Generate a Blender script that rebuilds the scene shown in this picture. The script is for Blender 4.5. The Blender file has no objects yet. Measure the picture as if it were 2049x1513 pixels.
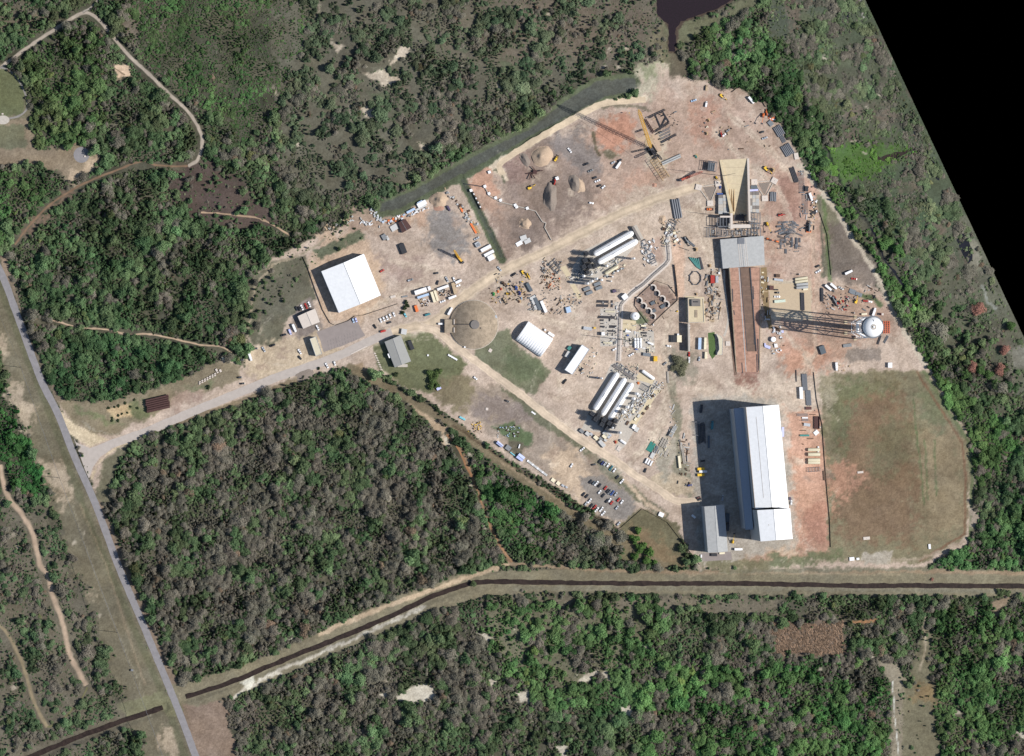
import bpy, math, random
import numpy as np
from mathutils import Vector, Matrix
R = math.radians
rnd = random.Random(7)
nrs = np.random.RandomState(11)
sc = bpy.context.scene
COL = sc.collection

# ---------------------------------------------------------------- camera, sky, sun, exposure
TILT = R(6.6)            # satellite looks slightly from the west
DIST = 6000.0
CT, ST = math.cos(TILT), math.sin(TILT)
cam = bpy.data.cameras.new('satellite_camera')
cam.sensor_width = 36.0
cam.lens = 36.0 * DIST / 1024.5
cam.clip_start = 100.0
cam.clip_end = 20000.0
camo = bpy.data.objects.new('satellite_camera', cam)
COL.objects.link(camo)
camo.location = (-DIST * ST, 0, DIST * CT)
camo.rotation_euler = (0, -TILT, 0)
sc.camera = camo

SUN_EL = R(47.0)
SUN_DIR = Vector((1.0, -0.115, 0)).normalized()      # horizontal direction towards the sun
world = bpy.data.worlds.new("World")
sc.world = world
world.use_nodes = True
wn = world.node_tree
wn.nodes.clear()
sky = wn.nodes.new('ShaderNodeTexSky')
sky.sky_type = 'NISHITA'
sky.sun_disc = False
sky.sun_elevation = SUN_EL
sky.sun_rotation = math.atan2(SUN_DIR.x, SUN_DIR.y)
sky.altitude = 0
sky.air_density = 1.0
sky.dust_density = 0.6
bg = wn.nodes.new('ShaderNodeBackground')
bg.inputs['Strength'].default_value = 0.08
wo = wn.nodes.new('ShaderNodeOutputWorld')
wn.links.new(sky.outputs[0], bg.inputs[0])
wn.links.new(bg.outputs[0], wo.inputs[0])
sun = bpy.data.lights.new('sun', 'SUN')
sun.energy = 4.1
sun.angle = R(0.53)
sun.color = (1.0, 0.955, 0.89)
suno = bpy.data.objects.new('sun', sun)
COL.objects.link(suno)
sd = Vector((SUN_DIR.x * math.cos(SUN_EL), SUN_DIR.y * math.cos(SUN_EL), math.sin(SUN_EL)))
suno.rotation_euler = sd.to_track_quat('Z', 'Y').to_euler()
suno.location = sd * 500
sc.view_settings.view_transform = 'Standard'
sc.view_settings.look = 'None'
sc.view_settings.exposure = 0.30
sc.view_settings.gamma = 1.0
sc.view_settings.use_curve_mapping = False
sc.render.engine = 'CYCLES'

# ---------------------------------------------------------------- photograph pixel <-> place
def G(px, py, h=0.0):
    """point of the place at height h (m) that the camera sees at photograph pixel (px, py)"""
    u = (px - 1024.5) * 0.5
    v = -(py - 756.5) * 0.5
    cx, cz = -DIST * ST, DIST * CT
    qx, qz = u * CT, u * ST
    t = (h - cz) / (qz - cz)
    return (cx + (qx - cx) * t, v * t, h)

def PXof(x, y, z=0.0):
    dx = x + DIST * ST
    dz = z - DIST * CT
    dep = dx * ST - dz * CT
    u = (dx * CT + dz * ST) / dep * DIST
    v = y / dep * DIST
    return u * 2 + 1024.5, -v * 2 + 756.5

REG = dict(A=(1340, 740, 3.782), B=(1340, 440, 4.203), C=(1560, 480, 5.403), D=(1350, 140, 4.727),
           E=(1090, 180, 6.303), F=(920, 250, 5.603), G=(1080, 400, 6.403), H=(1100, 560, 6.83),
           I=(1100, 680, 6.303), J=(920, 500, 6.876), K=(720, 540, 6.83), L=(590, 370, 5.403),
           M=(540, 580, 6.403), N=(180, 680, 5.69), O=(900, 740, 6.303), Q=(1100, 860, 6.026),
           P=(0, 0, 1.0))
def Z(r, x, y):
    a, b, s = REG[r]
    return (a + x / s, b + y / s)

# ---------------------------------------------------------------- colour helpers
def s2l(c):
    c = c / 255.0
    return c / 12.92 if c <= 0.04045 else ((c + 0.055) / 1.055) ** 2.4
KR, KG, KB = 1.35, 1.35, 1.35
def tone(rgb):
    """albedo of a flat sunlit surface that photographs as this sRGB colour"""
    return (min(.85, s2l(rgb[0]) / KR), min(.85, s2l(rgb[1]) / KG), min(.85, s2l(rgb[2]) / KB))

# ---------------------------------------------------------------- noise
_T = np.random.RandomState(3).rand(512, 512).astype(np.float32)
def vn(x, y, s=0):
    x = np.asarray(x, np.float64) + s * 17.3
    y = np.asarray(y, np.float64) + s * 9.1
    xi = np.floor(x).astype(np.int64); yi = np.floor(y).astype(np.int64)
    fx = x - xi; fy = y - yi
    fx = fx * fx * (3 - 2 * fx); fy = fy * fy * (3 - 2 * fy)
    a = _T[xi & 511, yi & 511]; b = _T[(xi + 1) & 511, yi & 511]
    c = _T[xi & 511, (yi + 1) & 511]; d = _T[(xi + 1) & 511, (yi + 1) & 511]
    return (a * (1 - fx) + b * fx) * (1 - fy) + (c * (1 - fx) + d * fx) * fy
def fbm(x, y, s=0, o=4):
    r = 0; a = .5; t = 0
    for i in range(o):
        r = r + a * vn(x * 2 ** i, y * 2 ** i, s + i * 5); t += a; a *= .55
    return r / t                       # 0..1, mean .5

# ---------------------------------------------------------------- materials
def mat(name, col=(.5, .5, .5), rough=.8, metal=0.0, noise=0.0, nscale=1.0, bump=0.0, objcol=False,
        vcol=False, spec=.3, stripe=None, emis=None):
    m = bpy.data.materials.new(name)
    m.use_nodes = True
    nt = m.node_tree
    b = nt.nodes['Principled BSDF']
    b.inputs['Roughness'].default_value = rough
    b.inputs['Metallic'].default_value = metal
    b.inputs['Specular IOR Level'].default_value = spec
    src = None
    if objcol:
        oi = nt.nodes.new('ShaderNodeObjectInfo'); src = oi.outputs['Color']
    elif vcol:
        at = nt.nodes.new('ShaderNodeAttribute'); at.attribute_name = 'albedo'; src = at.outputs['Color']
    else:
        rg = nt.nodes.new('ShaderNodeRGB'); rg.outputs[0].default_value = (*col, 1); src = rg.outputs[0]
    geo = nt.nodes.new('ShaderNodeNewGeometry')
    if noise > 0:
        nz = nt.nodes.new('ShaderNodeTexNoise'); nz.inputs['Scale'].default_value = nscale
        nz.inputs['Detail'].default_value = 5; nz.inputs['Roughness'].default_value = .65
        nt.links.new(geo.outputs['Position'], nz.inputs['Vector'])
        mr = nt.nodes.new('ShaderNodeMapRange')
        mr.inputs['From Min'].default_value = .3; mr.inputs['From Max'].default_value = .7
        mr.inputs['To Min'].default_value = 1 - noise; mr.inputs['To Max'].default_value = 1 + noise
        nt.links.new(nz.outputs['Fac'], mr.inputs['Value'])
        vm = nt.nodes.new('ShaderNodeVectorMath'); vm.operation = 'SCALE'
        nt.links.new(src, vm.inputs[0]); nt.links.new(mr.outputs[0], vm.inputs['Scale'])
        src = vm.outputs[0]
        if bump > 0:
            bp = nt.nodes.new('ShaderNodeBump'); bp.inputs['Strength'].default_value = bump
            bp.inputs['Distance'].default_value = .3
            nt.links.new(nz.outputs['Fac'], bp.inputs['Height'])
            nt.links.new(bp.outputs[0], b.inputs['Normal'])
    nt.links.new(src, b.inputs['Base Color'])
    return m

M = {}
M['ground'] = mat('soil_and_grass', vcol=True, rough=.95, noise=.22, nscale=.6, bump=.7, spec=.1)
M['asphalt'] = mat('worn_asphalt', tone((152, 149, 151)), .9, noise=.13, nscale=.25, spec=.15)
M['concrete_road'] = mat('road_concrete', tone((196, 186, 178)), .9, noise=.09, nscale=.25, spec=.15)
M['dirt'] = mat('packed_dirt', vcol=True, rough=.95, noise=.10, nscale=.5, bump=.3, spec=.1)
M['parking'] = mat('parking_asphalt', tone((160, 150, 146)), .9, noise=.08, nscale=.2, spec=.15)
M['stain'] = mat('dark_worn_marks', tone((134, 128, 126)), .9, noise=.2, nscale=.8)
M['water'] = mat('brown_ditch_water', (.030, .020, .016), .3, noise=.5, nscale=.3, spec=.3)
M['pond'] = mat('dark_pond_water', (.012, .013, .019), .25, noise=.3, nscale=.1, spec=.3)
M['purple'] = mat('purple_pond_weed', (.010, .004, .009), .8, noise=.8, nscale=.8)
M['white_roof'] = mat('white_metal_roof', (.78, .79, .80), .45, noise=.06, nscale=.35, spec=.4)
M['fabric'] = mat('white_tent_fabric', (.82, .82, .83), .7, noise=.02, nscale=.5)
M['grey_roof'] = mat('grey_metal_roof', tone((168, 168, 164)), .55, noise=.05, nscale=.5)
M['pale_roof'] = mat('pale_flat_roof', tone((190, 191, 190)), .7, noise=.1, nscale=.35)
M['blue_roof'] = mat('blue_grey_roof', tone((196, 204, 216)), .6, noise=.05, nscale=.5)
M['wall'] = mat('grey_cladding', (.36, .39, .43), .6, noise=.04, nscale=.5)
M['cream'] = mat('cream_roof', tone((226, 216, 190)), .7, noise=.07, nscale=.5)
M['paint'] = mat('vehicle_paint', objcol=True, rough=.28, spec=.5)
M['flat_paint'] = mat('painted_steel', objcol=True, rough=.6, noise=.12, nscale=1.2, spec=.3)
M['glass'] = mat('dark_window_glass', (.02, .025, .03), .08, spec=.6)
M['tyre'] = mat('black_rubber', (.02, .02, .02), .9)
M['steel'] = mat('grey_steel', (.16, .17, .19), .5, metal=.3, noise=.1, nscale=1.)
M['dark_steel'] = mat('dark_steel', (.055, .055, .065), .6, noise=.15, nscale=1.)
M['rust'] = mat('rusty_brown_steel', (.075, .038, .035), .8, noise=.25, nscale=1.)
M['concrete'] = mat('pale_concrete', tone((203, 195, 184)), .9, noise=.10, nscale=.4)
M['cream_concrete'] = mat('cream_concrete', tone((222, 206, 174)), .9, noise=.10, nscale=.3)
M['white_concrete'] = mat('white_concrete', tone((228, 216, 205)), .9, noise=.05, nscale=.6)
M['old_concrete'] = mat('weathered_concrete', tone((172, 156, 136)), .95, noise=.30, nscale=.22, bump=.4)
M['grey_concrete'] = mat('grey_concrete', tone((138, 132, 128)), .95, noise=.12, nscale=.3)
M['tank'] = mat('white_tank_paint', (.85, .85, .85), .35, spec=.5)
M['tank_cream'] = mat('cream_tank_paint', tone((235, 225, 195)), .4, spec=.4)
M['bark'] = mat('bark', (.07, .055, .045), .95)
M['timber'] = mat('timber_mat', tone((205, 175, 135)), .9, noise=.2, nscale=1.)
M['gravel'] = mat('gravel_pile', tone((150, 138, 128)), .95, noise=.2, nscale=1.2, bump=.5)
M['sand'] = mat('sand_pile', tone((205, 180, 155)), .95, noise=.12, nscale=.8, bump=.5)
M['red_soil'] = mat('red_soil', tone((190, 150, 130)), .95, noise=.28, nscale=.3, bump=.4)
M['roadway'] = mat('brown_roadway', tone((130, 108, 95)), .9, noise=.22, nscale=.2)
M['olive'] = mat('olive_bank', tone((150, 130, 98)), .95, noise=.15, nscale=.5)
M['fence'] = mat('dark_fence_mesh', (.06, .052, .048), .9)

def leafmat(name):
    m = bpy.data.materials.new(name); m.use_nodes = True
    nt = m.node_tree; nt.nodes.clear()
    at = nt.nodes.new('ShaderNodeAttribute'); at.attribute_type = 'INSTANCER'; at.attribute_name = 'tint'
    geo = nt.nodes.new('ShaderNodeNewGeometry')
    nz = nt.nodes.new('ShaderNodeTexNoise'); nz.inputs['Scale'].default_value = .9; nz.inputs['Detail'].default_value = 2
    nt.links.new(geo.outputs['Position'], nz.inputs['Vector'])
    mr = nt.nodes.new('ShaderNodeMapRange')
    mr.inputs['From Min'].default_value = .3; mr.inputs['From Max'].default_value = .7
    mr.inputs['To Min'].default_value = .7; mr.inputs['To Max'].default_value = 1.32
    nt.links.new(nz.outputs['Fac'], mr.inputs['Value'])
    vm = nt.nodes.new('ShaderNodeVectorMath'); vm.operation = 'SCALE'
    nt.links.new(at.outputs['Color'], vm.inputs[0]); nt.links.new(mr.outputs[0], vm.inputs['Scale'])
    d = nt.nodes.new('ShaderNodeBsdfDiffuse')
    nt.links.new(vm.outputs[0], d.inputs['Color'])
    tl = nt.nodes.new('ShaderNodeBsdfTranslucent'); nt.links.new(vm.outputs[0], tl.inputs['Color'])
    mx = nt.nodes.new('ShaderNodeMixShader'); mx.inputs[0].default_value = .35
    nt.links.new(d.outputs[0], mx.inputs[1]); nt.links.new(tl.outputs[0], mx.inputs[2])
    o = nt.nodes.new('ShaderNodeOutputMaterial')
    nt.links.new(mx.outputs[0], o.inputs['Surface'])
    return m
M['leaf'] = leafmat('foliage')

# ---------------------------------------------------------------- mesh builder
class MB:
    def __init__(s): s.v = []; s.f = []
    def poly(s, pts):
        i = len(s.v); s.v += [tuple(p) for p in pts]; s.f.append(tuple(range(i, i + len(pts)))); return s
    def prism(s, pts, z0, z1):
        """extrude an xy outline (counter clockwise) from z0 to z1"""
        n = len(pts); i = len(s.v)
        s.v += [(p[0], p[1], z0) for p in pts] + [(p[0], p[1], z1) for p in pts]
        s.f.append(tuple(range(i + n - 1, i - 1, -1))); s.f.append(tuple(range(i + n, i + 2 * n)))
        for k in range(n): s.f.append((i + k, i + (k + 1) % n, i + n + (k + 1) % n, i + n + k))
        return s
    def box(s, cx, cy, z0, lx, ly, lz, taper=0.0):
        a, b = lx / 2, ly / 2; t = taper; i = len(s.v)
        s.v += [(cx - a, cy - b, z0), (cx + a, cy - b, z0), (cx + a, cy + b, z0), (cx - a, cy + b, z0),
                (cx - a + t, cy - b + t, z0 + lz), (cx + a - t, cy - b + t, z0 + lz), (cx + a - t, cy + b - t, z0 + lz), (cx - a + t, cy + b - t, z0 + lz)]
        for q in ((3, 2, 1, 0), (4, 5, 6, 7), (0, 1, 5, 4), (1, 2, 6, 5), (2, 3, 7, 6), (3, 0, 4, 7)):
            s.f.append(tuple(i + k for k in q))
        return s
    def tube(s, p, q, r, n=8, r2=None, caps=True):
        p = Vector(p); q = Vector(q); d = (q - p).normalized()
        a = d.orthogonal().normalized(); b = d.cross(a); i = len(s.v); r2 = r if r2 is None else r2
        for c, rr in ((p, r), (q, r2)):
            for k in range(n):
                t = 2 * math.pi * k / n; s.v.append(tuple(c + a * math.cos(t) * rr + b * math.sin(t) * rr))
        for k in range(n): s.f.append((i + k, i + (k + 1) % n, i + n + (k + 1) % n, i + n + k))
        if caps: s.f.append(tuple(range(i + n - 1, i - 1, -1))); s.f.append(tuple(range(i + n, i + 2 * n)))
        return s
    def bar(s, p, q, w, h=None):
        """square bar between two points"""
        return s.tube(p, q, w * .7071, 4)
    def lathe(s, prof, n=24, cx=0, cy=0, cz=0, axis='z'):
        i = len(s.v); m = len(prof)
        for r, z in prof:
            for k in range(n):
                t = 2 * math.pi * k / n
                if axis == 'z': s.v.append((cx + r * math.cos(t), cy + r * math.sin(t), cz + z))
                else: s.v.append((cx + z, cy + r * math.cos(t), cz + r * math.sin(t)))
        for j in range(m - 1):
            for k in range(n):
                s.f.append((i + j * n + k, i + j * n + (k + 1) % n, i + (j + 1) * n + (k + 1) % n, i + (j + 1) * n + k))
        s.f.append(tuple(range(i + n - 1, i - 1, -1))); s.f.append(tuple(range(i + (m - 1) * n, i + m * n)))
        return s
    def mesh(s, name, m, smooth=False):
        me = bpy.data.meshes.new(name); me.from_pydata(s.v, [], s.f)
        if m is not None: me.materials.append(m)
        if smooth: me.polygons.foreach_set('use_smooth', [True] * len(me.polygons))
        me.update(); return me

def obj(name, mb, m, parent=None, smooth=False, loc=None):
    me = mb.mesh(name, m, smooth) if isinstance(mb, MB) else mb
    o = bpy.data.objects.new(name, me); COL.objects.link(o)
    if parent is not None:
        o.parent = parent; KIDS.setdefault(parent.name, []).append(o)
    if loc is not None: o.location = loc
    return o
def root(name, loc=(0, 0, 0), rz=0.0):
    o = bpy.data.objects.new(name, None); COL.objects.link(o)
    o.empty_display_size = 2; o.location = loc; o.rotation_euler = (0, 0, rz); return o
def tag(o, label, cat, group=None):
    o['label'] = label; o['category'] = cat
    if group: o['group'] = group
    return o
def struct(o): o['kind'] = 'structure'; return o
def stuff(o, label=None, cat=None):
    o['kind'] = 'stuff'
    if label: o['label'] = label
    if cat: o['category'] = cat
    return o
KIDS = {}
PROTO = {}
def paint(o, col):
    o.color = (*col, 1)
    for ch in KIDS.get(o.name, ()): paint(ch, col)
def ctree(o, parent=None):
    c = o.copy(); COL.objects.link(c); c.parent = parent
    if parent is not None: KIDS.setdefault(parent.name, []).append(c)
    for ch in KIDS.get(o.name, ()): ctree(ch, c)
    return c
def place(key, builder, p, ang, label, cat, group=None, col=None, z=0.0, scale=None):
    """first use builds the thing, later uses copy it and its parts"""
    if key in PROTO: r = ctree(PROTO[key])
    else: r = builder(); PROTO[key] = r
    g = G(p[0], p[1], z)
    r.location = g; r.rotation_euler = (0, 0, R(ang))
    r.scale = scale if scale is not None else (1, 1, 1)
    tag(r, label, cat, group)
    if group is None and 'group' in r: del r['group']
    if col is not None: paint(r, col)
    return r

# ================================================================= GROUND
# every patch: outline in photograph pixels, surface colour, edge softness, edge raggedness, tree cover left on it
PATCH = []
def patch(pts, col, soft=4, warp=5, tree=0.0, var=1.0, a=1.0):
    if soft >= 6: soft, warp, a = soft * 1.9, warp * 1.9, a * (.9 if a <= 1 and tree == 0 else 1)
    PATCH.append(('p', np.array(pts, float), col, soft, warp, tree, var, a))
def stroke(pts, w, col, soft=2, warp=2, tree=0.0, var=1.0, a=1.0):
    PATCH.append(('s', np.array(pts, float), col, soft, warp, tree, var, a, w))

def sdf_poly(px, py, P):
    d = np.full(px.shape, 1e18); ins = np.zeros(px.shape, bool); n = len(P)
    for i in range(n):
        ax, ay = P[i]; bx, by = P[(i + 1) % n]; ex, ey = bx - ax, by - ay
        wx = px - ax; wy = py - ay
        t = np.clip((wx * ex + wy * ey) / (ex * ex + ey * ey + 1e-9), 0, 1)
        d = np.minimum(d, (wx - ex * t) ** 2 + (wy - ey * t) ** 2)
        c = ((ay <= py) & (by > py)) | ((by <= py) & (ay > py))
        with np.errstate(divide='ignore', invalid='ignore'):
            xi = ax + (py - ay) * ex / (ey if abs(ey) > 1e-9 else 1e-9)
        ins ^= c & (px < xi)
    d = np.sqrt(d); return np.where(ins, -d, d)
def sdf_line(px, py, P):
    d = np.full(px.shape, 1e18)
    for i in range(len(P) - 1):
        ax, ay = P[i]; ex, ey = P[i + 1][0] - ax, P[i + 1][1] - ay
        wx = px - ax; wy = py - ay
        t = np.clip((wx * ex + wy * ey) / (ex * ex + ey * ey + 1e-9), 0, 1)
        d = np.minimum(d, (wx - ex * t) ** 2 + (wy - ey * t) ** 2)
    return np.sqrt(d)

# --- woodland floor, scrub, marsh ---
SCR = (112, 97, 84)
patch([(560,-90),(1320,-90),(1335,110),(1180,150),(1000,240),(760,390),(600,400),(560,250)], (106,100,82), 20, 20, .8)
patch([(900,-90),(1320,-90),(1330,120),(1150,130),(1000,130),(880,110)], (112,102,84), 16, 16, .5)
patch([(1020,0),(1300,20),(1290,110),(1130,110),(1050,120)], (118,104,88), 12, 12, .4)
patch([(-90,0),(140,30),(60,60),(-90,130)], (112,100,82), 12, 12, .6)
patch([(-90,120),(0,130),(50,170),(60,230),(40,260),(-90,260)], (120,110,84), 5, 6, 0)
patch([(-90,150),(20,140),(52,180),(50,225),(0,240),(-90,240)], (104,106,70), 5, 6, 0)
patch([(-90,250),(60,240),(70,300),(170,290),(205,310),(150,365),(130,350),(80,330),(-90,330)], (148,128,104), 5, 8, 0)
patch([(-90,250),(50,250),(55,295),(-90,300)], (116,112,84), 5, 6, 0)
patch([(130,355),(205,300),(200,330),(150,368)], (196,168,138), 6, 6, 0)
patch([(200,30),(290,10),(290,80),(260,90)], (118,104,88), 10, 10, .6)
patch([(340,340),(430,320),(520,400),(560,450),(480,460),(380,430),(330,380)], (92,76,68), 8, 10, .12)
patch([(40,470),(140,370),(150,380),(60,480)], (120,98,80), 6, 8, .1)
patch([(228,130),(262,128),(262,155),(235,158)], (214,180,148), 4, 5, 0)
for q in ([(725,148),(770,142),(808,160),(770,172)],[(722,218),(752,212),(750,236),(728,236)],[(800,95),(822,92),(815,112),(790,125),(770,140)],
          [(740,256),(754,254),(752,262)],[(585,285),(600,284),(598,294)],[(545,170),(556,190),(550,195)],[(665,85),(690,90),(672,112)],
          [(830,285),(850,290),(840,300)],[(990,170),(1004,172),(1000,186)],[(940,215),(962,210),(950,228)],[(900,262),(925,248),(915,262)]):
    patch(q, (204,184,160), 4, 5, 0, a=.95)
stroke([(640,0),(635,30),(628,45)], 3, (178,160,140), 3, 4, .1, a=.7)
stroke([(690,145),(695,190),(700,225),(706,250)], 3, (165,150,130), 3, 4, .1, a=.7)
stroke([(760,380),(830,360),(880,330),(930,300)], 3, (160,142,120), 3, 6, .1, a=.7)
# marsh, right
patch([(1530,-90),(1900,-90),(2200,700),(2200,820),(1990,800),(1850,620),(1790,420),(1620,330),(1560,230),(1540,150),(1560,60)], (86,94,70), 14, 12, .8)
patch([(1536,-60),(1700,-60),(1690,60),(1600,110),(1540,90)], (88,94,76), 14, 10, .5)
patch([(1560,85),(1700,70),(1760,180),(1700,220),(1600,190)], (96,100,76), 14, 14, .9)
patch([(1660,150),(1740,110),(1800,220),(1800,330),(1740,310),(1690,260)], (94,94,74), 10, 12, .6)
patch([(1610,190),(1650,190),(1650,290),(1700,400),(1750,420),(1790,470),(1800,560),(1860,640),(1900,760)], (96,94,74), 12, 12, .8)
patch([(1650,295),(1740,285),(1830,290),(1834,300),(1770,330),(1745,358),(1690,362),(1660,340)], (84,114,52), 16, 20, .3)
patch([(1700,400),(1790,390),(1905,430),(1900,520),(1850,560),(1760,520)], (80,98,68), 16, 16, .85)
patch([(1840,520),(1900,480),(1960,640),(2049,820),(2200,900),(1990,830),(1940,720),(1850,640)], (100,98,78), 14, 12, .7)
patch([(1890,430),(1960,420),(2100,680),(2200,900),(2049,800),(1975,640)], (106,104,84), 10, 10, .3)
_rm = random.Random(5)
for k in range(90):
    if k < 60: t = _rm.random(); y = -20 + t * 720; x = 1545 + y * .35 + _rm.random() * 230
    else: x = _rm.uniform(600, 1310); y = _rm.uniform(0, 240)
    if 1650 < x < 1840 and 285 < y < 365: continue
    w = _rm.uniform(8, 30); h = _rm.uniform(6, 20); q = k % 5
    patch([(x - w, y - h * .6), (x + w * .4, y - h), (x + w, y + h * .5), (x - w * .3, y + h)], ((84,96,68), (104,90,78), (98,102,76), (88,92,72), (118,104,88))[q], 8, 9, (1.0, .4, .8, 1.0, .12)[q])
patch([(1935,470),(1960,500),(1962,545),(1945,540)], (160,150,130), 6, 6, .0, a=.7)
patch([(2020,700),(2060,690),(2060,740),(2030,730)], (150,142,128), 6, 6, .0, a=.7)
stroke([(1965,575),(1975,600),(1990,620)], 6, (158,158,150), 4, 5, 0, a=.7)
stroke([(1722,0),(1728,35)], 3, (175,165,155), 1, 1, 0)
patch([(1450,60),(1560,70),(1590,150),(1650,250),(1668,330),(1725,415),(1775,495),(1835,590),(1885,700),(1965,840),(1960,890),(1870,750),(1800,640),(1722,500),(1620,345),(1530,212),(1480,178),(1400,140)], (84,88,66), 6, 9, 1.0)
patch([(1665,400),(1700,395),(1760,470),(1810,560),(1850,600),(1830,610),(1780,545),(1730,480),(1690,430)], (96,92,74), 4, 6, .75)
stroke([(1640,270),(1672,330),(1700,400),(1742,455),(1768,515),(1800,560),(1822,600)], 5, (34,36,34), 3, 6, .1, a=.8)
# edge of the wood, north of the site
patch([(1320,0),(1360,0),(1370,40),(1440,30),(1540,-30),(1560,-10),(1400,60),(1360,100),(1345,150),(1325,150)], (118,116,84), 6, 6, 0)
patch([(1312,-60),(1314,34),(1330,46),(1336,60),(1336,105),(1356,108),(1358,60),(1370,44),(1400,34),(1440,18),(1490,-10),(1530,-60)], (88,72,60), 2, 3, 0)
patch([(1300,60),(1330,50),(1335,150),(1310,110)], (124,114,88), 6, 6, .1)
# --- left roadside ---
patch([(-90,380),(0,545),(48,660),(84,760),(119,831),(152,916),(192,1006),(239,1133),(274,1216),(317,1319),(362,1429),(430,1600),(330,1600),(250,1420),(190,1250),(140,1110),(112,1040),(90,970),(45,840),(20,760),(-90,560)], (124,112,88), 6, 8, 0)
for q in ([(0,760),(45,770),(40,820),(15,800)],[(40,800),(70,815),(58,870),(30,840)],[(80,920),(130,925),(150,1000),(100,980)],[(110,990),(135,1000),(125,1025)],[(0,660),(20,700),(10,720),(-10,690)],
          [(170,1180),(190,1185),(188,1200)],[(320,1460),(345,1455),(365,1513),(320,1513)]):
    patch(q, (192,168,142), 7, 8, 0, a=.9)
stroke([(-20,520),(60,730),(120,880),(180,1050),(265,1250),(330,1400),(375,1530)], 14, (104,100,72), 5, 3, 0, a=.8)
stroke([(160,1010),(215,1140),(260,1280),(290,1370)], 3, (158,136,110), 3, 2, 0, a=.7)
stroke([(145,1010),(200,1180),(275,1360),(305,1440)], 2, (160,148,124), 2, 2, 0, a=.6)
patch([(15,560),(30,560),(60,690),(95,760),(130,800),(190,810),(150,830),(110,800),(80,720),(40,620)], (130,112,92), 4, 4, 0)
patch([(0,510),(12,500),(30,560),(10,570)], (150,126,104), 4, 4, 0)
stroke([(195,1010),(235,1110),(290,1240),(345,1370),(420,1540)], 22, (136,114,94), 5, 4, 0)
patch([(370,1400),(440,1390),(470,1480),(480,1560),(390,1560)], (142,118,100), 5, 7, 0)
# canal strip, along the bottom
patch([(340,1372),(480,1335),(640,1265),(800,1190),(930,1145),(1100,1140),(1400,1140),(2200,1138),(2200,1196),(1400,1190),(1130,1185),(960,1196),(830,1240),(640,1320),(480,1392),(400,1412),(350,1410)], (134,122,96), 4, 4, 0)
stroke([(1020,1128),(1180,1140),(1400,1146),(1800,1143),(2200,1150)], 7, (158,132,104), 3, 3, 0)
stroke([(1380,1152),(1430,1146),(1800,1150)], 3, (172,150,120), 3, 3, 0, a=.8)
stroke([(640,1268),(780,1210),(880,1175),(950,1150),(1015,1130)], 9, (196,168,136), 3, 3, 0)
stroke([(560,1282),(590,1278)], 3, (200,190,170), 2, 3, 0)
stroke([(470,1395),(520,1360),(600,1325),(700,1282),(790,1240),(850,1215)], 7, (205,192,172), 4, 5, 0)
stroke([(1030,1178),(1400,1176),(1800,1180),(2049,1184)], 8, (138,128,104), 4, 4, 0)
patch([(480,1365),(510,1350),(500,1385)], (222,212,190), 4, 5, 0)
patch([(1440,1140),(1700,1128),(1850,1128),(1860,1142),(1440,1148)], (132,122,98), 4, 4, 0)
stroke([(0,1513),(80,1480),(190,1440),(320,1400),(350,1420)], 30, (124,118,86), 5, 4, 0)
# woods at left bottom: scrub
patch([(-90,980),(60,990),(110,1050),(150,1150),(240,1400),(250,1470),(120,1560),(-90,1560)], (112,102,84), 12, 12, .68)
# southern wood, openings
patch([(980,1220),(1300,1210),(1290,1330),(1180,1360),(1130,1380),(1060,1340),(980,1330)], (118,112,86), 14, 14, .6)
patch([(1020,1190),(1560,1200),(1560,1230),(1450,1225),(1020,1205)], (124,112,92), 6, 8, .15)
for q in ([(792,1396),(826,1372),(870,1370),(876,1402),(800,1406)],[(755,1390),(775,1385),(776,1402)],[(1034,1382),(1062,1380),(1058,1405),(1036,1408)],
          [(1090,1435),(1112,1440),(1125,1462)],[(1110,1495),(1138,1490),(1130,1520)],[(1240,1415),(1270,1410),(1262,1452)],[(662,1355),(674,1350),(664,1366)],
          [(885,1425),(896,1428),(890,1436)],[(978,1362),(996,1360),(984,1378)],[(950,1262),(990,1275),(975,1284)],[(1030,1350),(1036,1340),(1030,1330)],
          [(1150,1360),(1180,1345),(1214,1342),(1235,1370),(1228,1372),(1205,1350),(1165,1366)],[(1280,1290),(1310,1290),(1290,1300)],[(545,1170),(556,1172),(548,1190)],
          [(768,995),(792,988),(780,1005)],[(885,868),(900,880),(895,900),(880,880)],[(1720,1316),(1752,1312),(1750,1322)],[(2030,1460),(2060,1470),(2055,1490)]):
    patch(q, (206,192,172), 4, 6, 0, a=.95)
patch([(1820,1360),(1830,1330),(1850,1250),(1862,1270),(1860,1340),(1880,1370),(1880,1560),(1790,1560),(1790,1370)], (126,116,88), 6, 7, .03)
patch([(1826,1370),(1870,1380),(1872,1410),(1830,1400)], (142,118,82), 10, 8, .03)
patch([(1756,1320),(1800,1330),(1810,1360),(1800,1560),(1780,1560),(1785,1370)], (146,132,110), 5, 6, .05)
stroke([(1786,1364),(1790,1430),(1800,1530)], 2, (214,208,194), 1, 1, 0)
stroke([(1840,1340),(1852,1300),(1848,1250),(1862,1210)], 4, (168,150,124), 3, 3, 0)
patch([(1990,1200),(2020,1195),(1990,1250)], (150,126,100), 5, 6, 0)
patch([(2020,1290),(2030,1300),(2010,1310)], (150,136,120), 5, 6, 0)
patch([(1545,1245),(1685,1240),(1692,1300),(1680,1314),(1545,1310)], (128,106,90), 8, 10, .0)
stroke([(1710,1242),(1755,1244)], 6, (168,118,78), 3, 4, 0)
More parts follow.
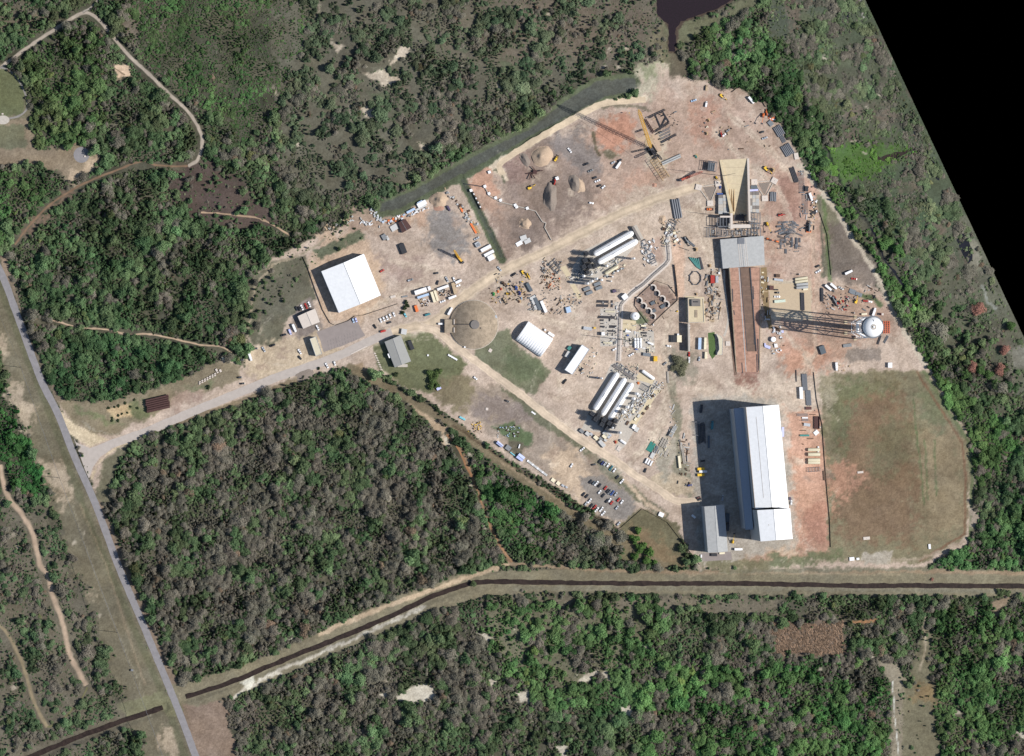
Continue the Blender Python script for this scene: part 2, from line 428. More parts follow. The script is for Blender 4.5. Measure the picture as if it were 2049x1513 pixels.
for k in range(75):
    a_ = [(560, 60, 1000, 380), (980, 1210, 1300, 1500), (700, 1350, 1280, 1500), (1020, 20, 1300, 140), (20, 1050, 230, 1400), (900, 900, 1000, 1130), (1540, 1330, 2040, 1500), (1600, 60, 1780, 330)][k % 8]
    x = _rm.uniform(a_[0], a_[2]); y = _rm.uniform(a_[1], a_[3]); w = _rm.uniform(2, 8) * (1.6 if k % 7 == 0 else 1); h = _rm.uniform(2, 5)
    patch([(x - w, y - h * .4), (x + w * .3, y - h), (x + w, y + h * .6), (x - w * .2, y + h)], (196, 180, 158), 3.5, 5, 0, a=.85)
# --- the site ---
patch([(490,735),(500,690),(488,650),(505,560),(540,520),(600,490),(650,465),(700,445),(790,428),(860,395),(915,365),(930,350),(1000,310),(1060,290),(1150,240),(1215,205),(1275,190),(1275,130),(1335,128),(1340,150),(1395,155),(1440,178),(1480,178),(1530,212),(1570,262),(1620,350),(1680,430),(1722,505),(1765,590),(1800,640),(1830,700),(1870,750),(1940,880),(1950,960),(1940,1090),(1850,1135),(1400,1140),(1362,1070),(1290,1030),(1240,1060),(1110,975),(960,880),(905,835),(850,800),(760,745),(700,735),(600,750),(470,810),(340,850),(260,880),(215,930),(190,990),(165,905),(112,800),(190,810),(300,790),(400,750),(450,715)], (196,170,150), 4, 5, 0)
# warm and red soils
patch([(1080,290),(1250,215),(1330,180),(1480,190),(1560,280),(1520,330),(1420,350),(1300,380),(1190,420),(1100,400)], (186,154,134), 22, 18)
patch([(1530,300),(1640,380),(1680,460),(1640,560),(1640,700),(1600,760),(1540,640),(1530,480)], (190,150,128), 16, 14)
patch([(1555,470),(1625,470),(1625,580),(1560,560)], (202,170,148), 14, 14)
patch([(1560,690),(1640,640),(1720,680),(1650,740),(1580,760)], (198,150,124), 12, 12)
patch([(1560,640),(1700,570),(1780,600),(1800,660),(1700,700),(1620,700)], (180,146,124), 14, 12)
patch([(1440,770),(1640,760),(1640,830),(1580,830),(1400,800),(1370,780)], (204,180,158), 10, 12)
patch([(1475,735),(1515,738),(1516,775),(1475,765)], (158,114,98), 8, 8)
patch([(1565,700),(1600,690),(1660,690),(1640,740),(1580,750)], (203,150,122), 10, 10)
patch([(1578,820),(1640,820),(1650,900),(1662,1100),(1600,1110),(1590,1000)], (205,152,124), 7, 7)
patch([(1612,1010),(1650,1000),(1660,1090),(1612,1095)], (186,132,108), 8, 8)
patch([(1480,1090),(1660,1085),(1665,1120),(1480,1120)], (186,140,114), 8, 8)
patch([(1470,1085),(1590,1082),(1590,1105),(1480,1110)], (208,178,148), 6, 6)
patch([(1186,265),(1205,240),(1260,225),(1270,270),(1240,300),(1205,300)], (197,136,107), 9, 8)
patch([(1240,350),(1330,330),(1300,370),(1250,385)], (196,154,130), 9, 9)
patch([(1400,200),(1440,200),(1430,290),(1380,280),(1380,220)], (188,136,112), 14, 14, a=.7)
patch([(945,330),(1000,300),(990,360),(1010,440),(980,430),(935,370)], (196,146,120), 9, 9)
patch([(940,370),(1000,400),(1010,500),(985,450)], (188,150,126), 8, 9)
patch([(1100,400),(1090,450),(1010,525),(980,440),(1010,400)], (160,134,118), 12, 12)
patch([(1000,300),(1100,255),(1170,290),(1210,350),(1180,420),(1100,470),(1030,440),(1010,380)], (156,132,118), 16, 16)
patch([(1090,280),(1160,255),(1190,300),(1210,340),(1180,350),(1130,320)], (142,128,120), 10, 9)
patch([(1005,320),(1060,300),(1070,345),(1040,370),(1010,355)], (150,120,108), 10, 9)
patch([(1060,340),(1150,340),(1190,410),(1120,440),(1070,420)], (150,128,114), 14, 12)
patch([(1020,435),(1075,420),(1100,470),(1050,505),(1020,480)], (138,118,106), 9, 9)
# yard beside the white tent
patch([(640,470),(730,470),(760,520),(770,600),(740,630),(650,650),(620,540)], (206,172,142), 8, 8)
patch([(850,440),(880,410),(920,440),(940,500),(910,520),(860,500)], (142,132,126), 10, 10)
patch([(760,510),(840,520),(840,560),(780,560)], (168,140,126), 14, 12)
patch([(800,430),(860,410),(850,450),(800,460)], (196,158,132), 10, 10)
patch([(690,430),(760,420),(765,460),(700,470)], (176,146,124), 8, 10)
patch([(625,500),(720,462),(735,474),(640,520)], (110,112,84), 4, 6, .05)
patch([(505,690),(488,650),(505,560),(540,525),(612,512),(632,600),(575,640),(560,690)], (112,106,84), 5, 5, 0)
patch([(515,650),(530,560),(600,530),(615,580),(570,630)], (104,98,80), 10, 8, 0)
patch([(485,700),(495,560),(545,515),(610,495),(640,470),(700,448)], (150,134,110), 4, 5, .1, a=.0)
stroke([(492,690),(500,640),(510,570),(545,530),(610,505),(650,480)], 4, (168,150,124), 2, 3, 0)
patch([(585,650),(595,610),(620,595),(640,640),(650,665),(600,680)], (140,124,114), 4, 4, 0)
patch([(500,700),(640,660),(700,650),(680,700),(620,735),(520,760),(490,740)], (206,180,148), 6, 7, 0)
patch([(740,640),(800,620),(860,620),(860,650),(780,668),(745,660)], (194,170,150), 6, 6, 0)
# lower entrance verge
patch([(112,800),(190,808),(310,780),(440,720),(485,735),(480,760),(370,800),(300,835),(230,870),(200,870),(150,850)], (142,126,100), 5, 7, 0)
patch([(215,818),(270,806),(275,820),(262,835),(225,838)], (206,174,130), 4, 5, 0)
patch([(260,810),(300,800),(330,800),(300,830),(262,840)], (112,116,76), 7, 8, 0)
patch([(150,812),(200,830),(245,850),(200,845),(150,830)], (120,122,82), 6, 6, 0)
patch([(345,790),(420,770),(400,795),(340,825)], (172,142,124), 7, 8, 0)
patch([(370,780),(430,755),(420,775)], (118,120,82), 6, 7, 0)
patch([(160,845),(205,865),(240,868),(180,858)], (168,156,138), 4, 5, 0)
patch([(118,820),(150,850),(200,872),(215,880),(180,895),(152,880),(130,860)], (214,190,156), 2, 2, 0)
patch([(185,960),(200,920),(240,895),(262,885),(250,885),(215,905),(190,940),(180,955)], (212,186,150), 2, 3, 0)
patch([(190,1000),(205,920),(260,885),(228,950),(225,1010)], (124,116,90), 5, 6, 0)
stroke([(255,880),(380,838),(500,796),(600,756)], 9, (140,120,94), 3, 3, 0)
# lawns south of the access road
patch([(745,690),(800,665),(860,665),(900,700),(935,728),(925,745),(900,770),(860,790),(800,770),(760,735)], (114,114,78), 4, 5, 0)
patch([(960,670),(1020,660),(1030,690),(1080,720),(1105,745),(1065,792),(990,745),(950,720)], (124,122,92), 4, 5, 0)
patch([(1010,700),(1070,720),(1090,745),(1060,770),(1010,745)], (106,112,78), 8, 8, 0)
patch([(690,735),(720,725),(790,780),(860,830),(900,860),(880,870),(830,820),(760,760)], (176,148,118), 3, 4, 0)
patch([(860,770),(940,750),(960,790),(930,830),(880,810)], (132,118,88), 6, 7, 0)
patch([(925,820),(960,770),(1000,770),(1090,820),(1140,880),(1240,960),(1270,1010),(1240,1050),(1110,965),(1000,890)], (158,138,120), 8, 8, 0)
patch([(935,825),(960,790),(1030,800),(1075,830),(1070,850),(1010,845)], (146,128,118), 8, 10, 0)
patch([(985,855),(1020,845),(1065,870),(1060,890),(1020,880)], (98,112,74), 5, 7, 0)
patch([(1020,880),(1060,890),(1040,910),(1010,900)], (104,96,78), 5, 6, 0)
patch([(990,765),(1080,820),(1160,880),(1240,950),(1300,1000),(1340,1030),(1330,1040),(1260,990),(1160,900),(1070,840)], (116,112,86), 4, 6, 0)
patch([(1090,900),(1150,900),(1190,960),(1160,1000),(1100,950)], (204,174,144), 9, 9, 0)
patch([(1160,955),(1210,950),(1270,1000),(1265,1030),(1235,1045),(1180,1015)], (146,134,124), 5, 7, 0)
patch([(1195,915),(1215,915),(1250,945),(1225,955),(1200,940)], (128,124,104), 5, 6, 0)
stroke([(1250,960),(1275,990),(1300,1010),(1330,1030)], 8, (200,172,144), 4, 4, 0)
patch([(1240,1050),(1280,1015),(1340,1040),(1360,1050),(1362,1110),(1390,1140),(1240,1120),(1250,1080)], (118,108,78), 5, 6, 0)
patch([(1255,1045),(1300,1060),(1370,1130),(1300,1130),(1250,1075)], (138,114,84), 8, 8, 0)
stroke([(700,735),(790,782),(900,845),(1000,925),(1120,1010),(1240,1085),(1330,1135)], 17, (126,110,84), 4, 4, 0)
stroke([(905,850),(1000,915),(1120,990),(1240,1062)], 3, (90,72,54), 2, 2, 0)
stroke([(1000,922),(1080,975),(1180,1040)], 3, (166,140,112), 3, 3, 0)
# tongue of trail through the middle wood
stroke([(895,870),(925,905),(940,940),(955,980),(975,1040),(1000,1090),(1020,1125)], 5, (160,122,92), 2, 3, 0)
stroke([(885,872),(890,890)], 7, (196,170,144), 4, 5, 0)
# the retention basin and its ditch
patch([(752,405),(820,377),(905,327),(985,284),(1060,247),(1130,192),(1195,152),(1275,146),(1282,172),(1215,205),(1150,236),(1075,280),(945,352),(925,362),(790,434),(748,436)], (100,106,76), 3, 3, 0)
patch([(764,408),(830,380),(905,338),(985,294),(1062,257),(1135,200),(1195,162),(1270,156),(1275,178),(1210,194),(1145,228),(1070,268),(935,344),(915,352),(800,418),(760,424)], (92,92,82), 2, 2, 0, var=.5)
stroke([(924,360),(945,400),(975,460),(1005,520)], 17, (94,102,72), 2, 2, 0)
stroke([(926,362),(948,402),(978,462),(1004,512)], 7, (88,92,76), 2, 2, 0)
patch([(1275,125),(1330,125),(1320,160),(1300,200),(1275,190)], (178,166,140), 7, 9, 0)
patch([(1275,130),(1290,125),(1320,130),(1300,160)], (150,150,112), 6, 7, 0)
patch([(1335,100),(1365,110),(1385,150),(1340,155)], (102,90,72), 6, 5, 0)
stroke([(985,332),(1030,306),(1100,264),(1175,222),(1215,206),(1290,198)], 12, (214,192,164), 2, 3, 0)
patch([(978,335),(1000,328),(1020,360),(1012,362)], (212,188,160), 2, 3, 0)
stroke([(990,340),(1003,345),(1009,365)], 4, (110,106,82), 2, 2, 0)
patch([(1183,262),(1190,300),(1200,316),(1205,312),(1192,290),(1192,262)], (112,98,74), 2, 3, 0)
patch([(1202,302),(1225,300),(1240,312),(1220,318)], (124,112,86), 3, 4, 0)
stroke([(1205,216),(1240,210),(1280,214),(1300,222)], 7, (134,120,98), 3, 4, 0)
# red embankments, tank yard, soils by the ramp
patch([(1290,300),(1330,250),(1340,340),(1300,340)], (206,184,158), 7, 8, 0)
patch([(1290,370),(1420,360),(1440,460),(1350,640),(1330,780),(1220,940),(1180,880),(1130,770),(1180,700),(1140,620),(1090,600),(1060,560),(1200,460)], (202,176,154), 16, 12, 0)
patch([(1345,480),(1368,480),(1368,600),(1350,600)], (216,176,148), 3, 4, 0)
patch([(1300,480),(1322,475),(1328,530),(1310,520)], (184,152,132), 4, 5, 0)
patch([(1265,600),(1305,565),(1340,575),(1355,600),(1300,650),(1280,640)], (158,130,114), 4, 4, 0)
patch([(1262,628),(1285,625),(1300,645),(1280,652),(1262,645)], (112,118,86), 3, 4, 0)
patch([(1335,740),(1350,760),(1362,830),(1362,900),(1395,985),(1380,1000),(1345,960),(1350,900),(1345,820)], (146,136,112), 5, 7, 0)
patch([(1330,690),(1395,710),(1390,760),(1345,760),(1335,720)], (146,136,116), 10, 10, 0, a=.8)
patch([(1300,960),(1330,940),(1385,960),(1395,990),(1340,990),(1305,975)], (202,178,148), 5, 7, 0)
patch([(1310,900),(1330,860),(1350,890),(1340,960),(1315,950)], (170,158,138), 7, 9, 0)
patch([(1385,800),(1470,790),(1560,800),(1590,1090),(1400,1140),(1390,990)], (176,164,150), 8, 6, 0)
patch([(1540,560),(1620,560),(1628,640),(1545,640)], (206,184,156), 5, 5, 0)
stroke([(1620,360),(1630,560),(1635,700)], 14, (198,152,128), 6, 6, 0)
patch([(1560,360),(1600,340),(1600,440),(1565,440)], (166,124,106), 8, 6, 0)
# east side bank
patch([(1630,390),(1650,390),(1700,450),(1730,520),(1640,560),(1650,470)], (128,120,94), 4, 5, 0)
patch([(1656,450),(1685,440),(1735,500),(1760,545),(1760,575),(1700,565),(1662,555)], (128,112,100), 6, 6, 0)
stroke([(1648,395),(1655,470),(1660,560)], 7, (104,118,72), 3, 3, 0, a=.9)
stroke([(1640,400),(1645,480),(1648,555)], 4, (112,104,86), 2, 2, 0)
stroke([(1600,330),(1650,390),(1700,465),(1760,560),(1775,600),(1805,655),(1850,730)], 10, (196,178,156), 3, 4, 0)
stroke([(1725,592),(1745,595),(1762,610)], 9, (96,108,68), 3, 3, 0)
patch([(1690,700),(1760,695),(1765,720),(1700,725)], (150,132,118), 4, 5, 0)
# big grassed field
patch([(1640,755),(1680,745),(1780,740),(1860,745),(1935,880),(1942,960),(1932,1075),(1840,1128),(1660,1118)], (134,122,92), 5, 6, 0)
patch([(1665,770),(1780,765),(1830,850),(1840,1000),(1830,1080),(1680,1080),(1670,900)], (132,104,78), 18, 16, 0)
patch([(1660,770),(1720,765),(1700,850),(1680,930),(1662,860)], (112,116,78), 14, 14, 0, a=.8)
patch([(1700,765),(1780,765),(1790,790),(1700,790)], (110,114,76), 14, 12, 0, a=.7)
patch([(1770,840),(1830,840),(1820,920),(1760,960),(1740,920)], (118,114,82), 18, 16, 0, a=.7)
patch([(1835,780),(1870,770),(1900,850),(1880,860),(1850,830)], (112,116,80), 12, 12, 0, a=.7)
patch([(1840,860),(1925,870),(1930,1060),(1850,1080)], (150,128,98), 14, 12, 0, a=.8)
patch([(1640,750),(1665,745),(1680,800),(1650,830)], (176,160,134), 8, 10, 0, a=.7)
patch([(1650,920),(1700,930),(1740,950),(1700,980),(1680,1020),(1655,990)], (190,138,110), 12, 16, 0, a=.95)
patch([(1680,1010),(1780,1020),(1800,1070),(1690,1075)], (136,110,86), 14, 12, 0, a=.6)
stroke([(1835,745),(1870,800),(1925,885),(1932,960),(1930,1070),(1840,1122)], 4, (130,96,72), 3, 2, 0)
stroke([(1850,745),(1890,810),(1938,885),(1945,960),(1942,1075)], 7, (112,118,78), 3, 3, 0)
stroke([(1400,1136),(1600,1126),(1700,1122),(1835,1120),(1930,1085)], 5, (178,156,132), 3, 3, 0, a=.8)
patch([(1726,1106),(1788,1104),(1786,1124),(1728,1128)], (178,164,146), 4, 6, 0)
patch([(1940,1010),(1962,1030),(1950,1060),(1940,1050)], (170,152,134), 5, 6, 0)
patch([(1540,1112),(1640,1108),(1690,1100),(1690,1125),(1540,1135)], (112,114,78), 6, 7, 0)
patch([(1400,1120),(1540,1115),(1540,1140),(1410,1138)], (124,116,84), 6, 7, 0)
stroke([(1785,1000),(1850,1010)], 1, (150,130,100), 1, 1, 0)
for k in range(22):
    x0 = 1690 + k * 6.2
    stroke([(x0, 800), (x0 + 4, 900), (x0 + 8, 1060)], .8, (118, 98, 72), 1.4, 2, 0, a=.45)
for (a, b) in (((1832, 850), (1850, 1010)), ((1850, 880), (1856, 1000)), ((1870, 880), (1874, 990)), ((1826, 800), (1838, 890))):
    stroke([a, b], 3, (100, 112, 70), 3, 3, 0, a=.8)
# tyre tracks and graded streaks on the working area
TR = [[(560,752),(700,705),(800,672),(870,660)],[(930,600),(1000,548),(1080,515),(1160,475),(1250,430),(1340,395)],[(925,590),(1000,555),(1090,505),(1170,470),(1260,420),(1400,370)],
      [(1000,570),(1060,620),(1120,650),(1180,660)],[(1340,760),(1330,850),(1260,930),(1210,930)],[(1320,730),(1335,800),(1300,890),(1240,940)],[(880,670),(960,730),(1060,800),(1200,900),(1300,975)],
      [(1620,420),(1632,560),(1632,700),(1600,760)],[(1550,640),(1600,700),(1640,760)],[(1430,260),(1500,330),(1560,380),(1590,470)],[(1460,230),(1540,300),(1590,360)],[(1150,640),(1150,560),(1090,520)],
      [(780,520),(870,540),(940,590)],[(740,620),(830,575),(920,570)],[(1120,780),(1150,700),(1190,640)],[(1300,380),(1390,430),(1420,520),(1425,700)],[(1390,390),(1430,500),(1435,640)],[(1340,640),(1330,700),(1350,760)]]
for t in TR:
    stroke(t, 11, (222, 200, 174), 6, 6, 0, a=.5)
    for off in (0, 5.5, 14, 19):
        stroke([(x + off * .6, y + off * .8) for x, y in t], 1.0, (150, 124, 106) if off < 10 else (214, 192, 170), 1.2, 4, 0, a=.5)

_rt = random.Random(77)
AREAS = [(1350, 200, 1590, 320), (1040, 250, 1240, 440), (1560, 330, 1650, 740), (780, 430, 930, 590), (1130, 560, 1320, 680), (1380, 380, 1440, 560), (1400, 750, 1650, 800), (1590, 860, 1655, 1110), (930, 800, 1200, 960), (1240, 840, 1330, 960), (1100, 720, 1180, 880), (500, 680, 640, 750), (640, 480, 760, 640)]
for k in range(110):
    a_ = AREAS[k % len(AREAS)]; x = _rt.uniform(a_[0], a_[2]); y = _rt.uniform(a_[1], a_[3]); th = _rt.uniform(0, 6.28) if k % 3 else (1.5 if a_[3] - a_[1] > a_[2] - a_[0] else .4)
    pts = [(x, y)]; cv_ = _rt.uniform(-.25, .25)
    for _ in range(7): th += cv_ * .5; x += math.cos(th) * 11; y += math.sin(th) * 11; pts.append((x, y))
    c_ = (224, 204, 180) if _rt.random() < .5 else (158, 130, 112)
    for o in (0, 3.6): stroke([(p[0] - math.sin(th) * o, p[1] + math.cos(th) * o) for p in pts], .9, c_, 1.3, 1.5, 0, a=.45)
for _ in range(60):
    a_ = AREAS[_ % len(AREAS)]; x = _rt.uniform(a_[0], a_[2]); y = _rt.uniform(a_[1], a_[3]); w = _rt.uniform(5, 16); h = _rt.uniform(4, 10)
    patch([(x - w, y - h), (x + w * .6, y - h * .8), (x + w, y + h * .7), (x - w * .5, y + h)], (222, 198, 172) if _rt.random() < .5 else (164, 136, 118), 5, 9, 0, a=.5)
CARVE = []     # polylines cut into the ground: points, half width px, depth m
def carve(pts, w, depth): CARVE.append((np.array(pts, float), w, depth))
CANAL = [(372, 1394), (400, 1386), (470, 1362), (600, 1308), (700, 1268), (780, 1234), (860, 1196), (915, 1176), (950, 1166), (1010, 1164), (1100, 1166), (1300, 1168), (1500, 1168), (1700, 1172), (1900, 1172), (2100, 1174), (2200, 1175)]
CANAL2 = [(-60, 1562), (20, 1530), (90, 1503), (150, 1478), (230, 1448), (290, 1428), (326, 1416)]
carve(CANAL, 15, 1.6); carve(CANAL2, 15, 1.6)
carve([(924, 360), (945, 400), (975, 460), (1003, 514)], 9, 1.2)
carve([(905, 850), (1000, 915), (1120, 990), (1240, 1062)], 6, .8)
carve([(800, 400), (905, 345), (985, 300), (1065, 260), (1140, 212), (1200, 176), (1262, 166)], 22, 1.4)
DEEP = [(1338, -40), (1338, 50), (1345, 100)]

def ground_eval(px, py):
    """surface colour (linear albedo), tree cover"""
    n = px.shape
    w1 = fbm(px / 11., py / 11., 1, 3) - .5; w2 = fbm(px / 11., py / 11., 2, 3) - .5
    w3 = fbm(px / 3.5, py / 3.5, 8, 2) - .5; w4 = fbm(px / 3.5, py / 3.5, 9, 2) - .5
    dxn = w1 * 2.4 + w3 * .9; dyn = w2 * 2.4 + w4 * .9
    base = np.array([88, 84, 66.]) ; col = np.empty(n + (3,))
    f0 = fbm(px / 40., py / 40., 30, 4)
    for k in range(3): col[..., k] = base[k] + (f0 - .5) * (60, 44, 40)[k]
    tree = np.ones(n)
    for p in PATCH:
        P = p[1]; ext = p[3] + p[4] * 2 + (p[8] if p[0] == 's' else 0) + 3
        m = (px > P[:, 0].min() - ext) & (px < P[:, 0].max() + ext) & (py > P[:, 1].min() - ext) & (py < P[:, 1].max() + ext)
        if not m.any(): continue
        x = px[m]; y = py[m]; wx = x + dxn[m] * p[4]; wy = y + dyn[m] * p[4]
        d = sdf_poly(wx, wy, P) if p[0] == 'p' else sdf_line(wx, wy, P) - p[8] * .5
        a = np.clip(.5 - d / (p[3] + .5), 0, 1); a = a * a * (3 - 2 * a) 
        tr = tree[m]; at = np.clip(a * 1.0, 0, 1) * (1 if p[7] > .3 or p[5] > 0 else 0); tree[m] = tr * (1 - at) + p[5] * at
        a = (a * p[7])[:, None]
        col[m] = col[m] * (1 - a) + np.array(p[2], float) * a
    # broad stains, drying marks, finer mottling
    g = (fbm(px / 60., py / 60., 40, 4) - .5) * .8 + (fbm((px * .87 + py * .5) / 26., (py * .87 - px * .5) / 15., 50, 5) - .5) * .9 + (fbm(px / 4., py / 4., 60, 3) - .5) * 1.1
    r = np.abs(fbm((px + py * .5) / 26., (py - px * .5) / 9., 70, 4) - .5)
    g = g - np.clip(.07 - r, 0, 1) * 1.6
    col = col * (1 + g[..., None] * np.array([.24, .26, .28]))
    wm = (fbm(px / 33., py / 33., 80, 3) - .5)[..., None] * np.array([3, 0, -5])
    lum = (col * np.array([.3, .59, .11])).sum(-1, keepdims=True)
    sat = np.where((col[..., 0:1] > col[..., 1:2] + 12), .84, .80)
    col = lum + (col - lum) * sat + np.array([0, 1., 3.])
    col = np.clip((col + wm) * np.array([1.025, 1.04, 1.035]) + np.array([0, 0, 0.]), 20, 250)
    return col, tree
def lin(col):
    c = np.clip(col, 0, 255) / 255.
    c = np.where(c <= .04045, c / 12.92, ((c + .055) / 1.055) ** 2.4)
    return np.minimum(c / np.array([KR, KG, KB]), .85)

# right edge of the imaged land: beyond it there is nothing
def edge_x(py): return 1731.5 + py * .4705
STEP = 1.4
x0, x1, y0, y1 = -570.0, 585.0, -435.0, 435.0
nx = int((x1 - x0) / STEP) + 1; ny = int((y1 - y0) / STEP) + 1
X, Y = np.meshgrid(x0 + np.arange(nx) * STEP, y0 + np.arange(ny) * STEP)
PX, PY = PXof(X, Y)
TCOL, TTREE = ground_eval(PX, PY)
Zg = (fbm(X / 30., Y / 30., 90, 3) - .5) * .10
for P, hw, dep in CARVE:
    ext = hw + 6
    m = (PX > P[:, 0].min() - ext) & (PX < P[:, 0].max() + ext) & (PY > P[:, 1].min() - ext) & (PY < P[:, 1].max() + ext)
    d = sdf_line(PX[m], PY[m], P)
    t = np.clip((hw - d) / (hw * .55), 0, 1); t = t * t * (3 - 2 * t)
    Zg[m] = Zg[m] * (1 - t) - dep * t
over = PX - edge_x(PY)                       # >0 lies off the imaged strip
XX = X.copy()
snap = (over > 0)
XX[snap] = X[snap] - over[snap] * .5 / CT
keep = over <= STEP * 2.1
idx = -np.ones(X.shape, int); idx[keep] = np.arange(keep.sum())
V = np.stack([XX[keep], Y[keep], Zg[keep]], 1)
q = np.stack([idx[:-1, :-1], idx[:-1, 1:], idx[1:, 1:], idx[1:, :-1]], -1).reshape(-1, 4)
q = q[(q >= 0).all(1)]
# drop quads that collapsed onto the edge
wq = V[q[:, 1], 0] - V[q[:, 0], 0] + V[q[:, 2], 0] - V[q[:, 3], 0]
q = q[wq > .02]
nv = len(V); CO = lin(TCOL[keep])
# coarse land out to several kilometres around it
def ex_w(y): 
    px, py = PXof(0, y); return G(edge_x(py), py)[0]
far = 4000.0
yt = Y[-1, 0]; yb = Y[0, 0]
def addq(pts, zz=-.02):
    global V, q, CO
    i = len(V); V = np.vstack([V, [(a, b, zz) for a, b in pts]]); q = np.vstack([q, [[i, i + 1, i + 2, i + 3]]])
    CO = np.vstack([CO, np.tile(lin(np.array([[84, 84, 66.]])), (4, 1))])
addq([(-far, yb), (x0, yb), (x0, yt), (-far, yt)])
addq([(-far, yt), (ex_w(yt), yt), (ex_w(1500), 1500), (-far, 1500)])
yc = (756.5 - (PXof(X[0, -1], 0)[0] - 1731.5) / .4705) * .5
xl = X[0, -1]
addq([(xl, yb), (ex_w(yb), yb), (xl, yc), (xl, yc - 1)])
addq([(-far, -far), (ex_w(-far), -far), (ex_w(yb), yb), (-far, yb)])
me = bpy.data.meshes.new('ground')
me.vertices.add(len(V)); me.vertices.foreach_set('co', V.astype(np.float32).ravel())
me.loops.add(len(q) * 4); me.loops.foreach_set('vertex_index', q.astype(np.int32).ravel())
me.polygons.add(len(q)); me.polygons.foreach_set('loop_start', np.arange(0, len(q) * 4, 4, dtype=np.int32))
me.polygons.foreach_set('loop_total', np.full(len(q), 4, np.int32))
me.update(calc_edges=True)
ca = me.color_attributes.new('albedo', 'FLOAT_COLOR', 'POINT')
ca.data.foreach_set('color', np.hstack([CO, np.ones((len(CO), 1))]).astype(np.float32).ravel())
me.polygons.foreach_set('use_smooth', np.ones(len(q), bool))
me.materials.append(M['ground'])
go = bpy.data.objects.new('ground', me); COL.objects.link(go); struct(go)

# ---------------------------------------------------------------- roads, paths, water as sheets of their own
def smooth_line(pts, step=4.0):
    P = [np.array(p, float) for p in pts]
    P = [2 * P[0] - P[1]] + P + [2 * P[-1] - P[-2]]
    out = []
    for i in range(1, len(P) - 2):
        n = max(2, int(np.linalg.norm(P[i + 1] - P[i]) / step))
        for k in range(n):
            t = k / n
            out.append(.5 * ((2 * P[i]) + (P[i + 1] - P[i - 1]) * t + (2 * P[i - 1] - 5 * P[i] + 4 * P[i + 1] - P[i + 2]) * t * t + (3 * P[i] - P[i - 1] - 3 * P[i + 1] + P[i + 2]) * t ** 3))
    out.append(P[-2]); return np.array(out)
def ribbon(name, pts, w, m, z=.05, jit=.0, color=None, fade=0, tracks=0.0, w2=None, nc=9, seed=0):
    """road sheet; w in photograph px. color (sRGB): per vertex albedo that runs into the soil at the rim"""
    L = smooth_line(pts, 2.5 if color is not None else 4.0); T = np.gradient(L, axis=0); T /= np.linalg.norm(T, axis=1)[:, None] + 1e-9
    N = np.stack([-T[:, 1], T[:, 0]], 1); n = len(L)
    ww = np.linspace(w, w2 if w2 else w, n) / 2
    jl = (vn(np.arange(n) * .35, 0, seed + 1) - .5) * jit * 2; jr = (vn(np.arange(n) * .35, 7, seed + 2) - .5) * jit * 2
    us = np.linspace(-1, 1, nc); verts = []; cols = []
    for u in us:
        off = u * (ww + (jl if u < 0 else jr))
        verts.append(L + N * off[:, None])
    W = np.stack(verts, 1)                        # n, nc, 2
    g = np.array([G(a, b) for a, b in W.reshape(-1, 2)]); g[:, 2] = z
    f = [(i * nc + j, (i + 1) * nc + j, (i + 1) * nc + j + 1, i * nc + j + 1) for i in range(n - 1) for j in range(nc - 1)]
    me = bpy.data.meshes.new(name); me.from_pydata(g.tolist(), [], f); me.materials.append(m)
    if color is not None:
        base, _ = ground_eval(W[..., 0].ravel(), W[..., 1].ravel()); base = base.reshape(n, nc, 3)
        own = np.array(color, float)[None, None, :] * (1 + (fbm(W[..., 0] / 12, W[..., 1] / 12, 33, 4)[..., None] - .5) * .3)
        tr = (np.exp(-((np.abs(us) - .45) / .16) ** 2) * tracks)[None, :, None]
        own = own * (1 - tr)
        a = np.clip((1 - np.abs(us)) / max(fade, 1e-6), 0, 1)[None, :, None]
        c = lin(base * (1 - a) + own * a).reshape(-1, 3)
        ca = me.color_attributes.new('albedo', 'FLOAT_COLOR', 'POINT')
        ca.data.foreach_set('color', np.hstack([c, np.ones((len(c), 1))]).astype(np.float32).ravel())
    o = bpy.data.objects.new(name, me); COL.objects.link(o); struct(o); return o
def sheet(name, pts, m, z=.06, jit=0):
    """flat sheet from an outline in photograph px"""
    pp = [(x + rnd.uniform(-jit, jit), y + rnd.uniform(-jit, jit)) for x, y in pts]
    g = [G(x, y) for x, y in pp]; g = [(a, b, z) for a, b, _ in g]
    ar = sum(g[i][0] * g[(i + 1) % len(g)][1] - g[(i + 1) % len(g)][0] * g[i][1] for i in range(len(g)))
    if ar < 0: g.reverse()
    o = obj(name, MB().poly(g), m); struct(o); return o
def rag(pts, amp=1.5, step=5, seed=0):
    """ragged outline: subdivide and push with noise"""
    out = []; n = len(pts); k0 = 0
    for i in range(n):
        a = np.array(pts[i], float); b = np.array(pts[(i + 1) % n], float); L = np.linalg.norm(b - a); m = max(1, int(L / step))
        for k in range(m):
            p = a + (b - a) * k / m
            out.append((p[0] + (vn(k0 * .6, 3, seed) - .5) * 2 * amp, p[1] + (vn(k0 * .6, 40, seed) - .5) * 2 * amp)); k0 += 1
    return out

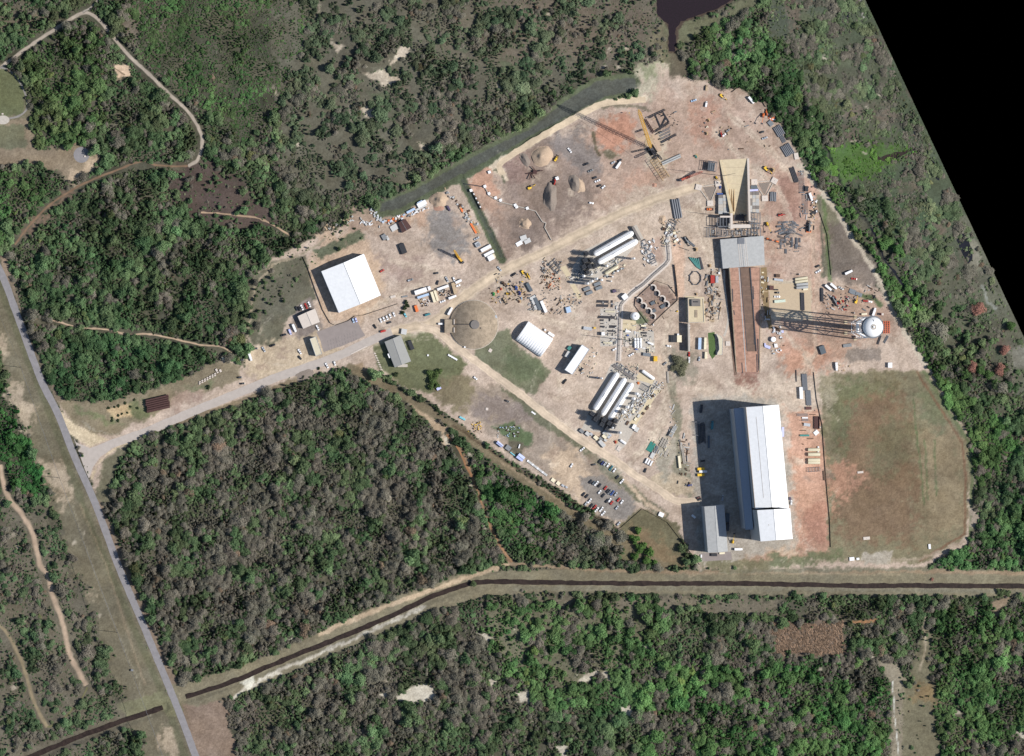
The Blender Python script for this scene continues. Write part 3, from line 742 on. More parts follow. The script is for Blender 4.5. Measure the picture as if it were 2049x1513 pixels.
MAIN = [(-60, 430), (-10, 522), (10, 565), (45, 660), (82, 760), (117, 831), (150, 916), (190, 1006), (237, 1133), (272, 1216), (315, 1319), (360, 1429), (392, 1515), (420, 1590)]
ribbon('asphalt_road', MAIN, 14, M['asphalt'], .09, .4)
ribbon('access_road', [(176, 908), (215, 892), (250, 879), (300, 861), (400, 818), (510, 773), (560, 753), (620, 733), (680, 711), (743, 681), (784, 664)], 17, M['concrete_road'], .07, .6)
sheet('road_junction', [(146, 872), (152, 885), (180, 897), (215, 886), (222, 900), (200, 915), (186, 935), (178, 958), (170, 940)], M['concrete_road'], .05)
sheet('parking_lot', rag([(633, 664), (668, 652), (700, 640), (714, 642), (731, 672), (690, 690), (648, 705), (640, 680)], .6, 6), M['parking'], .06)
stn = sheet('parking_stain', [(100, 100), (101, 100), (101, 101)], M['stain'], .07)
bpy.data.objects.remove(stn)
mb = MB()
for r_ in range(3):
    for k in range(11):
        p = Z('M', 740 + k * 35 + r_ * 8 + rnd.uniform(-4, 4), 690 - k * 13 + r_ * 45 - 40 + rnd.uniform(-4, 4))
        a = G(p[0], p[1]); b = G(p[0] + .9, p[1] + 4.5)
        mb.poly([(a[0] - .18, a[1], .075), (b[0] - .18, b[1], .075), (b[0] + .18, b[1], .075), (a[0] + .18, a[1], .075)])
stn = obj('parking_stall_markings', mb, M['stain']); struct(stn)
D = M['dirt']
ribbon('dirt_road', [(770, 668), (820, 655), (866, 645), (925, 596), (1000, 545), (1080, 509), (1158, 469), (1244, 426), (1320, 396), (1400, 372)], 24, D, .035, 2, (224, 204, 178), .4, .12)
ribbon('dirt_road', [(840, 654), (875, 664), (905, 688), (940, 714), (989, 750), (1043, 790), (1106, 840), (1170, 886), (1220, 915), (1270, 950), (1316, 978), (1352, 1002), (1400, 1004)], 17, D, .045, 1.5, (228, 208, 184), .25, .07)
ribbon('sand_road', [(1006, 350), (1000, 330), (1030, 306), (1100, 264), (1175, 222), (1215, 206), (1292, 199)], 14, D, .04, 1, (226, 206, 178), .25, .03)
GR = (168, 160, 150)
ribbon('gravel_path', [(-40, 160), (0, 135), (60, 92), (120, 52), (160, 28), (178, 27), (200, 42), (235, 85), (262, 115), (300, 150), (340, 190), (375, 222), (400, 262), (404, 290), (395, 320), (376, 332)], 9, D, .04, 1, (182, 170, 156), .5, 0)
ribbon('gravel_path', [(165, 25), (185, 12), (205, -10), (230, -40)], 5, D, .045, .8, GR, .5)
ribbon('gravel_path', [(0, 134), (20, 142), (40, 165), (53, 195), (53, 218), (38, 232), (10, 238), (-30, 240)], 5, D, .05, .5, (150, 146, 142), .4)
ribbon('forest_path', [(376, 332), (350, 333), (310, 330), (285, 322), (240, 338), (180, 362), (145, 380), (100, 410), (60, 450), (30, 490)], 6, D, .04, 1, (140, 116, 96), .6)
ribbon('forest_path', [(62, 640), (85, 636), (120, 645), (160, 655), (215, 660), (260, 670), (290, 668), (340, 676), (400, 690), (440, 693), (465, 705)], 5, D, .04, 1.2, (196, 172, 148), .6)
ribbon('forest_path', [(0, 930), (12, 985), (40, 1025), (62, 1060), (75, 1105), (80, 1130), (95, 1150), (105, 1190), (120, 1230), (130, 1265), (140, 1310), (158, 1345), (172, 1372)], 14, D, .04, 1.6, (190, 168, 146), .6)
ribbon('forest_path', [(-20, 1240), (10, 1262), (35, 1305), (50, 1345), (62, 1385), (75, 1420), (95, 1455)], 11, D, .04, 1.6, (156, 142, 116), .7)
ribbon('forest_path', [(175, 1375), (165, 1395), (140, 1425), (120, 1445), (95, 1455)], 5, D, .045, 1, (120, 118, 84), .7)
ribbon('forest_path', [(402, 425), (450, 428), (500, 434), (530, 442), (580, 470)], 5, D, .04, 1.4, (190, 164, 138), .6)
ribbon('forest_path', [(895, 870), (918, 900), (932, 930), (945, 955)], 6, D, .04, 1.2, (166, 124, 92), .6)
ribbon('forest_path', [(955, 980), (975, 1040), (1000, 1090), (1025, 1125)], 5, D, .04, 1.2, (166, 130, 100), .6)
ribbon('forest_path', [(250, 150), (210, 130), (205, 180), (200, 215), (165, 245), (150, 290)], 4, D, .04, 1.2, (150, 130, 108), .7)
ribbon('canal_water', CANAL, 9.5, M['water'], -1.25, 1.1, w2=9.5)
ribbon('canal_water', CANAL2, 10, M['water'], -1.25, 1.0)
def pond(pts, m='pond', z=.03, seed=0, amp=2):
    sheet('pond_water', rag(pts, amp, 4, seed), M[m], z)
pond([(1738, 314), (1750, 311), (1764, 315), (1780, 309), (1800, 304), (1833, 294), (1832, 299), (1806, 311), (1790, 318), (1775, 323), (1758, 321), (1742, 319)], 'water', seed=5, amp=2.2)
ribbon('creek_water', [(1824, 245), (1836, 268), (1840, 290), (1850, 305), (1866, 325), (1880, 350)], 5, M['water'], .03, 2.2)
ribbon('creek_water', [(1742, 455), (1756, 480), (1768, 515), (1790, 545), (1812, 575), (1826, 605), (1842, 630)], 4, M['pond'], .03, 1.8)
pond([(1908, 458), (1922, 460), (1932, 470), (1945, 495), (1946, 520), (1938, 528), (1922, 500)], seed=9, amp=2)
pond([(1856, 315), (1870, 325), (1880, 345), (1880, 362), (1868, 352), (1858, 332)], seed=12, amp=1.5)
pond([(1825, 248), (1838, 262), (1840, 278), (1830, 272)], seed=15, amp=1.2)
pond([(1817, 585), (1825, 590), (1838, 625), (1830, 625), (1820, 605)], seed=19, amp=1)
pond([(1700, 18), (1695, 10), (1690, 30), (1692, 45), (1698, 40)], seed=21, amp=1)
pond([(1312, -60), (1314, 28), (1326, 42), (1338, 48), (1337, 102), (1351, 104), (1353, 56), (1364, 42), (1400, 30), (1440, 14), (1470, -2), (1530, -60)], 'purple', seed=25, amp=2.5)

# ================================================================= WOODLAND
def ico(n=1):
    t = (1 + 5 ** .5) / 2
    v = [(-1, t, 0), (1, t, 0), (-1, -t, 0), (1, -t, 0), (0, -1, t), (0, 1, t), (0, -1, -t), (0, 1, -t), (t, 0, -1), (t, 0, 1), (-t, 0, -1), (-t, 0, 1)]
    v = [Vector(p).normalized() for p in v]
    f = [(0, 11, 5), (0, 5, 1), (0, 1, 7), (0, 7, 10), (0, 10, 11), (1, 5, 9), (5, 11, 4), (11, 10, 2), (10, 7, 6), (7, 1, 8), (3, 9, 4), (3, 4, 2), (3, 2, 6), (3, 6, 8), (3, 8, 9), (4, 9, 5), (2, 4, 11), (6, 2, 10), (8, 6, 7), (9, 8, 1)]
    for _ in range(n):
        mid = {}; nf = []
        def m(a, b):
            k = (min(a, b), max(a, b))
            if k not in mid: v.append(((v[a] + v[b]) / 2).normalized()); mid[k] = len(v) - 1
            return mid[k]
        for a, b, c in f:
            ab, bc, ca = m(a, b), m(b, c), m(c, a); nf += [(a, ab, ca), (b, bc, ab), (c, ca, bc), (ab, bc, ca)]
        f = nf
    return v, f
ICO0 = ico(0); ICO1 = ico(1)
def crown_mb(seed, leafy=True, lobes=9, leaves=240, flat=.75):
    """unit crown (radius about 1): uneven lobes of leafage with many leaf sized faces standing off them"""
    r = random.Random(seed); mb = MB(); L = []
    for k in range(lobes):
        a = r.uniform(0, 6.28); d = (r.uniform(0, .72) ** .8) if k else 0
        rr = r.uniform(.27, .46) * (1.15 - .35 * d)
        z = flat * (1 - d * d) * r.uniform(.55, 1.0)
        L.append((Vector((math.cos(a) * d, math.sin(a) * d, z)), rr))
    V0, F0 = ICO1 if leafy else ICO0
    for c, rr in L:
        i = len(mb.v); s = .80 if leafy else .42
        for p in V0:
            k = rr * s * r.uniform(.78, 1.15); mb.v.append((c.x + p.x * k, c.y + p.y * k, max(.02, c.z + p.z * k * .8)))
        mb.f += [tuple(i + q for q in f) for f in F0]
    for _ in range(leaves):
        c, rr = r.choice(L)
        d = Vector((r.gauss(0, 1), r.gauss(0, 1), abs(r.gauss(0, 1)) * .9 + .05)).normalized()
        p = c + d * rr * r.uniform(.75, 1.22); n = (d * .55 + Vector((r.gauss(0, .38), r.gauss(0, .38), .75))).normalized()
        a = n.orthogonal().normalized(); a = Matrix.Rotation(r.uniform(0, 6.28), 3, n) @ a; b = n.cross(a)
        if leafy: sa, sb = r.uniform(.07, .14), r.uniform(.06, .12)
        else: sa, sb = r.uniform(.12, .26), r.uniform(.025, .05)
        i = len(mb.v); mb.v += [tuple(p + a * sa), tuple(p + b * sb), tuple(p - a * sa), tuple(p - b * sb)]; mb.f.append((i, i + 1, i + 2, i + 3))
    return mb
CROWNS = [crown_mb(100 + k, True, 7 + k % 4, 300, .62).mesh('leafy_crown_mesh', M['leaf'], False) for k in range(6)]
TWIGS = [crown_mb(200 + k, False, 12, 520, .6).mesh('bare_crown_mesh', M['leaf']) for k in range(4)]
BUSH = [crown_mb(300 + k, True, 5, 90, .6).mesh('bush_mesh', M['leaf']) for k in range(3)]

# what grows where: outline, share of bare grey crowns, green tint, crown scale, height scale
GREEN = np.array([84, 104, 66.]); BRIGHT = np.array([86, 122, 62.]); DARK = np.array([66, 86, 60.]); OLIVE = np.array([100, 106, 74.])
ZONES = [([(-100,-100),(2300,-100),(2300,1700),(-100,1700)], .22, GREEN, 1, 1),
 ([(560,-90),(1340,-90),(1340,120),(1180,150),(1000,240),(760,390),(560,400)], .30, np.array([82,96,68.]), .95, .8),
 ([(250,60),(290,-90),(560,-90),(620,60),(560,200),(500,300),(420,230),(300,140)], .05, np.array([74,104,56.]), .6, .45),
 ([(50,60),(200,50),(220,250),(150,310),(60,300)], .12, np.array([78,100,56.]), 1.05, 1.1),
 ([(-90,330),(130,360),(40,480),(-90,500)], .03, np.array([72,100,54.]), .8, .8),
 ([(0,440),(250,380),(500,420),(560,480),(500,560),(440,690),(120,640),(20,540)], .14, np.array([78,100,62.]), 1, 1.1),
 ([(60,650),(440,700),(400,740),(200,810),(110,790)], .06, np.array([70,96,58.]), .9, 1),
 ([(-90,600),(30,800),(95,990),(60,1010),(-90,900)], .02, np.array([60,102,50.]), .7, .8),
 ([(-90,980),(60,990),(110,1050),(150,1150),(240,1400),(250,1470),(120,1560),(-90,1560)], .3, np.array([78,98,64.]), .95, .8),
 ([(230,960),(270,890),(480,810),(700,740),(860,820),(980,1000),(1010,1110),(880,1160),(600,1270),(370,1360),(300,1240),(230,1050)], .58, np.array([84,104,66.]), 1.0, 1.05),
 ([(920,900),(1000,930),(1240,1080),(1190,1130),(1040,1110),(980,1030)], .15, np.array([72,106,56.]), .95, 1),
 ([(1120,1010),(1250,1090),(1240,1135),(1120,1120)], .7, np.array([84,96,70.]), 1, 1),
 ([(400,1400),(700,1290),(960,1220),(1000,1330),(1000,1600),(440,1600)], .55, np.array([86,106,68.]), 1.0, 1.0),
 ([(960,1200),(1340,1200),(1320,1420),(1050,1420),(980,1330)], .2, np.array([82,112,62.]), 1.05, .95),
 ([(1280,1330),(1480,1300),(1780,1330),(1780,1600),(1280,1600)], .28, np.array([80,116,60.]), 1.0, 1),
 ([(1480,1200),(1830,1200),(1830,1330),(1480,1330)], .40, np.array([84,106,64.]), .95, .9),
 ([(1860,1210),(2200,1200),(2200,1600),(1870,1600)], .25, np.array([80,112,60.]), 1.0, 1.05),
 ([(1850,1140),(1960,1060),(2200,850),(2200,1140)], .16, np.array([74,104,58.]), 1.1, 1.15),
 ([(1360,40),(1440,40),(1540,60),(1560,200),(1450,170),(1370,140)], .22, np.array([84,110,62.]), .95, .9),
 ([(1440,110),(1560,90),(1620,330),(1560,250),(1490,170)], .12, np.array([80,116,58.]), .95, .9),
 ([(1530,-90),(1900,-90),(2200,700),(2100,820),(1990,800),(1850,620),(1790,420),(1620,330),(1560,230)], .38, np.array([92,106,72.]), .98, .42),
 ([(1400,120),(1480,60),(1570,60),(1600,150),(1660,250),(1680,330),(1640,380),(1540,240),(1480,190)], .10, np.array([76,104,60.]), 1.0, .95),
 ([(1610,330),(1650,330),(1700,400),(1800,500),(1880,680),(1990,820),(2049,900),(1950,990),(1900,830),(1800,620),(1720,480)], .14, np.array([84,118,60.]), .95, .9),
 ([(1650,295),(1740,285),(1830,290),(1834,300),(1770,330),(1745,358),(1690,362),(1660,340)], .0, np.array([88,128,50.]), .7, .3),
 ([(1830,560),(2010,680),(2049,820),(1960,830),(1860,700)], .3, np.array([82,104,64.]), 1.15, 1)]

def gen_points():
    pts = []
    sp = 4.5                       # px between candidate trees
    gx = np.arange(-110, 2170, sp); gy = np.arange(-100, 1620, sp)
    A, B = np.meshgrid(gx, gy); r = np.random.RandomState(5)
    A = (A + r.uniform(-.5, .5, A.shape) * sp * 1.1).ravel(); B = (B + r.uniform(-.5, .5, B.shape) * sp * 1.1).ravel()
    _, tr = ground_eval(A, B)
    ok = A < edge_x(B) - 5
    for (P, w, clr) in CLEAR:
        m = (A > P[:, 0].min() - 20) & (A < P[:, 0].max() + 20) & (B > P[:, 1].min() - 20) & (B < P[:, 1].max() + 20)
        d = sdf_line(A[m], B[m], P); k = ok[m]; k &= d > w / 2 + clr; ok[m] = k
    # gaps and clumps
    cl = fbm(A / 26., B / 26., 120, 3)
    dens = np.where(tr > .9, 1.0, tr * np.clip((cl - .5) * 6 + 1.0, 0, 2.6))
    gap = fbm(A / 17., B / 17., 140, 3)
    dens = np.where(gap < .285, dens * .12, dens)
    ok &= r.rand(len(A)) < dens
    A = A[ok]; B = B[ok]; tr = tr[ok]; n = len(A)
    grey = np.zeros(n); tint = np.zeros((n, 3)); cs = np.ones(n); hs = np.ones(n)
    wx = A + (fbm(A / 20., B / 20., 150) - .5) * 40; wy = B + (fbm(A / 20., B / 20., 151) - .5) * 40
    for P, g, t, c, h in ZONES:
        P = np.array(P, float); m = sdf_poly(wx, wy, P) < 0
        grey[m] = g; tint[m] = t; cs[m] = c; hs[m] = h
    gn = fbm(A / 30., B / 30., 160, 4); gq = np.argsort(np.argsort(gn)) / n       # uniform rank, clumped in space
    u = .62 * gq + .38 * r.rand(n); u = np.argsort(np.argsort(u)) / n
    bare = u < grey
    hf = fbm(A / 15., B / 15., 170, 2)
    cs = cs * np.clip(.62 + (fbm(A / 45., B / 45., 171, 3) - .3) * 1.9, .6, 1.5)
    rad = .86 * (1.3 + r.rand(n) ** 1.5 * .9 + r.rand(n) ** 9 * 4.5 + np.clip(hf - .5, 0, 1) * 2.4) * cs
    rad = np.where(tr < .5, rad * .92, rad)
    h2 = fbm(A / 30., B / 30., 175, 3)
    hei = .68 * (1.9 + r.rand(n) ** 2 * 2.0 + np.clip(hf - .5, 0, 1) * 20 + np.clip(h2 - .5, 0, 1) * 18) * hs * np.where(bare, 1.05, 1)
    hei = hei + np.clip(rad - 2.0, 0, 4) * 1.25 * hs
    # tints
    br = 1 + (fbm(A / 22., B / 22., 180, 3) - .5) * .5 + (fbm(A / 70., B / 70., 181, 3) - .5) * .5 + r.uniform(-.12, .12, n)
    c = tint * br[:, None] + (fbm(A / 35., B / 35., 190, 3) - .5)[:, None] * np.array([34, 6, 10])
    gcol = np.array([112, 106, 92.]) * (1 + r.uniform(-.12, .12, n))[:, None] + (fbm(A / 28., B / 28., 195, 3) - .5)[:, None] * np.array([16, 4, 8])
    c = np.where(bare[:, None], gcol, c)
    red = (r.rand(n) < .02); c[red] = c[red] * np.array([1.1, .97, .9])
    return A, B, rad, hei, bare, c

CLEAR = []
for (pts, w, clr) in ((MAIN, 14, 7), ([(-40,160),(0,135),(60,92),(120,52),(165,25),(200,42),(235,85),(262,115),(340,190),(375,222),(400,262),(404,290),(395,320),(376,332)], 9, 5),
        ([(376,332),(310,330),(240,338),(180,362),(100,410),(60,450),(30,490)], 6, 5), ([(62,640),(120,645),(215,660),(290,668),(400,690),(465,705)], 6, 4),
        ([(0,930),(12,985),(62,1060),(80,1130),(105,1190),(130,1265),(158,1345),(172,1372)], 14, 4), ([(-20,1240),(35,1305),(62,1385),(95,1455)], 11, 4),
        ([(175,1375),(140,1425),(95,1455)], 4, 2), ([(402,425),(500,434),(580,470)], 4, 2), ([(895,870),(932,930),(945,955)], 5, 4), ([(940,940),(955,980),(975,1040),(1000,1090),(1025,1125)], 4, 2.5),
        ([(250,150),(205,180),(165,245),(150,290)], 4, 2), ([(165,25),(205,-10)], 4, 3), ([(640,-20),(635,30),(628,45)], 3, 2), ([(690,145),(700,225),(706,250)], 3, 1),
        ([(765,250),(900,250),(1000,130)], 1, 0), (CANAL, 16, 4), (CANAL2, 20, 5), ([(400,560),(408,640),(405,690)], 2, 1.5), ([(322,870),(318,960)], 5, 2),
        ([(1640,270),(1672,330),(1700,400),(1742,455),(1768,515),(1800,560),(1822,600)], 4, 1.5)):
    CLEAR.append((np.array(pts, float), w, clr))
A, B, RAD, HEI, BARE, TC = gen_points()
print('trees', len(A))
_l = (TC * np.array([.3, .59, .11])).sum(1, keepdims=True)
TL = lin((TC - _l) * .78 + _l + np.array([2, 3, 3.])) * 2.0 
G0 = np.array([G(a, b) for a, b in zip(A, B)])
score = RAD * (1 + .3 * HEI / 6)
inframe = (A > 8) & (A < 2040) & (B > 8) & (B < 1505)
order = np.argsort(-np.where(inframe, score, 0))
# the largest crowns, spread over the woods, are trees of their own
single = order[:300]
sset = np.zeros(len(A), bool); sset[single] = True

def gn_scatter(name, prot_meshes, sel_idx, P, S, rot, tint, label, cat):
    n = len(P)
    me = bpy.data.meshes.new(name); me.vertices.add(n); me.vertices.foreach_set('co', P.astype(np.float32).ravel())
    a = me.attributes.new('scl', 'FLOAT_VECTOR', 'POINT'); a.data.foreach_set('vector', S.astype(np.float32).ravel())
    a = me.attributes.new('rotv', 'FLOAT_VECTOR', 'POINT'); a.data.foreach_set('vector', np.stack([rot * 0, rot * 0, rot], 1).astype(np.float32).ravel())
    a = me.attributes.new('idx', 'INT', 'POINT'); a.data.foreach_set('value', sel_idx.astype(np.int32))
    a = me.attributes.new('tint', 'FLOAT_COLOR', 'POINT'); a.data.foreach_set('color', np.hstack([tint, np.ones((n, 1))]).astype(np.float32).ravel())
    me.materials.append(M['leaf'])
    o = bpy.data.objects.new(name, me); COL.objects.link(o)
    pc = bpy.data.collections.new(name + '_kinds')
    for k, pm in enumerate(prot_meshes):
        po = bpy.data.objects.new('%s_kind_%02d' % (name, k), pm); pc.objects.link(po)
    ng = bpy.data.node_groups.new(name, 'GeometryNodeTree')
    ng.interface.new_socket('Geometry', in_out='INPUT', socket_type='NodeSocketGeometry')
    ng.interface.new_socket('Geometry', in_out='OUTPUT', socket_type='NodeSocketGeometry')
    N = ng.nodes; gi = N.new('NodeGroupInput'); gout = N.new('NodeGroupOutput')
    ip = N.new('GeometryNodeInstanceOnPoints'); ci = N.new('GeometryNodeCollectionInfo')
    ci.inputs['Collection'].default_value = pc; ci.inputs['Separate Children'].default_value = True; ci.inputs['Reset Children'].default_value = True
    m2p = N.new('GeometryNodeMeshToPoints')
    def na(nm, t):
        x = N.new('GeometryNodeInputNamedAttribute'); x.data_type = t; x.inputs['Name'].default_value = nm; return x.outputs['Attribute']
    e2r = N.new('FunctionNodeEulerToRotation')
    L = ng.links
    L.new(gi.outputs[0], m2p.inputs['Mesh']); L.new(m2p.outputs[0], ip.inputs['Points']); L.new(ci.outputs[0], ip.inputs['Instance'])
    ip.inputs['Pick Instance'].default_value = True
    L.new(na('idx', 'INT'), ip.inputs['Instance Index']); L.new(na('scl', 'FLOAT_VECTOR'), ip.inputs['Scale'])
    L.new(na('rotv', 'FLOAT_VECTOR'), e2r.inputs[0]); L.new(e2r.outputs[0], ip.inputs['Rotation'])
    L.new(ip.outputs[0], gout.inputs[0])
    md = o.modifiers.new('scatter', 'NODES'); md.node_group = ng
    stuff(o, label, cat); return o
def scatter(name, mask, meshes, label, cat, base_idx=None):
    k = np.where(mask)[0]; n = len(k); r = np.random.RandomState(9)
    S = np.stack([RAD[k] * r.uniform(.9, 1.15, n), RAD[k] * r.uniform(.9, 1.15, n), HEI[k]], 1)
    P = G0[k].copy(); P[:, 2] = -.1
    return gn_scatter(name, meshes, r.randint(0, len(meshes), n), P, S, r.uniform(0, 6.28, n), TL[k], label, cat)
scatter('woodland', (~sset) & (~BARE), CROWNS, 'dense green woodland canopy surrounding the launch site', 'woodland')
scatter('bare_woodland', (~sset) & BARE, TWIGS, 'grey brown leafless crowns mixed through the woodland', 'woodland')
# low scrub on thin ground
r = np.random.RandomState(31); n = 60000
a = r.uniform(-60, 2100, n); b = r.uniform(-50, 1560, n)
_, tr = ground_eval(a, b)
k = (tr < .8) & (tr > .035) & (a < edge_x(b) - 4) & (r.rand(n) < .3 + tr * 1.2)
a = a[k]; b = b[k]; n = len(a); print('bushes', n)
kk = np.ones(len(a), bool)
for (Pc, w_, clr_) in CLEAR: kk &= ~(sdf_line(a, b, Pc) < w_ / 2 + 1.5)
a = a[kk]; b = b[kk]; n = len(a)
P = np.array([G(x, y) for x, y in zip(a, b)]); P[:, 2] = -.05
lime = (sdf_poly(a, b, np.array([(1650.,295),(1740,285),(1830,290),(1834,300),(1770,330),(1745,358),(1690,362),(1660,340)])) < 4)
rr = r.uniform(.45, 1.5, n); S = np.stack([rr, rr, rr * r.uniform(.5, 1.1, n)], 1)
tc = np.array([90, 100, 74.]) * (1 + r.uniform(-.22, .25, n))[:, None] + (fbm(a / 25., b / 25., 77) - .5)[:, None] * np.array([50, 10, 30])
tc[lime] = np.array([84, 122, 48.]) * (1 + r.uniform(-.12, .12, lime.sum()))[:, None]
gn_scatter('low_scrub', BUSH, r.randint(0, 3, n), P, S, r.uniform(0, 6.28, n), lin(tc * .9 + 10) * 2.0, 'low scattered scrub on the sandy and marshy ground', 'scrub')
# understory below the closed canopy
n = 30000; a = r.uniform(-50, 2090, n); b = r.uniform(-50, 1560, n); _, tr = ground_eval(a, b); k = (tr > .85) & (a < edge_x(b) - 4)
for (Pc, w_, clr_) in CLEAR: k &= ~(sdf_line(a, b, Pc) < w_ / 2 + 1)
a = a[k]; b = b[k]; n = len(a); P = np.array([G(x, y) for x, y in zip(a, b)]); P[:, 2] = -.05
rr = r.uniform(.9, 2.0, n); S = np.stack([rr, rr, rr * r.uniform(.5, .9, n)], 1)
tc = np.array([92, 98, 76.]) * (1 + r.uniform(-.18, .2, n))[:, None]
gn_scatter('understory', BUSH, r.randint(0, 3, n), P, S, r.uniform(0, 6.28, n), lin(tc) * 1.45, 'low green understory below the woodland canopy', 'undergrowth')
# brushwood dump
n = 2200; a = r.uniform(1540, 1694, n); b = r.uniform(1236, 1320, n); k = sdf_poly(a + (vn(a/9., b/9., 4) - .5) * 16, b + (vn(a/9., b/9., 5) - .5) * 16, np.array([(1548., 1246), (1686, 1244), (1690, 1300), (1678, 1312), (1550, 1308)])) < 0; a = a[k]; b = b[k]; n = len(a); P = np.array([G(x, y) for x, y in zip(a, b)])
S = np.stack([r.uniform(.9, 2.4, n), r.uniform(.4, .9, n), r.uniform(.3, 1.0, n)], 1)
tc = np.array([158, 136, 116.]) * (1 + r.uniform(-.25, .2, n))[:, None]
gn_scatter('brushwood_heap', TWIGS, r.randint(0, 4, n), P, S, r.uniform(-1.3, -.6, n), lin(tc) * 1.45, 'brown field of felled brushwood in the southern wood', 'brushwood')

def region_name(x, y):
    if y > 1195: 
        if x < 330: return 'in the scrub left of the asphalt road'
        if x < 980: return 'in the grey wood below the canal'
        if x < 1420: return 'in the open wood below the canal bend'
        if x < 1790: return 'in the wood around the brushwood heap'
        return 'in the wood right of the long clearing'
    if x < 200 and y > 800: return 'in the scrub beside the sandy track'
    if x < 1030 and y > 735: return 'in the grey wood below the access road'
    if x < 1400 and y > 880: return 'in the strip between trail and car park'
    if x > 1840 and y > 740: return 'in the wood right of the grass field'
    if x > 1600: return 'in the marsh beyond the site edge'
    if x > 1330: return 'in the green thicket above the launch pad'
    if x < 420 and y < 340: return 'inside the loop of the gravel path'
    if y < 430 and x < 700: return 'in the low wood right of the gravel path'
    if y < 430: return 'in the scrub above the retention basin'
    return 'in the dense wood above the forest path'
TR_PROTO = {}
trunk = MB().tube((0, 0, -.1), (0, 0, .72), .07, 7, .035)
for t in range(4):
    aa = t * 1.6 + .4; trunk.tube((0, 0, .3 + .07 * t), (math.cos(aa) * .55, math.sin(aa) * .55, .62), .03, 5, .012)
TRUNK = trunk.mesh('tree_trunk_mesh', M['bark'])
def add_tree(x, y, rad, hei, bare, tl, label=None, kidx=None):
    nm = 'leafless_tree' if bare else 'broadleaf_tree'
    g = G(x, y); t = root(nm, (g[0], g[1], 0), rnd.uniform(0, 6.28))
    t.scale = (rad, rad, hei)
    me = (TWIGS if bare else CROWNS)[rnd.randrange(4)]
    c = bpy.data.objects.new('crown', me); COL.objects.link(c); c.parent = t; c['tint'] = [float(q) for q in tl]
    c2 = bpy.data.objects.new('trunk', TRUNK); COL.objects.link(c2); c2.parent = t
    KIDS[t.name] = [c, c2]
    if label is None:
        bright = tl[1] > .125
        look = ('tall ' if hei > 6.5 else 'broad ') + (('grey leafless tree' if tl[0] < .12 else 'pale brown leafless tree') if bare else ('bright green tree' if bright else 'dark green tree'))
        label = look + ' ' + region_name(x, y)
    tag(t, label, 'tree', 'large trees standing in the woods'); return t
for i in single: add_tree(A[i], B[i], RAD[i] * 1.12, HEI[i] * 1.1, BARE[i], TL[i])

# ================================================================= BUILDERS
WH = (.80, .80, .80)
COLS = dict(white=(.78, .78, .79), silver=(.42, .44, .47), grey=(.20, .21, .22), dark=(.03, .032, .038), black=(.02, .02, .022), red=(.42, .045, .035),
            blue=(.05, .10, .30), teal=(.05, .20, .23), brown=(.10, .06, .04), yellow=(.75, .48, .05), orange=(.70, .18, .05), green=(.04, .28, .09),
            cream=(.72, .65, .48), tan=(.45, .34, .22), paleblue=(.40, .52, .68), lilac=(.50, .52, .80), steel=(.17, .19, .21), slate=(.10, .12, .14),
            seagreen=(.05, .21, .19), palegreen=(.55, .62, .52), rust=(.10, .045, .04), cyan=(.18, .50, .58), navy=(.04, .05, .16), lightgrey=(.50, .50, .49), purple=(.09, .07, .12))
def wheels(r, xs, y, rad=.36, w=.26):
    for x in xs:
        for s in (-1, 1):
            key = ('wheel', rad, w)
            if key not in WM: WM[key] = MB().tube((0, -w / 2, 0), (0, w / 2, 0), rad, 10).mesh('wheel_mesh', M['tyre'])
            obj('wheel', WM[key], None, r, loc=(x, s * y, rad))
WM = {}
def loft(secs, mb=None):
    """secs: (x, half width, z0, z1)"""
    mb = mb or MB(); i = len(mb.v)
    for x, w, z0, z1 in secs: mb.v += [(x, -w, z0), (x, w, z0), (x, w * .93, z1), (x, -w * .93, z1)]
    for k in range(len(secs) - 1):
        a = i + 4 * k
        for j in range(4): mb.f.append((a + j, a + 4 + j, a + 4 + (j + 1) % 4, a + (j + 1) % 4))
    e = i + 4 * (len(secs) - 1)
    mb.f.append((i, i + 1, i + 2, i + 3)); mb.f.append((e + 3, e + 2, e + 1, e)); return mb
def b_suv():
    r = root('parked_suv')
    obj('body', loft([(-2.35, .82, .45, .95), (-2.2, .93, .35, 1.08), (-1., .95, .32, 1.08), (1.0, .95, .32, 1.05), (1.9, .92, .35, .95), (2.35, .8, .42, .78)]), M['paint'], r)
    obj('window_band', loft([(-2.12, .84, 1.05, 1.12), (-1.8, .85, 1.05, 1.58), (.25, .85, 1.05, 1.6), (1.0, .82, 1.03, 1.08)]), M['glass'], r)
    obj('roof', loft([(-1.9, .78, 1.58, 1.64), (-1.6, .8, 1.58, 1.7), (.05, .78, 1.6, 1.68), (.3, .74, 1.58, 1.62)]), M['paint'], r)
    wheels(r, (-1.4, 1.45), .83); return r
def b_pickup():
    r = root('parked_pickup')
    mb = loft([(.1, .93, .45, 1.15), (1.3, .95, .42, 1.12), (2.3, .95, .42, 1.08), (2.85, .86, .5, .9)])
    obj('body', mb, M['paint'], r)
    obj('window_band', loft([(-.75, .86, 1.1, 1.75), (.9, .84, 1.1, 1.75), (1.45, .84, 1.1, 1.15)]), M['glass'], r)
    obj('roof', loft([(-.7, .8, 1.74, 1.82), (.75, .78, 1.74, 1.8)]), M['paint'], r)
    obj('cab', loft([(-.85, .93, .45, 1.2), (.1, .93, .45, 1.2)]), M['paint'], r)
    bed = MB(); bed.box(-1.85, 0, .7, 1.98, 1.8, .08)
    for s in (-1, 1): bed.box(-1.85, s * .92, .45, 1.98, .08, .7)
    bed.box(-2.84, 0, .45, .08, 1.8, .7)
    obj('cargo_bed', bed, M['paint'], r); wheels(r, (-1.75, 1.85), .84, .4); return r
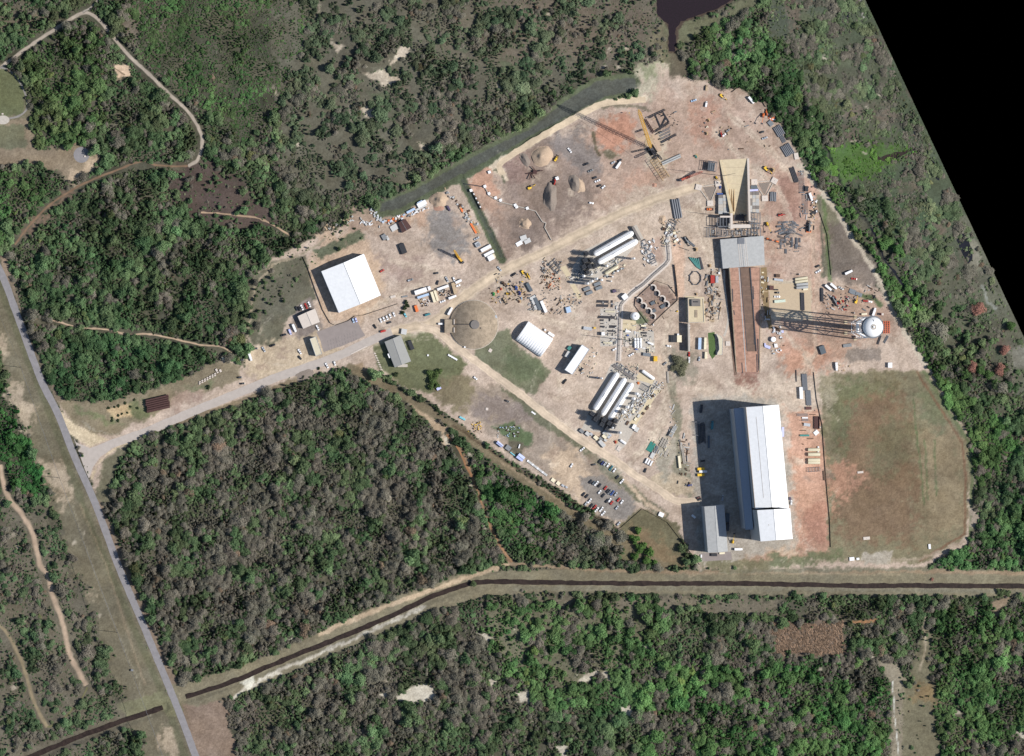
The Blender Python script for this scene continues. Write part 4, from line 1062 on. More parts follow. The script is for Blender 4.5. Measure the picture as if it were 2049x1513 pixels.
def b_van():
    r = root('parked_van')
    obj('body', loft([(-2.9, .98, .4, 2.1), (-2.8, 1.0, .4, 2.3), (1.2, 1.0, .4, 2.3), (1.6, 1.0, .4, 2.1)]), M['paint'], r)
    obj('bonnet', loft([(1.6, .98, .4, 1.35), (2.5, .92, .4, 1.15), (2.85, .85, .45, .95)]), M['paint'], r)
    obj('windscreen', loft([(1.58, .9, 1.3, 2.05), (2.1, .86, 1.25, 1.35)]), M['glass'], r)
    wheels(r, (-1.9, 1.8), .9, .4); return r
def b_truck():
    r = root('box_truck')
    obj('cab', loft([(2.6, 1.1, .6, 2.4), (3.9, 1.1, .6, 2.4), (4.4, 1.05, .6, 1.5)]), M['paint'], r)
    obj('windscreen', loft([(3.88, 1.0, 1.5, 2.3), (4.2, .98, 1.5, 1.6)]), M['glass'], r)
    obj('cargo_box', MB().box(-.8, 0, 1.0, 6.4, 2.4, 2.3, .03), M['paint'], r)
    obj('chassis', MB().box(-.2, 0, .6, 8.2, 1.0, .35), M['dark_steel'], r)
    wheels(r, (-2.9, -1.8, 3.3), 1.0, .48, .35); return r
def b_flat():
    r = root('flatbed_trailer')
    obj('deck', MB().box(0, 0, 1.0, 12, 2.5, .18), M['flat_paint'], r)
    obj('beam', MB().box(0, .5, .65, 11.4, .15, .35), M['dark_steel'], r); obj('beam', MB().box(0, -.5, .65, 11.4, .15, .35), M['dark_steel'], r)
    wheels(r, (-4.8, -3.6), 1.05, .5, .4); return r
def b_container():     # unit box 1 x 1 x 1 scaled to size
    r = root('shipping_container')
    mb = MB().box(0, 0, .03, .985, .96, .94)
    obj('body', mb, M['flat_paint'], r)
    rb = MB()
    for k in range(10):
        rb.box(-.45 + k * .1, 0, .965, .03, .93, .02)
    obj('roof_corrugation', rb, M['flat_paint'], r)
    fr = MB()
    for sx in (-1, 1):
        for sy in (-1, 1): fr.box(sx * .49, sy * .48, 0, .02, .04, 1.0)
    obj('corner_posts', fr, M['flat_paint'], r)
    obj('door', MB().box(.5, 0, .06, .006, .84, .86), M['flat_paint'], r)
    return r
def b_trailer_office():
    r = root('office_trailer')
    obj('body', MB().box(0, 0, .15, .99, .96, .8), M['flat_paint'], r)
    obj('roof', MB().box(0, 0, .951, 1.0, 1.0, .04, .004), M['flat_paint'], r)
    for k in (-.32, 0.1, .34): obj('window', MB().box(k, -.484, .5, .1, .006, .2), M['glass'], r)
    obj('door', MB().box(-.12, -.484, .18, .06, .006, .55), M['dark_steel'], r)
    obj('air_conditioner', MB().box(.505, 0, .45, .02, .3, .25), M['steel'], r)
    return r
def b_crate():
    r = root('supply_crate')
    obj('body', MB().box(0, 0, .1, 1, 1, .85), M['flat_paint'], r)
    obj('lid', MB().box(0, 0, .951, 1.04, 1.04, .05, .01), M['flat_paint'], r)
    sk = MB()
    for k in (-.35, 0, .35): sk.box(0, k, 0, 1, .12, .1)
    obj('skid', sk, M['timber'], r); return r
def b_tankh(m='tank'):         # horizontal cylinder tank, unit length, unit diameter, axis x
    def f():
        r = root('storage_tank')
        obj('shell', MB().lathe([(.02, -.5), (.22, -.495), (.40, -.47), (.5, -.42), (.5, .42), (.40, .47), (.22, .495), (.02, .5)], 28, 0, 0, .62, 'x'), M[m], r, True)
        for k in (-.36, .36): obj('saddle', MB().box(k, 0, 0, .03, .7, .34), M['concrete'], r)
        obj('manway', MB().tube((-.1, 0, 1.1), (-.1, 0, 1.2), .05, 8), M[m], r)
        obj('top_pipe', MB().tube((-.44, .12, 1.14), (.44, .12, 1.14), .012, 6), M['steel'], r); return r
    return f
def b_tankv():         # upright tank, unit height, unit diameter
    r = root('upright_tank')
    obj('shell', MB().lathe([(.48, .04), (.5, .05), (.5, .93), (.42, .97), (.22, .995), (.03, 1.0)], 20), M['tank'], r, True)
    for a in range(3): obj('leg', MB().tube((.42 * math.cos(a * 2.09), .42 * math.sin(a * 2.09), 0), (.42 * math.cos(a * 2.09), .42 * math.sin(a * 2.09), .05), .05, 6), M['steel'], r)
    obj('vent_pipe', MB().tube((0, 0, .99), (0, 0, 1.03), .04, 6), M['steel'], r); return r
def b_vapor():         # finned vaporizer tower
    r = root('vaporizer_tower')
    mb = MB()
    for a in range(-2, 3):
        for b in range(-2, 3): mb.tube((a * .8, b * .8, .6), (a * .8, b * .8, 11), .22, 6)
    obj('fin_tubes', mb, M['steel'], r)
    fr = MB()
    for z in (.6, 5.5, 11):
        for s in (-1, 1): fr.box(0, s * 2.0, z, 4.3, .18, .18); fr.box(s * 2.0, 0, z, .18, 4.3, .18)
    for sx in (-1, 1):
        for sy in (-1, 1): fr.box(sx * 2.1, sy * 2.1, 0, .22, .22, 11.2)
    obj('frame', fr, M['dark_steel'], r)
    hd = MB()
    for b in range(-2, 3): hd.tube((-1.9, b * .8, 11.3), (1.9, b * .8, 11.3), .12, 6)
    obj('header_pipes', hd, M['steel'], r); return r
def b_pipes(n, mat_, rad=.5, rows=1, name='pipe_stack'):
    def f():
        r = root(name); me = MB().tube((-.5, 0, 0), (.5, 0, 0), 1, 10, caps=True).mesh('pipe_mesh', M[mat_], True)
        for k in range(n):
            for q in range(rows):
                o = obj('pipe', me, None, r, loc=((k * .37 % .05), (k - (n - 1) / 2) * rad * 2.08 + q * rad, rad + q * rad * 1.7)); o.scale = (1, rad, rad)
        return r
    return f
def b_beams(n, mat_, w=.5, gap=.5, h=.6):
    def f():
        r = root('beam_stack'); me = MB().box(0, 0, .12, 1, w, h).mesh('beam_mesh', M[mat_])
        rr = random.Random(n)
        for k in range(n):
            o = obj('beam', me, None, r, loc=(rr.uniform(-.06, .06), (k - (n - 1) / 2) * (w + gap), 0))
        for s in (-.35, .35): obj('timber_bearer', MB().box(s, 0, 0, .02, n * (w + gap), .115), M['timber'], r)
        return r
    return f
def b_excav():
    r = root('excavator')
    for s in (-1, 1): obj('track', MB().box(0, s * 1.15, 0, 4.0, .6, .9, .12), M['tyre'], r)
    obj('body', loft([(-2.2, 1.2, 1.0, 2.2), (-.2, 1.35, 1.0, 2.3), (1.5, 1.3, 1.0, 1.8)]), M['flat_paint'], r)
    obj('cab', MB().box(.7, .8, 1.1, 1.5, 1.0, 1.9, .08), M['glass'], r)
    obj('boom', MB().bar((1.3, 0, 1.6), (4.0, 0, 4.2), .5), M['flat_paint'], r)
    obj('stick', MB().bar((4.0, 0, 4.2), (6.2, 0, 1.6), .4), M['flat_paint'], r)
    obj('bucket', MB().box(6.1, 0, .5, 1.0, 1.2, 1.0, .15), M['dark_steel'], r); return r
def b_loader():
    r = root('wheel_loader')
    obj('body', loft([(-3.0, 1.1, .8, 2.0), (-.6, 1.15, .8, 2.2), (.8, .9, .8, 1.4)]), M['flat_paint'], r)
    obj('cab', MB().box(-.3, 0, 1.6, 1.5, 1.5, 1.6, .1), M['glass'], r)
    obj('cab_roof', MB().box(-.3, 0, 3.2, 1.6, 1.6, .12), M['flat_paint'], r)
    for s in (-1, 1): obj('lift_arm', MB().bar((.4, s * .6, 1.6), (3.0, s * .6, .6), .28), M['flat_paint'], r)
    bk = MB().box(3.5, 0, .15, 1.0, 2.8, 1.0, .12); obj('bucket', bk, M['dark_steel'], r)
    wheels(r, (-1.9, 1.3), 1.15, .8, .6); return r
def b_lift():
    r = root('boom_lift')
    obj('chassis', MB().box(0, 0, .6, 3.4, 2.0, .6, .08), M['dark_steel'], r)
    obj('turret', MB().box(-.4, 0, 1.21, 2.4, 1.7, 1.0, .1), M['flat_paint'], r)
    obj('lower_boom', MB().bar((-1.4, 0, 2.1), (2.4, 0, 4.4), .42), M['flat_paint'], r)
    obj('upper_boom', MB().bar((2.4, 0, 4.4), (6.2, 0, 5.2), .3), M['flat_paint'], r)
    bk = MB().box(6.8, 0, 4.8, 1.2, 1.8, .1)
    for s in (-1, 1): bk.box(6.8, s * .9, 5.7, 1.2, .06, .06); bk.box(6.8 + s * .6, 0, 5.7, .06, 1.8, .06)
    obj('basket', bk, M['dark_steel'], r); wheels(r, (-1.1, 1.1), .95, .5, .4); return r
def b_tele():
    r = root('telehandler')
    obj('chassis', MB().box(0, 0, .8, 4.6, 1.6, .8, .1), M['flat_paint'], r)
    obj('cab', MB().box(-.2, .75, 1.2, 1.6, .9, 1.5, .08), M['glass'], r)
    obj('boom', MB().bar((-2.3, -.2, 2.3), (4.2, -.2, 1.4), .5), M['flat_paint'], r)
    obj('fork_carriage', MB().box(4.4, -.2, .3, .2, 1.2, 1.2), M['dark_steel'], r)
    wheels(r, (-1.6, 1.6), 1.0, .65, .45); return r
def b_gen():
    r = root('generator')
    obj('housing', MB().box(0, 0, .35, 1, 1, .63, .0), M['flat_paint'], r); obj('skid', MB().box(0, 0, 0, 1.06, .9, .34), M['dark_steel'], r)
    obj('exhaust', MB().tube((.3, .1, .98), (.3, .1, 1.1), .05, 8), M['dark_steel'], r)
    obj('grille', MB().box(-.503, 0, .45, .006, .7, .4), M['dark_steel'], r); return r
def b_block():
    r = root('concrete_block'); obj('body', MB().box(0, 0, 0, 1, 1, .94, .04), M['white_concrete'], r)
    obj('lifting_eye', MB().tube((0, -.08, .95), (0, .08, .95), .03, 6), M['steel'], r); return r
def b_pile(mat_, seed, h=1.0, name='soil_pile'):
    def f():
        N = 26; vs = []; fs = []
        for j in range(N):
            for i in range(N):
                x = -1 + 2 * i / (N - 1); y = -1 + 2 * j / (N - 1); rr = math.hypot(x, y)
                n1 = float(vn((x + 3) * 2.2, (y + 3) * 2.2, seed)) - .5; n2 = float(vn((x + 3) * 6, (y + 3) * 6, seed + 3)) - .5
                z = max(0, 1 - (rr * (1 + n1 * .5)) ** 1.25) * (1 + n1 * .5) + n2 * .10 * max(0, 1 - rr)
                vs.append((x, y, z * h - .01))
        fs = [(j * N + i, j * N + i + 1, (j + 1) * N + i + 1, (j + 1) * N + i) for j in range(N - 1) for i in range(N - 1)]
        mb = MB(); mb.v = vs; mb.f = fs
        o = obj(name, mb, M[mat_], None, True); return o
    return f
def b_bush():
    r = root('round_bush'); me = BUSH[0]
    c = obj('foliage', me, None, r); c['tint'] = [.055, .075, .04]
    obj('stem', MB().tube((0, 0, 0), (0, 0, .3), .06, 6), M['bark'], r); return r
def b_tarp():
    r = root('covered_machine')
    mb = crown_mb(900, True, 6, 0, .8); obj('tarpaulin', mb, M['flat_paint'], r)
    obj('pallet', MB().box(0, 0, 0, 1.6, 1.4, .12), M['timber'], r); return r
def b_spool():
    r = root('cable_spool')
    obj('flange', MB().tube((0, -.5, 1), (0, -.42, 1), 1, 14), M['timber'], r); obj('flange', MB().tube((0, .42, 1), (0, .5, 1), 1, 14), M['timber'], r)
    obj('cable', MB().tube((0, -.42, 1), (0, .42, 1), .7, 14), M['flat_paint'], r); return r
def b_light():
    r = root('light_tower')
    obj('trailer', MB().box(0, 0, .4, 2.2, 1.3, 1.1, .06), M['flat_paint'], r); obj('mast', MB().tube((0, 0, 1.5), (0, 0, 8), .1, 6), M['steel'], r)
    for s in (-.6, .6): obj('lamp_head', MB().box(0, s, 7.7, .25, .8, .5), M['tank'], r)
    wheels(r, (0,), .75, .35); return r
def b_rack():          # open steel frame, unit
    r = root('steel_frame'); mb = MB()
    for sx in (-1, 0, 1):
        for sy in (-1, 1): mb.box(sx * .48, sy * .46, 0, .03, .05, 1)
    obj('posts', mb, M['steel'], r); mb = MB()
    for z in (.5, .97):
        for sy in (-1, 1): mb.box(0, sy * .46, z, 1, .04, .03)
        for k in range(5): mb.box(-.48 + k * .24, 0, z - .035, .03, .92, .03)
    obj('rails', mb, M['steel'], r)
    mb = MB()
    for sy in (-1, 1): mb.bar((-.48, sy * .46, .02), (0, sy * .46, .5), .025); mb.bar((.48, sy * .46, .02), (0, sy * .46, .5), .025)
    obj('braces', mb, M['steel'], r); return r
def b_toilet():
    r = root('portable_toilet'); obj('cabin', MB().box(0, 0, 0, 1.1, 1.1, 2.1), M['flat_paint'], r); obj('roof', MB().box(0, 0, 2.101, 1.2, 1.2, .2, .1), M['white_concrete'], r)
    obj('door', MB().box(.553, 0, .1, .02, .7, 1.8), M['glass'], r); return r
def b_lattice(L, w, mat_, n, name, chords=4):
    """long lattice member lying or raised along +x"""
    mb = MB()
    for sy in (-1, 1):
        for sz in (0, 1): mb.bar((0, sy * w / 2, sz * w), (L, sy * w / 2, sz * w), .16)
    for k in range(n):
        a = L * k / n; b = L * (k + 1) / n
        for sy in (-1, 1): mb.bar((a, sy * w / 2, 0), (b, sy * w / 2, w), .09)
        for z in (0, w): mb.bar((a, -w / 2, z), (b, w / 2, z), .09); mb.bar((b, -w / 2, z), (a, w / 2, z), .09)
    return mb

# ---- buildings out of roof corners read at their own height --------------------------------------------
def gable(name, label, cat, c, rid, he, hr, roof, wall='wall', over=.0, base_scale=1.0, panels=0, group=None, mats=None):
    """c: four eave corners (px) A,B | C,D: A-D west eave..., rid: ridge ends (between A,B and between D,C)"""
    Aw, Bw, Cw, Dw = [Vector(G(*p, he)) for p in c]; R1, R2 = [Vector(G(*p, hr)) for p in rid]
    cen = (Aw + Bw + Cw + Dw) / 4; o = Vector((cen.x, cen.y, 0))
    r = root(name, o); tag(r, label, cat, group)
    l = lambda v: v - o
    A_, B_, C_, D_, R1_, R2_ = map(l, (Aw, Bw, Cw, Dw, R1, R2))
    def shrink(v, k=.25):
        q = Vector((v.x, v.y, 0)); q = q.normalized() * max(0, q.length - k); return Vector((q.x, q.y, v.z))
    w = MB(); a, b, c2, d, r1, r2 = [shrink(v) for v in (A_, B_, C_, D_, R1_, R2_)]
    for v in (a, b, c2, d, r1, r2): v.z -= .12
    f = lambda v: Vector((v.x, v.y, 0))
    i = 0; w.v = [tuple(x) for x in (f(a), f(b), f(c2), f(d), a, b, c2, d, r1, r2)]
    w.f = [(0, 1, 5, 8, 4), (1, 2, 6, 5), (2, 3, 7, 9, 6), (3, 0, 4, 7), (4, 8, 9, 7), (8, 5, 6, 9)]
    obj('wall', w, M[wall], r)
    def slab(p0, p1, p2, p3, nm, m):
        n = (Vector(p1) - Vector(p0)).cross(Vector(p3) - Vector(p0)).normalized(); n = n if n.z > 0 else -n
        mb = MB(); mb.v = [tuple(Vector(p)) for p in (p0, p1, p2, p3)] + [tuple(Vector(p) + n * .12) for p in (p0, p1, p2, p3)]
        mb.f = [(3, 2, 1, 0), (4, 5, 6, 7), (0, 1, 5, 4), (1, 2, 6, 5), (2, 3, 7, 6), (3, 0, 4, 7)]
        obj(nm, mb, M[m], r)
    np_ = max(1, panels)
    m1, m2 = mats if mats else (roof, roof)
    for k in range(np_):
        t0, t1 = k / np_, (k + 1) / np_
        slab(A_.lerp(D_, t0), R1_.lerp(R2_, t0), R1_.lerp(R2_, t1), A_.lerp(D_, t1), 'roof_panel', m1)
        slab(R1_.lerp(R2_, t0), B_.lerp(C_, t0), B_.lerp(C_, t1), R1_.lerp(R2_, t1), 'roof_panel', m2)
    obj('ridge_cap', MB().tube(R1_ + Vector((0, 0, .14)), R2_ + Vector((0, 0, .14)), .22, 6), M['steel'], r)
    return r, (A_, B_, C_, D_, R1_, R2_)
def flatroof(name, label, cat, c, h, roof, wall='wall', group=None, parapet=.3, base=0.0):
    P = [Vector(G(*p, h)) for p in c]; cen = sum(P, Vector()) / len(P); o = Vector((cen.x, cen.y, 0)); r = root(name, (o.x, o.y, base)); tag(r, label, cat, group)
    Q = [(p - o) for p in P]
    ar = sum(Q[i].x * Q[(i + 1) % len(Q)].y - Q[(i + 1) % len(Q)].x * Q[i].y for i in range(len(Q)))
    if ar < 0: Q.reverse()
    obj('wall', MB().prism([(q.x * .985, q.y * .985) for q in Q], 0, h - base - .05), M[wall], r)
    obj('roof', MB().prism([(q.x, q.y) for q in Q], h - base - .045, h - base), M[roof], r)
    if parapet:
        mb = MB(); n = len(Q)
        for i in range(n): mb.bar((Q[i].x * .99, Q[i].y * .99, h - base + parapet / 2), (Q[(i + 1) % n].x * .99, Q[(i + 1) % n].y * .99, h - base + parapet / 2), parapet)
        obj('parapet', mb, M[wall], r)
    return r
def local_box(r, name, px, h0, size, hz, m, ang=0):
    """a box part on a building: px is where its foot is seen at height h0"""
    g = Vector(G(px[0], px[1], h0)) - Vector((r.location.x, r.location.y, r.location.z))
    o = obj(name, MB().box(0, 0, 0, size[0], size[1], hz), M[m], r, loc=(g.x, g.y, g.z)); o.rotation_euler = (0, 0, R(ang)); return o

# ================================================================= THE PLACE
def car(reg, x, y, ang, col, txt, kind='suv', group=None):
    word = dict(suv='car', pickup='pickup truck', van='van', truck='box truck')[kind]
    fn = dict(suv=b_suv, pickup=b_pickup, van=b_van, truck=b_truck)[kind]
    cw = dict(dark='dark', silver='silver', paleblue='pale blue', navy='dark blue', lilac='pale blue', palegreen='pale green').get(col, col)
    return place(kind, fn, Z(reg, x, y), ang, '%s %s %s' % (cw, word, txt), word.split()[-1] if kind != 'suv' else 'car', group or 'vehicles parked around the site', COLS[col])
def U(reg, d): return d / REG[reg][2] * .5
def cont(reg, x, y, L, W, ang, col, h, txt, key='container', name=None, cat='container', group=None):
    fn = dict(container=b_container, office=b_trailer_office, crate=b_crate, gen=b_gen, block=b_block)[key]
    o = place(key, fn, Z(reg, x, y), ang, txt, cat, group, COLS[col], scale=(U(reg, L), U(reg, W), h))
    if cat not in ('container', 'crate'):
        k = KIDS.pop(o.name, []); o.name = cat.replace(' ', '_').replace('-', '_'); KIDS[o.name] = k
    return o
def tank(reg, x, y, L, D_, ang, txt, cream=False, h=None):
    d = U(reg, D_)
    return place('tankhc' if cream else 'tankh', b_tankh('tank_cream' if cream else 'tank'), Z(reg, x, y), ang, txt, 'tank', 'horizontal storage tanks', None, scale=(U(reg, L), d, h or d))
def vtank(reg, x, y, D_, h, txt):
    g = Z(reg, x, y); g = G(g[0], g[1], h); q = PXof(g[0], g[1], 0)     # read at its top
    d = U(reg, D_); return place('tankv', b_tankv, q, 0, txt, 'tank', 'upright tanks', None, scale=(d, d, h))
def pipes(reg, x, y, L, ang, n, rad, mat_, txt, rows=1, cat='pipes'):
    return place('pipes%d%s%.2f%d' % (n, mat_, rad, rows), b_pipes(n, mat_, rad, rows), Z(reg, x, y), ang, txt, cat, 'stacked pipes and tubes', None, scale=(U(reg, L), 1, 1))
def beams(reg, x, y, L, ang, n, mat_, txt, w=.5, gap=.5, h=.6):
    return place('beams%d%s%.1f%.1f%.1f' % (n, mat_, w, gap, h), b_beams(n, mat_, w, gap, h), Z(reg, x, y), ang, txt, 'steel beams', 'steel members lying on the ground', None, scale=(U(reg, L), 1, 1))
def mach(kind, reg, x, y, ang, col, txt, sc_=1.0):
    fn = dict(excavator=b_excav, loader=b_loader, lift=b_lift, telehandler=b_tele, light=b_light, tarp=b_tarp, spool=b_spool, toilet=b_toilet)[kind]
    cat = dict(excavator='excavator', loader='loader', lift='boom lift', telehandler='telehandler', light='light tower', tarp='covered machine', spool='spool', toilet='portable toilet')[kind]
    return place(kind, fn, Z(reg, x, y), ang, txt, cat, None, COLS[col], scale=(sc_, sc_, sc_))
def pile(mat_, seed, reg, x, y, rx, ry, h, ang, txt, name='soil_pile'):
    o = b_pile(mat_, seed, 1.0, name)(); g = G(*Z(reg, x, y)); o.location = g; o.rotation_euler = (0, 0, R(ang)); o.scale = (U(reg, rx) , U(reg, ry), h)
    return tag(o, txt, 'pile')
def rack(reg, x, y, L, W, h, ang, txt): return place('rack', b_rack, Z(reg, x, y), ang, txt, 'steel frame', None, None, scale=(U(reg, L), U(reg, W), h))
def bush(reg, x, y, r_, txt, h=None):
    return place('bush', b_bush, Z(reg, x, y), rnd.uniform(0, 360), txt, 'bush', None, None, scale=(r_, r_, h or r_ * 1.1))

# ---- large structures ---------------------------------------------------------------------------------
hg, (hA, hB, hC, hD, hR1, hR2) = gable('integration_hangar', 'huge white roofed assembly hangar casting a long shadow to the left', 'hangar',
    [(1493, 815), (1558.5, 810), (1578.3, 1017), (1511.7, 1018)], [(1526, 812.7), (1544.5, 1015)], 50, 53.6, 'white_roof', panels=4)
obj('roof_vent_strip', MB().tube(hA.lerp(hR1, .55).lerp(hD.lerp(hR2, .55), .1) + Vector((0, 0, .2)), hA.lerp(hR1, .55).lerp(hD.lerp(hR2, .55), .9) + Vector((0, 0, .2)), .15, 5), M['concrete'], hg)
obj('hangar_door', MB().box(hB.x * .5 + hA.x * .5, hA.y + .1, 0, 24, .4, 40), M['blue_roof'], hg)
obj('eave_gutter', MB().tube(hA + Vector((-.15, 0, -.1)), hD + Vector((-.15, 0, -.1)), .3, 5), M['timber'], hg)
hs_, (sA, sB, sC, sD, sR1, sR2) = gable('high_bay', 'taller white high bay joined to the lower end of the hangar', 'building',
    [(1515, 1021), (1581, 1017.5), (1586, 1078.5), (1522, 1083.6)], [(1547.6, 1019.3), (1553, 1081)], 62, 65.4, 'white_roof', panels=2)
obj('roof_hatch', MB().box(sR1.x - 4, 0, 63.5, 1.5, 1.5, .8), M['concrete'], hs_)
fa = flatroof('hangar_annex', 'long shaded lean-to annex along the left side of the hangar', 'building', [(1468, 817), (1488, 816), (1507.2, 1060), (1491.5, 1060)], 30, 'blue_roof')
for k in (1, 4): local_box(fa, 'roof_unit', (1476 + k * 3.2, 850 + k * 36), 30, (1.4, 2), .8, 'blue_roof')
lb, _ = gable('support_building', 'narrow grey gabled building at the lower left of the hangar', 'building', [(1409.3, 1013.7), (1449, 1009.7), (1456.3, 1103.6), (1416.7, 1106.2)], [(1430, 1012.3), (1436, 1105.5)], 22, 23.5, 'pale_roof', panels=5)
obj('door', MB().box(0, -23.6, 0, 4, .3, 5), M['dark_steel'], lb)
wt, (wA, wB, wC, wD, wR1, wR2) = gable('white_warehouse', 'square white gabled warehouse in the upper left yard', 'warehouse', [(643, 543), (728, 508), (762, 591), (678, 626)], [(687, 526), (721, 609)], 10.5, 14.6, 'white_roof', panels=6)
obj('roller_door', MB().box(wB.x + 1, wB.y - 12, 0, .3, 6, 5).box(0, 0, 0, .01, .01, .01), M['blue_roof'], wt)
sh, _ = gable('white_shed', 'small white ribbed shed left of the white warehouse', 'shed', [(595.4, 633), (630.3, 617.5), (640, 644.3), (606.8, 658)], [(612.8, 625), (623.5, 651)], 5.4, 5.9, 'white_concrete', panels=7)
of, (oA, oB, oC, oD, oR1, oR2) = gable('office_building', 'grey gabled office building on the lawn below the access road', 'building', [(769.5, 684), (801.6, 670.5), (822.5, 723), (790, 735.5)], [(786, 677.5), (804, 730)], 6, 7.4, 'grey_roof', panels=3)
obj('porch', MB().box((oC.x + oD.x) / 2, (oC.y + oD.y) / 2 - 1.2, 0, 10, 3, 2.8), M['concrete'], of)
for k in range(5): obj('window', MB().box(oA.x * (1 - k * .2) + oD.x * k * .2 - .1, oA.y * (1 - k * .2) + oD.y * k * .2 - 2, 1.5, .3, 1.8, 1.2), M['glass'], of)
local_box(of, 'roof_hood', (778, 712), 3, (1.6, 4.5), 2.4, 'tank', 22)
ct = flatroof('tall_white_trailer', 'tall cream roofed guard building beside the asphalt car park', 'building', [(620, 678), (632.3, 673.6), (644.3, 708), (632, 713)], 6.6, 'cream', 'wall')
local_box(ct, 'door', (626, 700), 0, (.3, 1), 2, 'glass', 20)
wb = flatroof('white_process_building', 'long plain white roofed building left of the tank farm', 'building', [(1165, 689.5), (1179.3, 699), (1145.2, 749.8), (1130.1, 740.3)], 9.5, 'white_roof', 'wall')
pb = flatroof('equipment_building', 'cream flat roofed equipment building left of the ramp', 'building', [(1376.5, 596.5), (1407, 597.5), (1409, 644.5), (1377.5, 646)], 8.4, 'cream_concrete', 'concrete', parapet=.5)
local_box(pb, 'roof_plant', (1392, 606), 8.4, (9, 7), 2.4, 'grey_concrete'); local_box(pb, 'roof_plant', (1385, 604), 8.4, (3, 5), 2.0, 'steel')
local_box(pb, 'roof_hatch', (1393, 628), 8.4, (2.6, 7.5), .5, 'old_concrete')
for k in range(3): local_box(pb, 'fan', (1389 + k * 3.4, 604), 10.8, (1.2, 1.2), .7, 'dark_steel')
bw = flatroof('blast_wall', 'tall narrow concrete blast wall below the cream equipment building', 'wall', [(1376.5, 647), (1380, 647), (1381, 703), (1377.5, 703)], 8.6, 'concrete', 'concrete', parapet=0)
hb, (gA, gB, gC, gD, gR1, gR2) = gable('vehicle_shelter', 'broad pale grey roofed shelter at the head of the ramp', 'building', [(1441.1, 479.3), (1528, 472), (1530.3, 530.4), (1446.6, 537.6)], [(1484, 475.6), (1489, 534)], 7.4, 8.3, 'grey_concrete', panels=9, mats=('pale_roof', 'pale_roof'))
for k in (-4, -2, 0, 2, 4): obj('ridge_beam', MB().bar(Vector((gR1.x + k, gR1.y - 1, 8.36 - abs(k) * .04)), Vector((gR2.x + k, gR2.y + 1, 8.36 - abs(k) * .04)), .45), M['white_concrete'], hb)
obj('rear_notch', MB().box(gR1.x - .5, gR1.y - 3.4, 8.0, 6.5, 6, .9), M['steel'], hb)

# domed blockhouse
dm = root('domed_blockhouse', G(947.7, 649.8)); tag(dm, 'round weathered concrete dome blockhouse beside the access road', 'blockhouse')
prof = [(24.2, 0), (24.2, 1.4), (23.6, 1.45)] + [(23.5 * (1 - t / 9.), 1.5 + 10.2 * (1 - (1 - t / 9.) ** 1.7)) for t in range(9)] 
NSEG = 24
for k in range(NSEG):
    mb = MB(); a0, a1 = 2 * math.pi * k / NSEG, 2 * math.pi * (k + 1) / NSEG - .004
    for (r0, z0) in prof: mb.v += [(r0 * math.cos(a0), r0 * math.sin(a0), z0), (r0 * math.cos((a0 + a1) / 2), r0 * math.sin((a0 + a1) / 2), z0), (r0 * math.cos(a1), r0 * math.sin(a1), z0)]
    n = len(prof)
    mb.f = [(3 * i, 3 * i + 1, 3 * i + 4, 3 * i + 3) for i in range(n - 1)] + [(3 * i + 1, 3 * i + 2, 3 * i + 5, 3 * i + 4) for i in range(n - 1)]
    obj('dome_panel', mb, M['old_concrete'], dm, True)
obj('cap', MB().lathe([(4.6, 9.8), (4.6, 12.0), (4.3, 12.3), (.1, 12.45)], 28), M['grey_concrete'], dm)
obj('walkway', MB().bar((-22, .1, 4.6), (-4.4, .1, 12), .5).bar((-22, .9, 4.6), (-4.4, .9, 12), .12), M['dark_steel'], dm)
obj('entrance_block', MB().box(-25.3, -1.5, 0, 8.5, 13.5, 4.6), M['old_concrete'], dm)
obj('entrance_wall', MB().box(-20.2, 2.8, 0, .8, 5, 6).box(-20.2, -5.4, 0, .8, 5, 6), M['white_concrete'], dm)
obj('base_ring', MB().lathe([(24.9, 0), (24.9, .6), (24.3, .62), (24.3, 0)], 48), M['concrete'], dm)
obj('roof_vent', MB().tube((6, -3.5, 9), (6, -3.5, 11.4), .6, 8), M['dark_steel'], dm)

# arched fabric shelter
at = root('arched_tent', G(1068.6, 678.5), R(-35)); tag(at, 'white arched fabric shelter with ribbed panels right of the dome', 'tent')
NP = 12; Lh, W2, Hh = 30.5, 11.2, 8.6
for k in range(NP):
    xa, xb = -Lh / 2 + Lh * k / NP, -Lh / 2 + Lh * (k + 1) / NP - .02; mb = MB(); NSG = 12
    for xx, sc2 in ((xa, 1.0), ((xa + xb) / 2, 1.05), (xb, 1.0)):
        for j in range(NSG + 1):
            t = math.pi * j / NSG; mb.v.append((xx, math.cos(t) * W2 * (sc2 * .5 + .5), math.sin(t) ** .75 * Hh * (sc2 * .6 + .4)))
    for q_ in range(2):
        for j in range(NSG): mb.f.append((q_ * (NSG + 1) + j, q_ * (NSG + 1) + j + 1, (q_ + 1) * (NSG + 1) + j + 1, (q_ + 1) * (NSG + 1) + j))
    obj('fabric_panel', mb, M['fabric'], at)
for s in (-1, 1):
    mb = MB().poly([(s * (Lh / 2 - .3), math.cos(math.pi * j / 12) * W2, math.sin(math.pi * j / 12) ** .75 * Hh) for j in range(13)]); obj('end_wall', mb, M['fabric'], at)
obj('door', MB().box(Lh / 2 - .1, 0, 0, .2, 6, 5), M['blue_roof'], at)

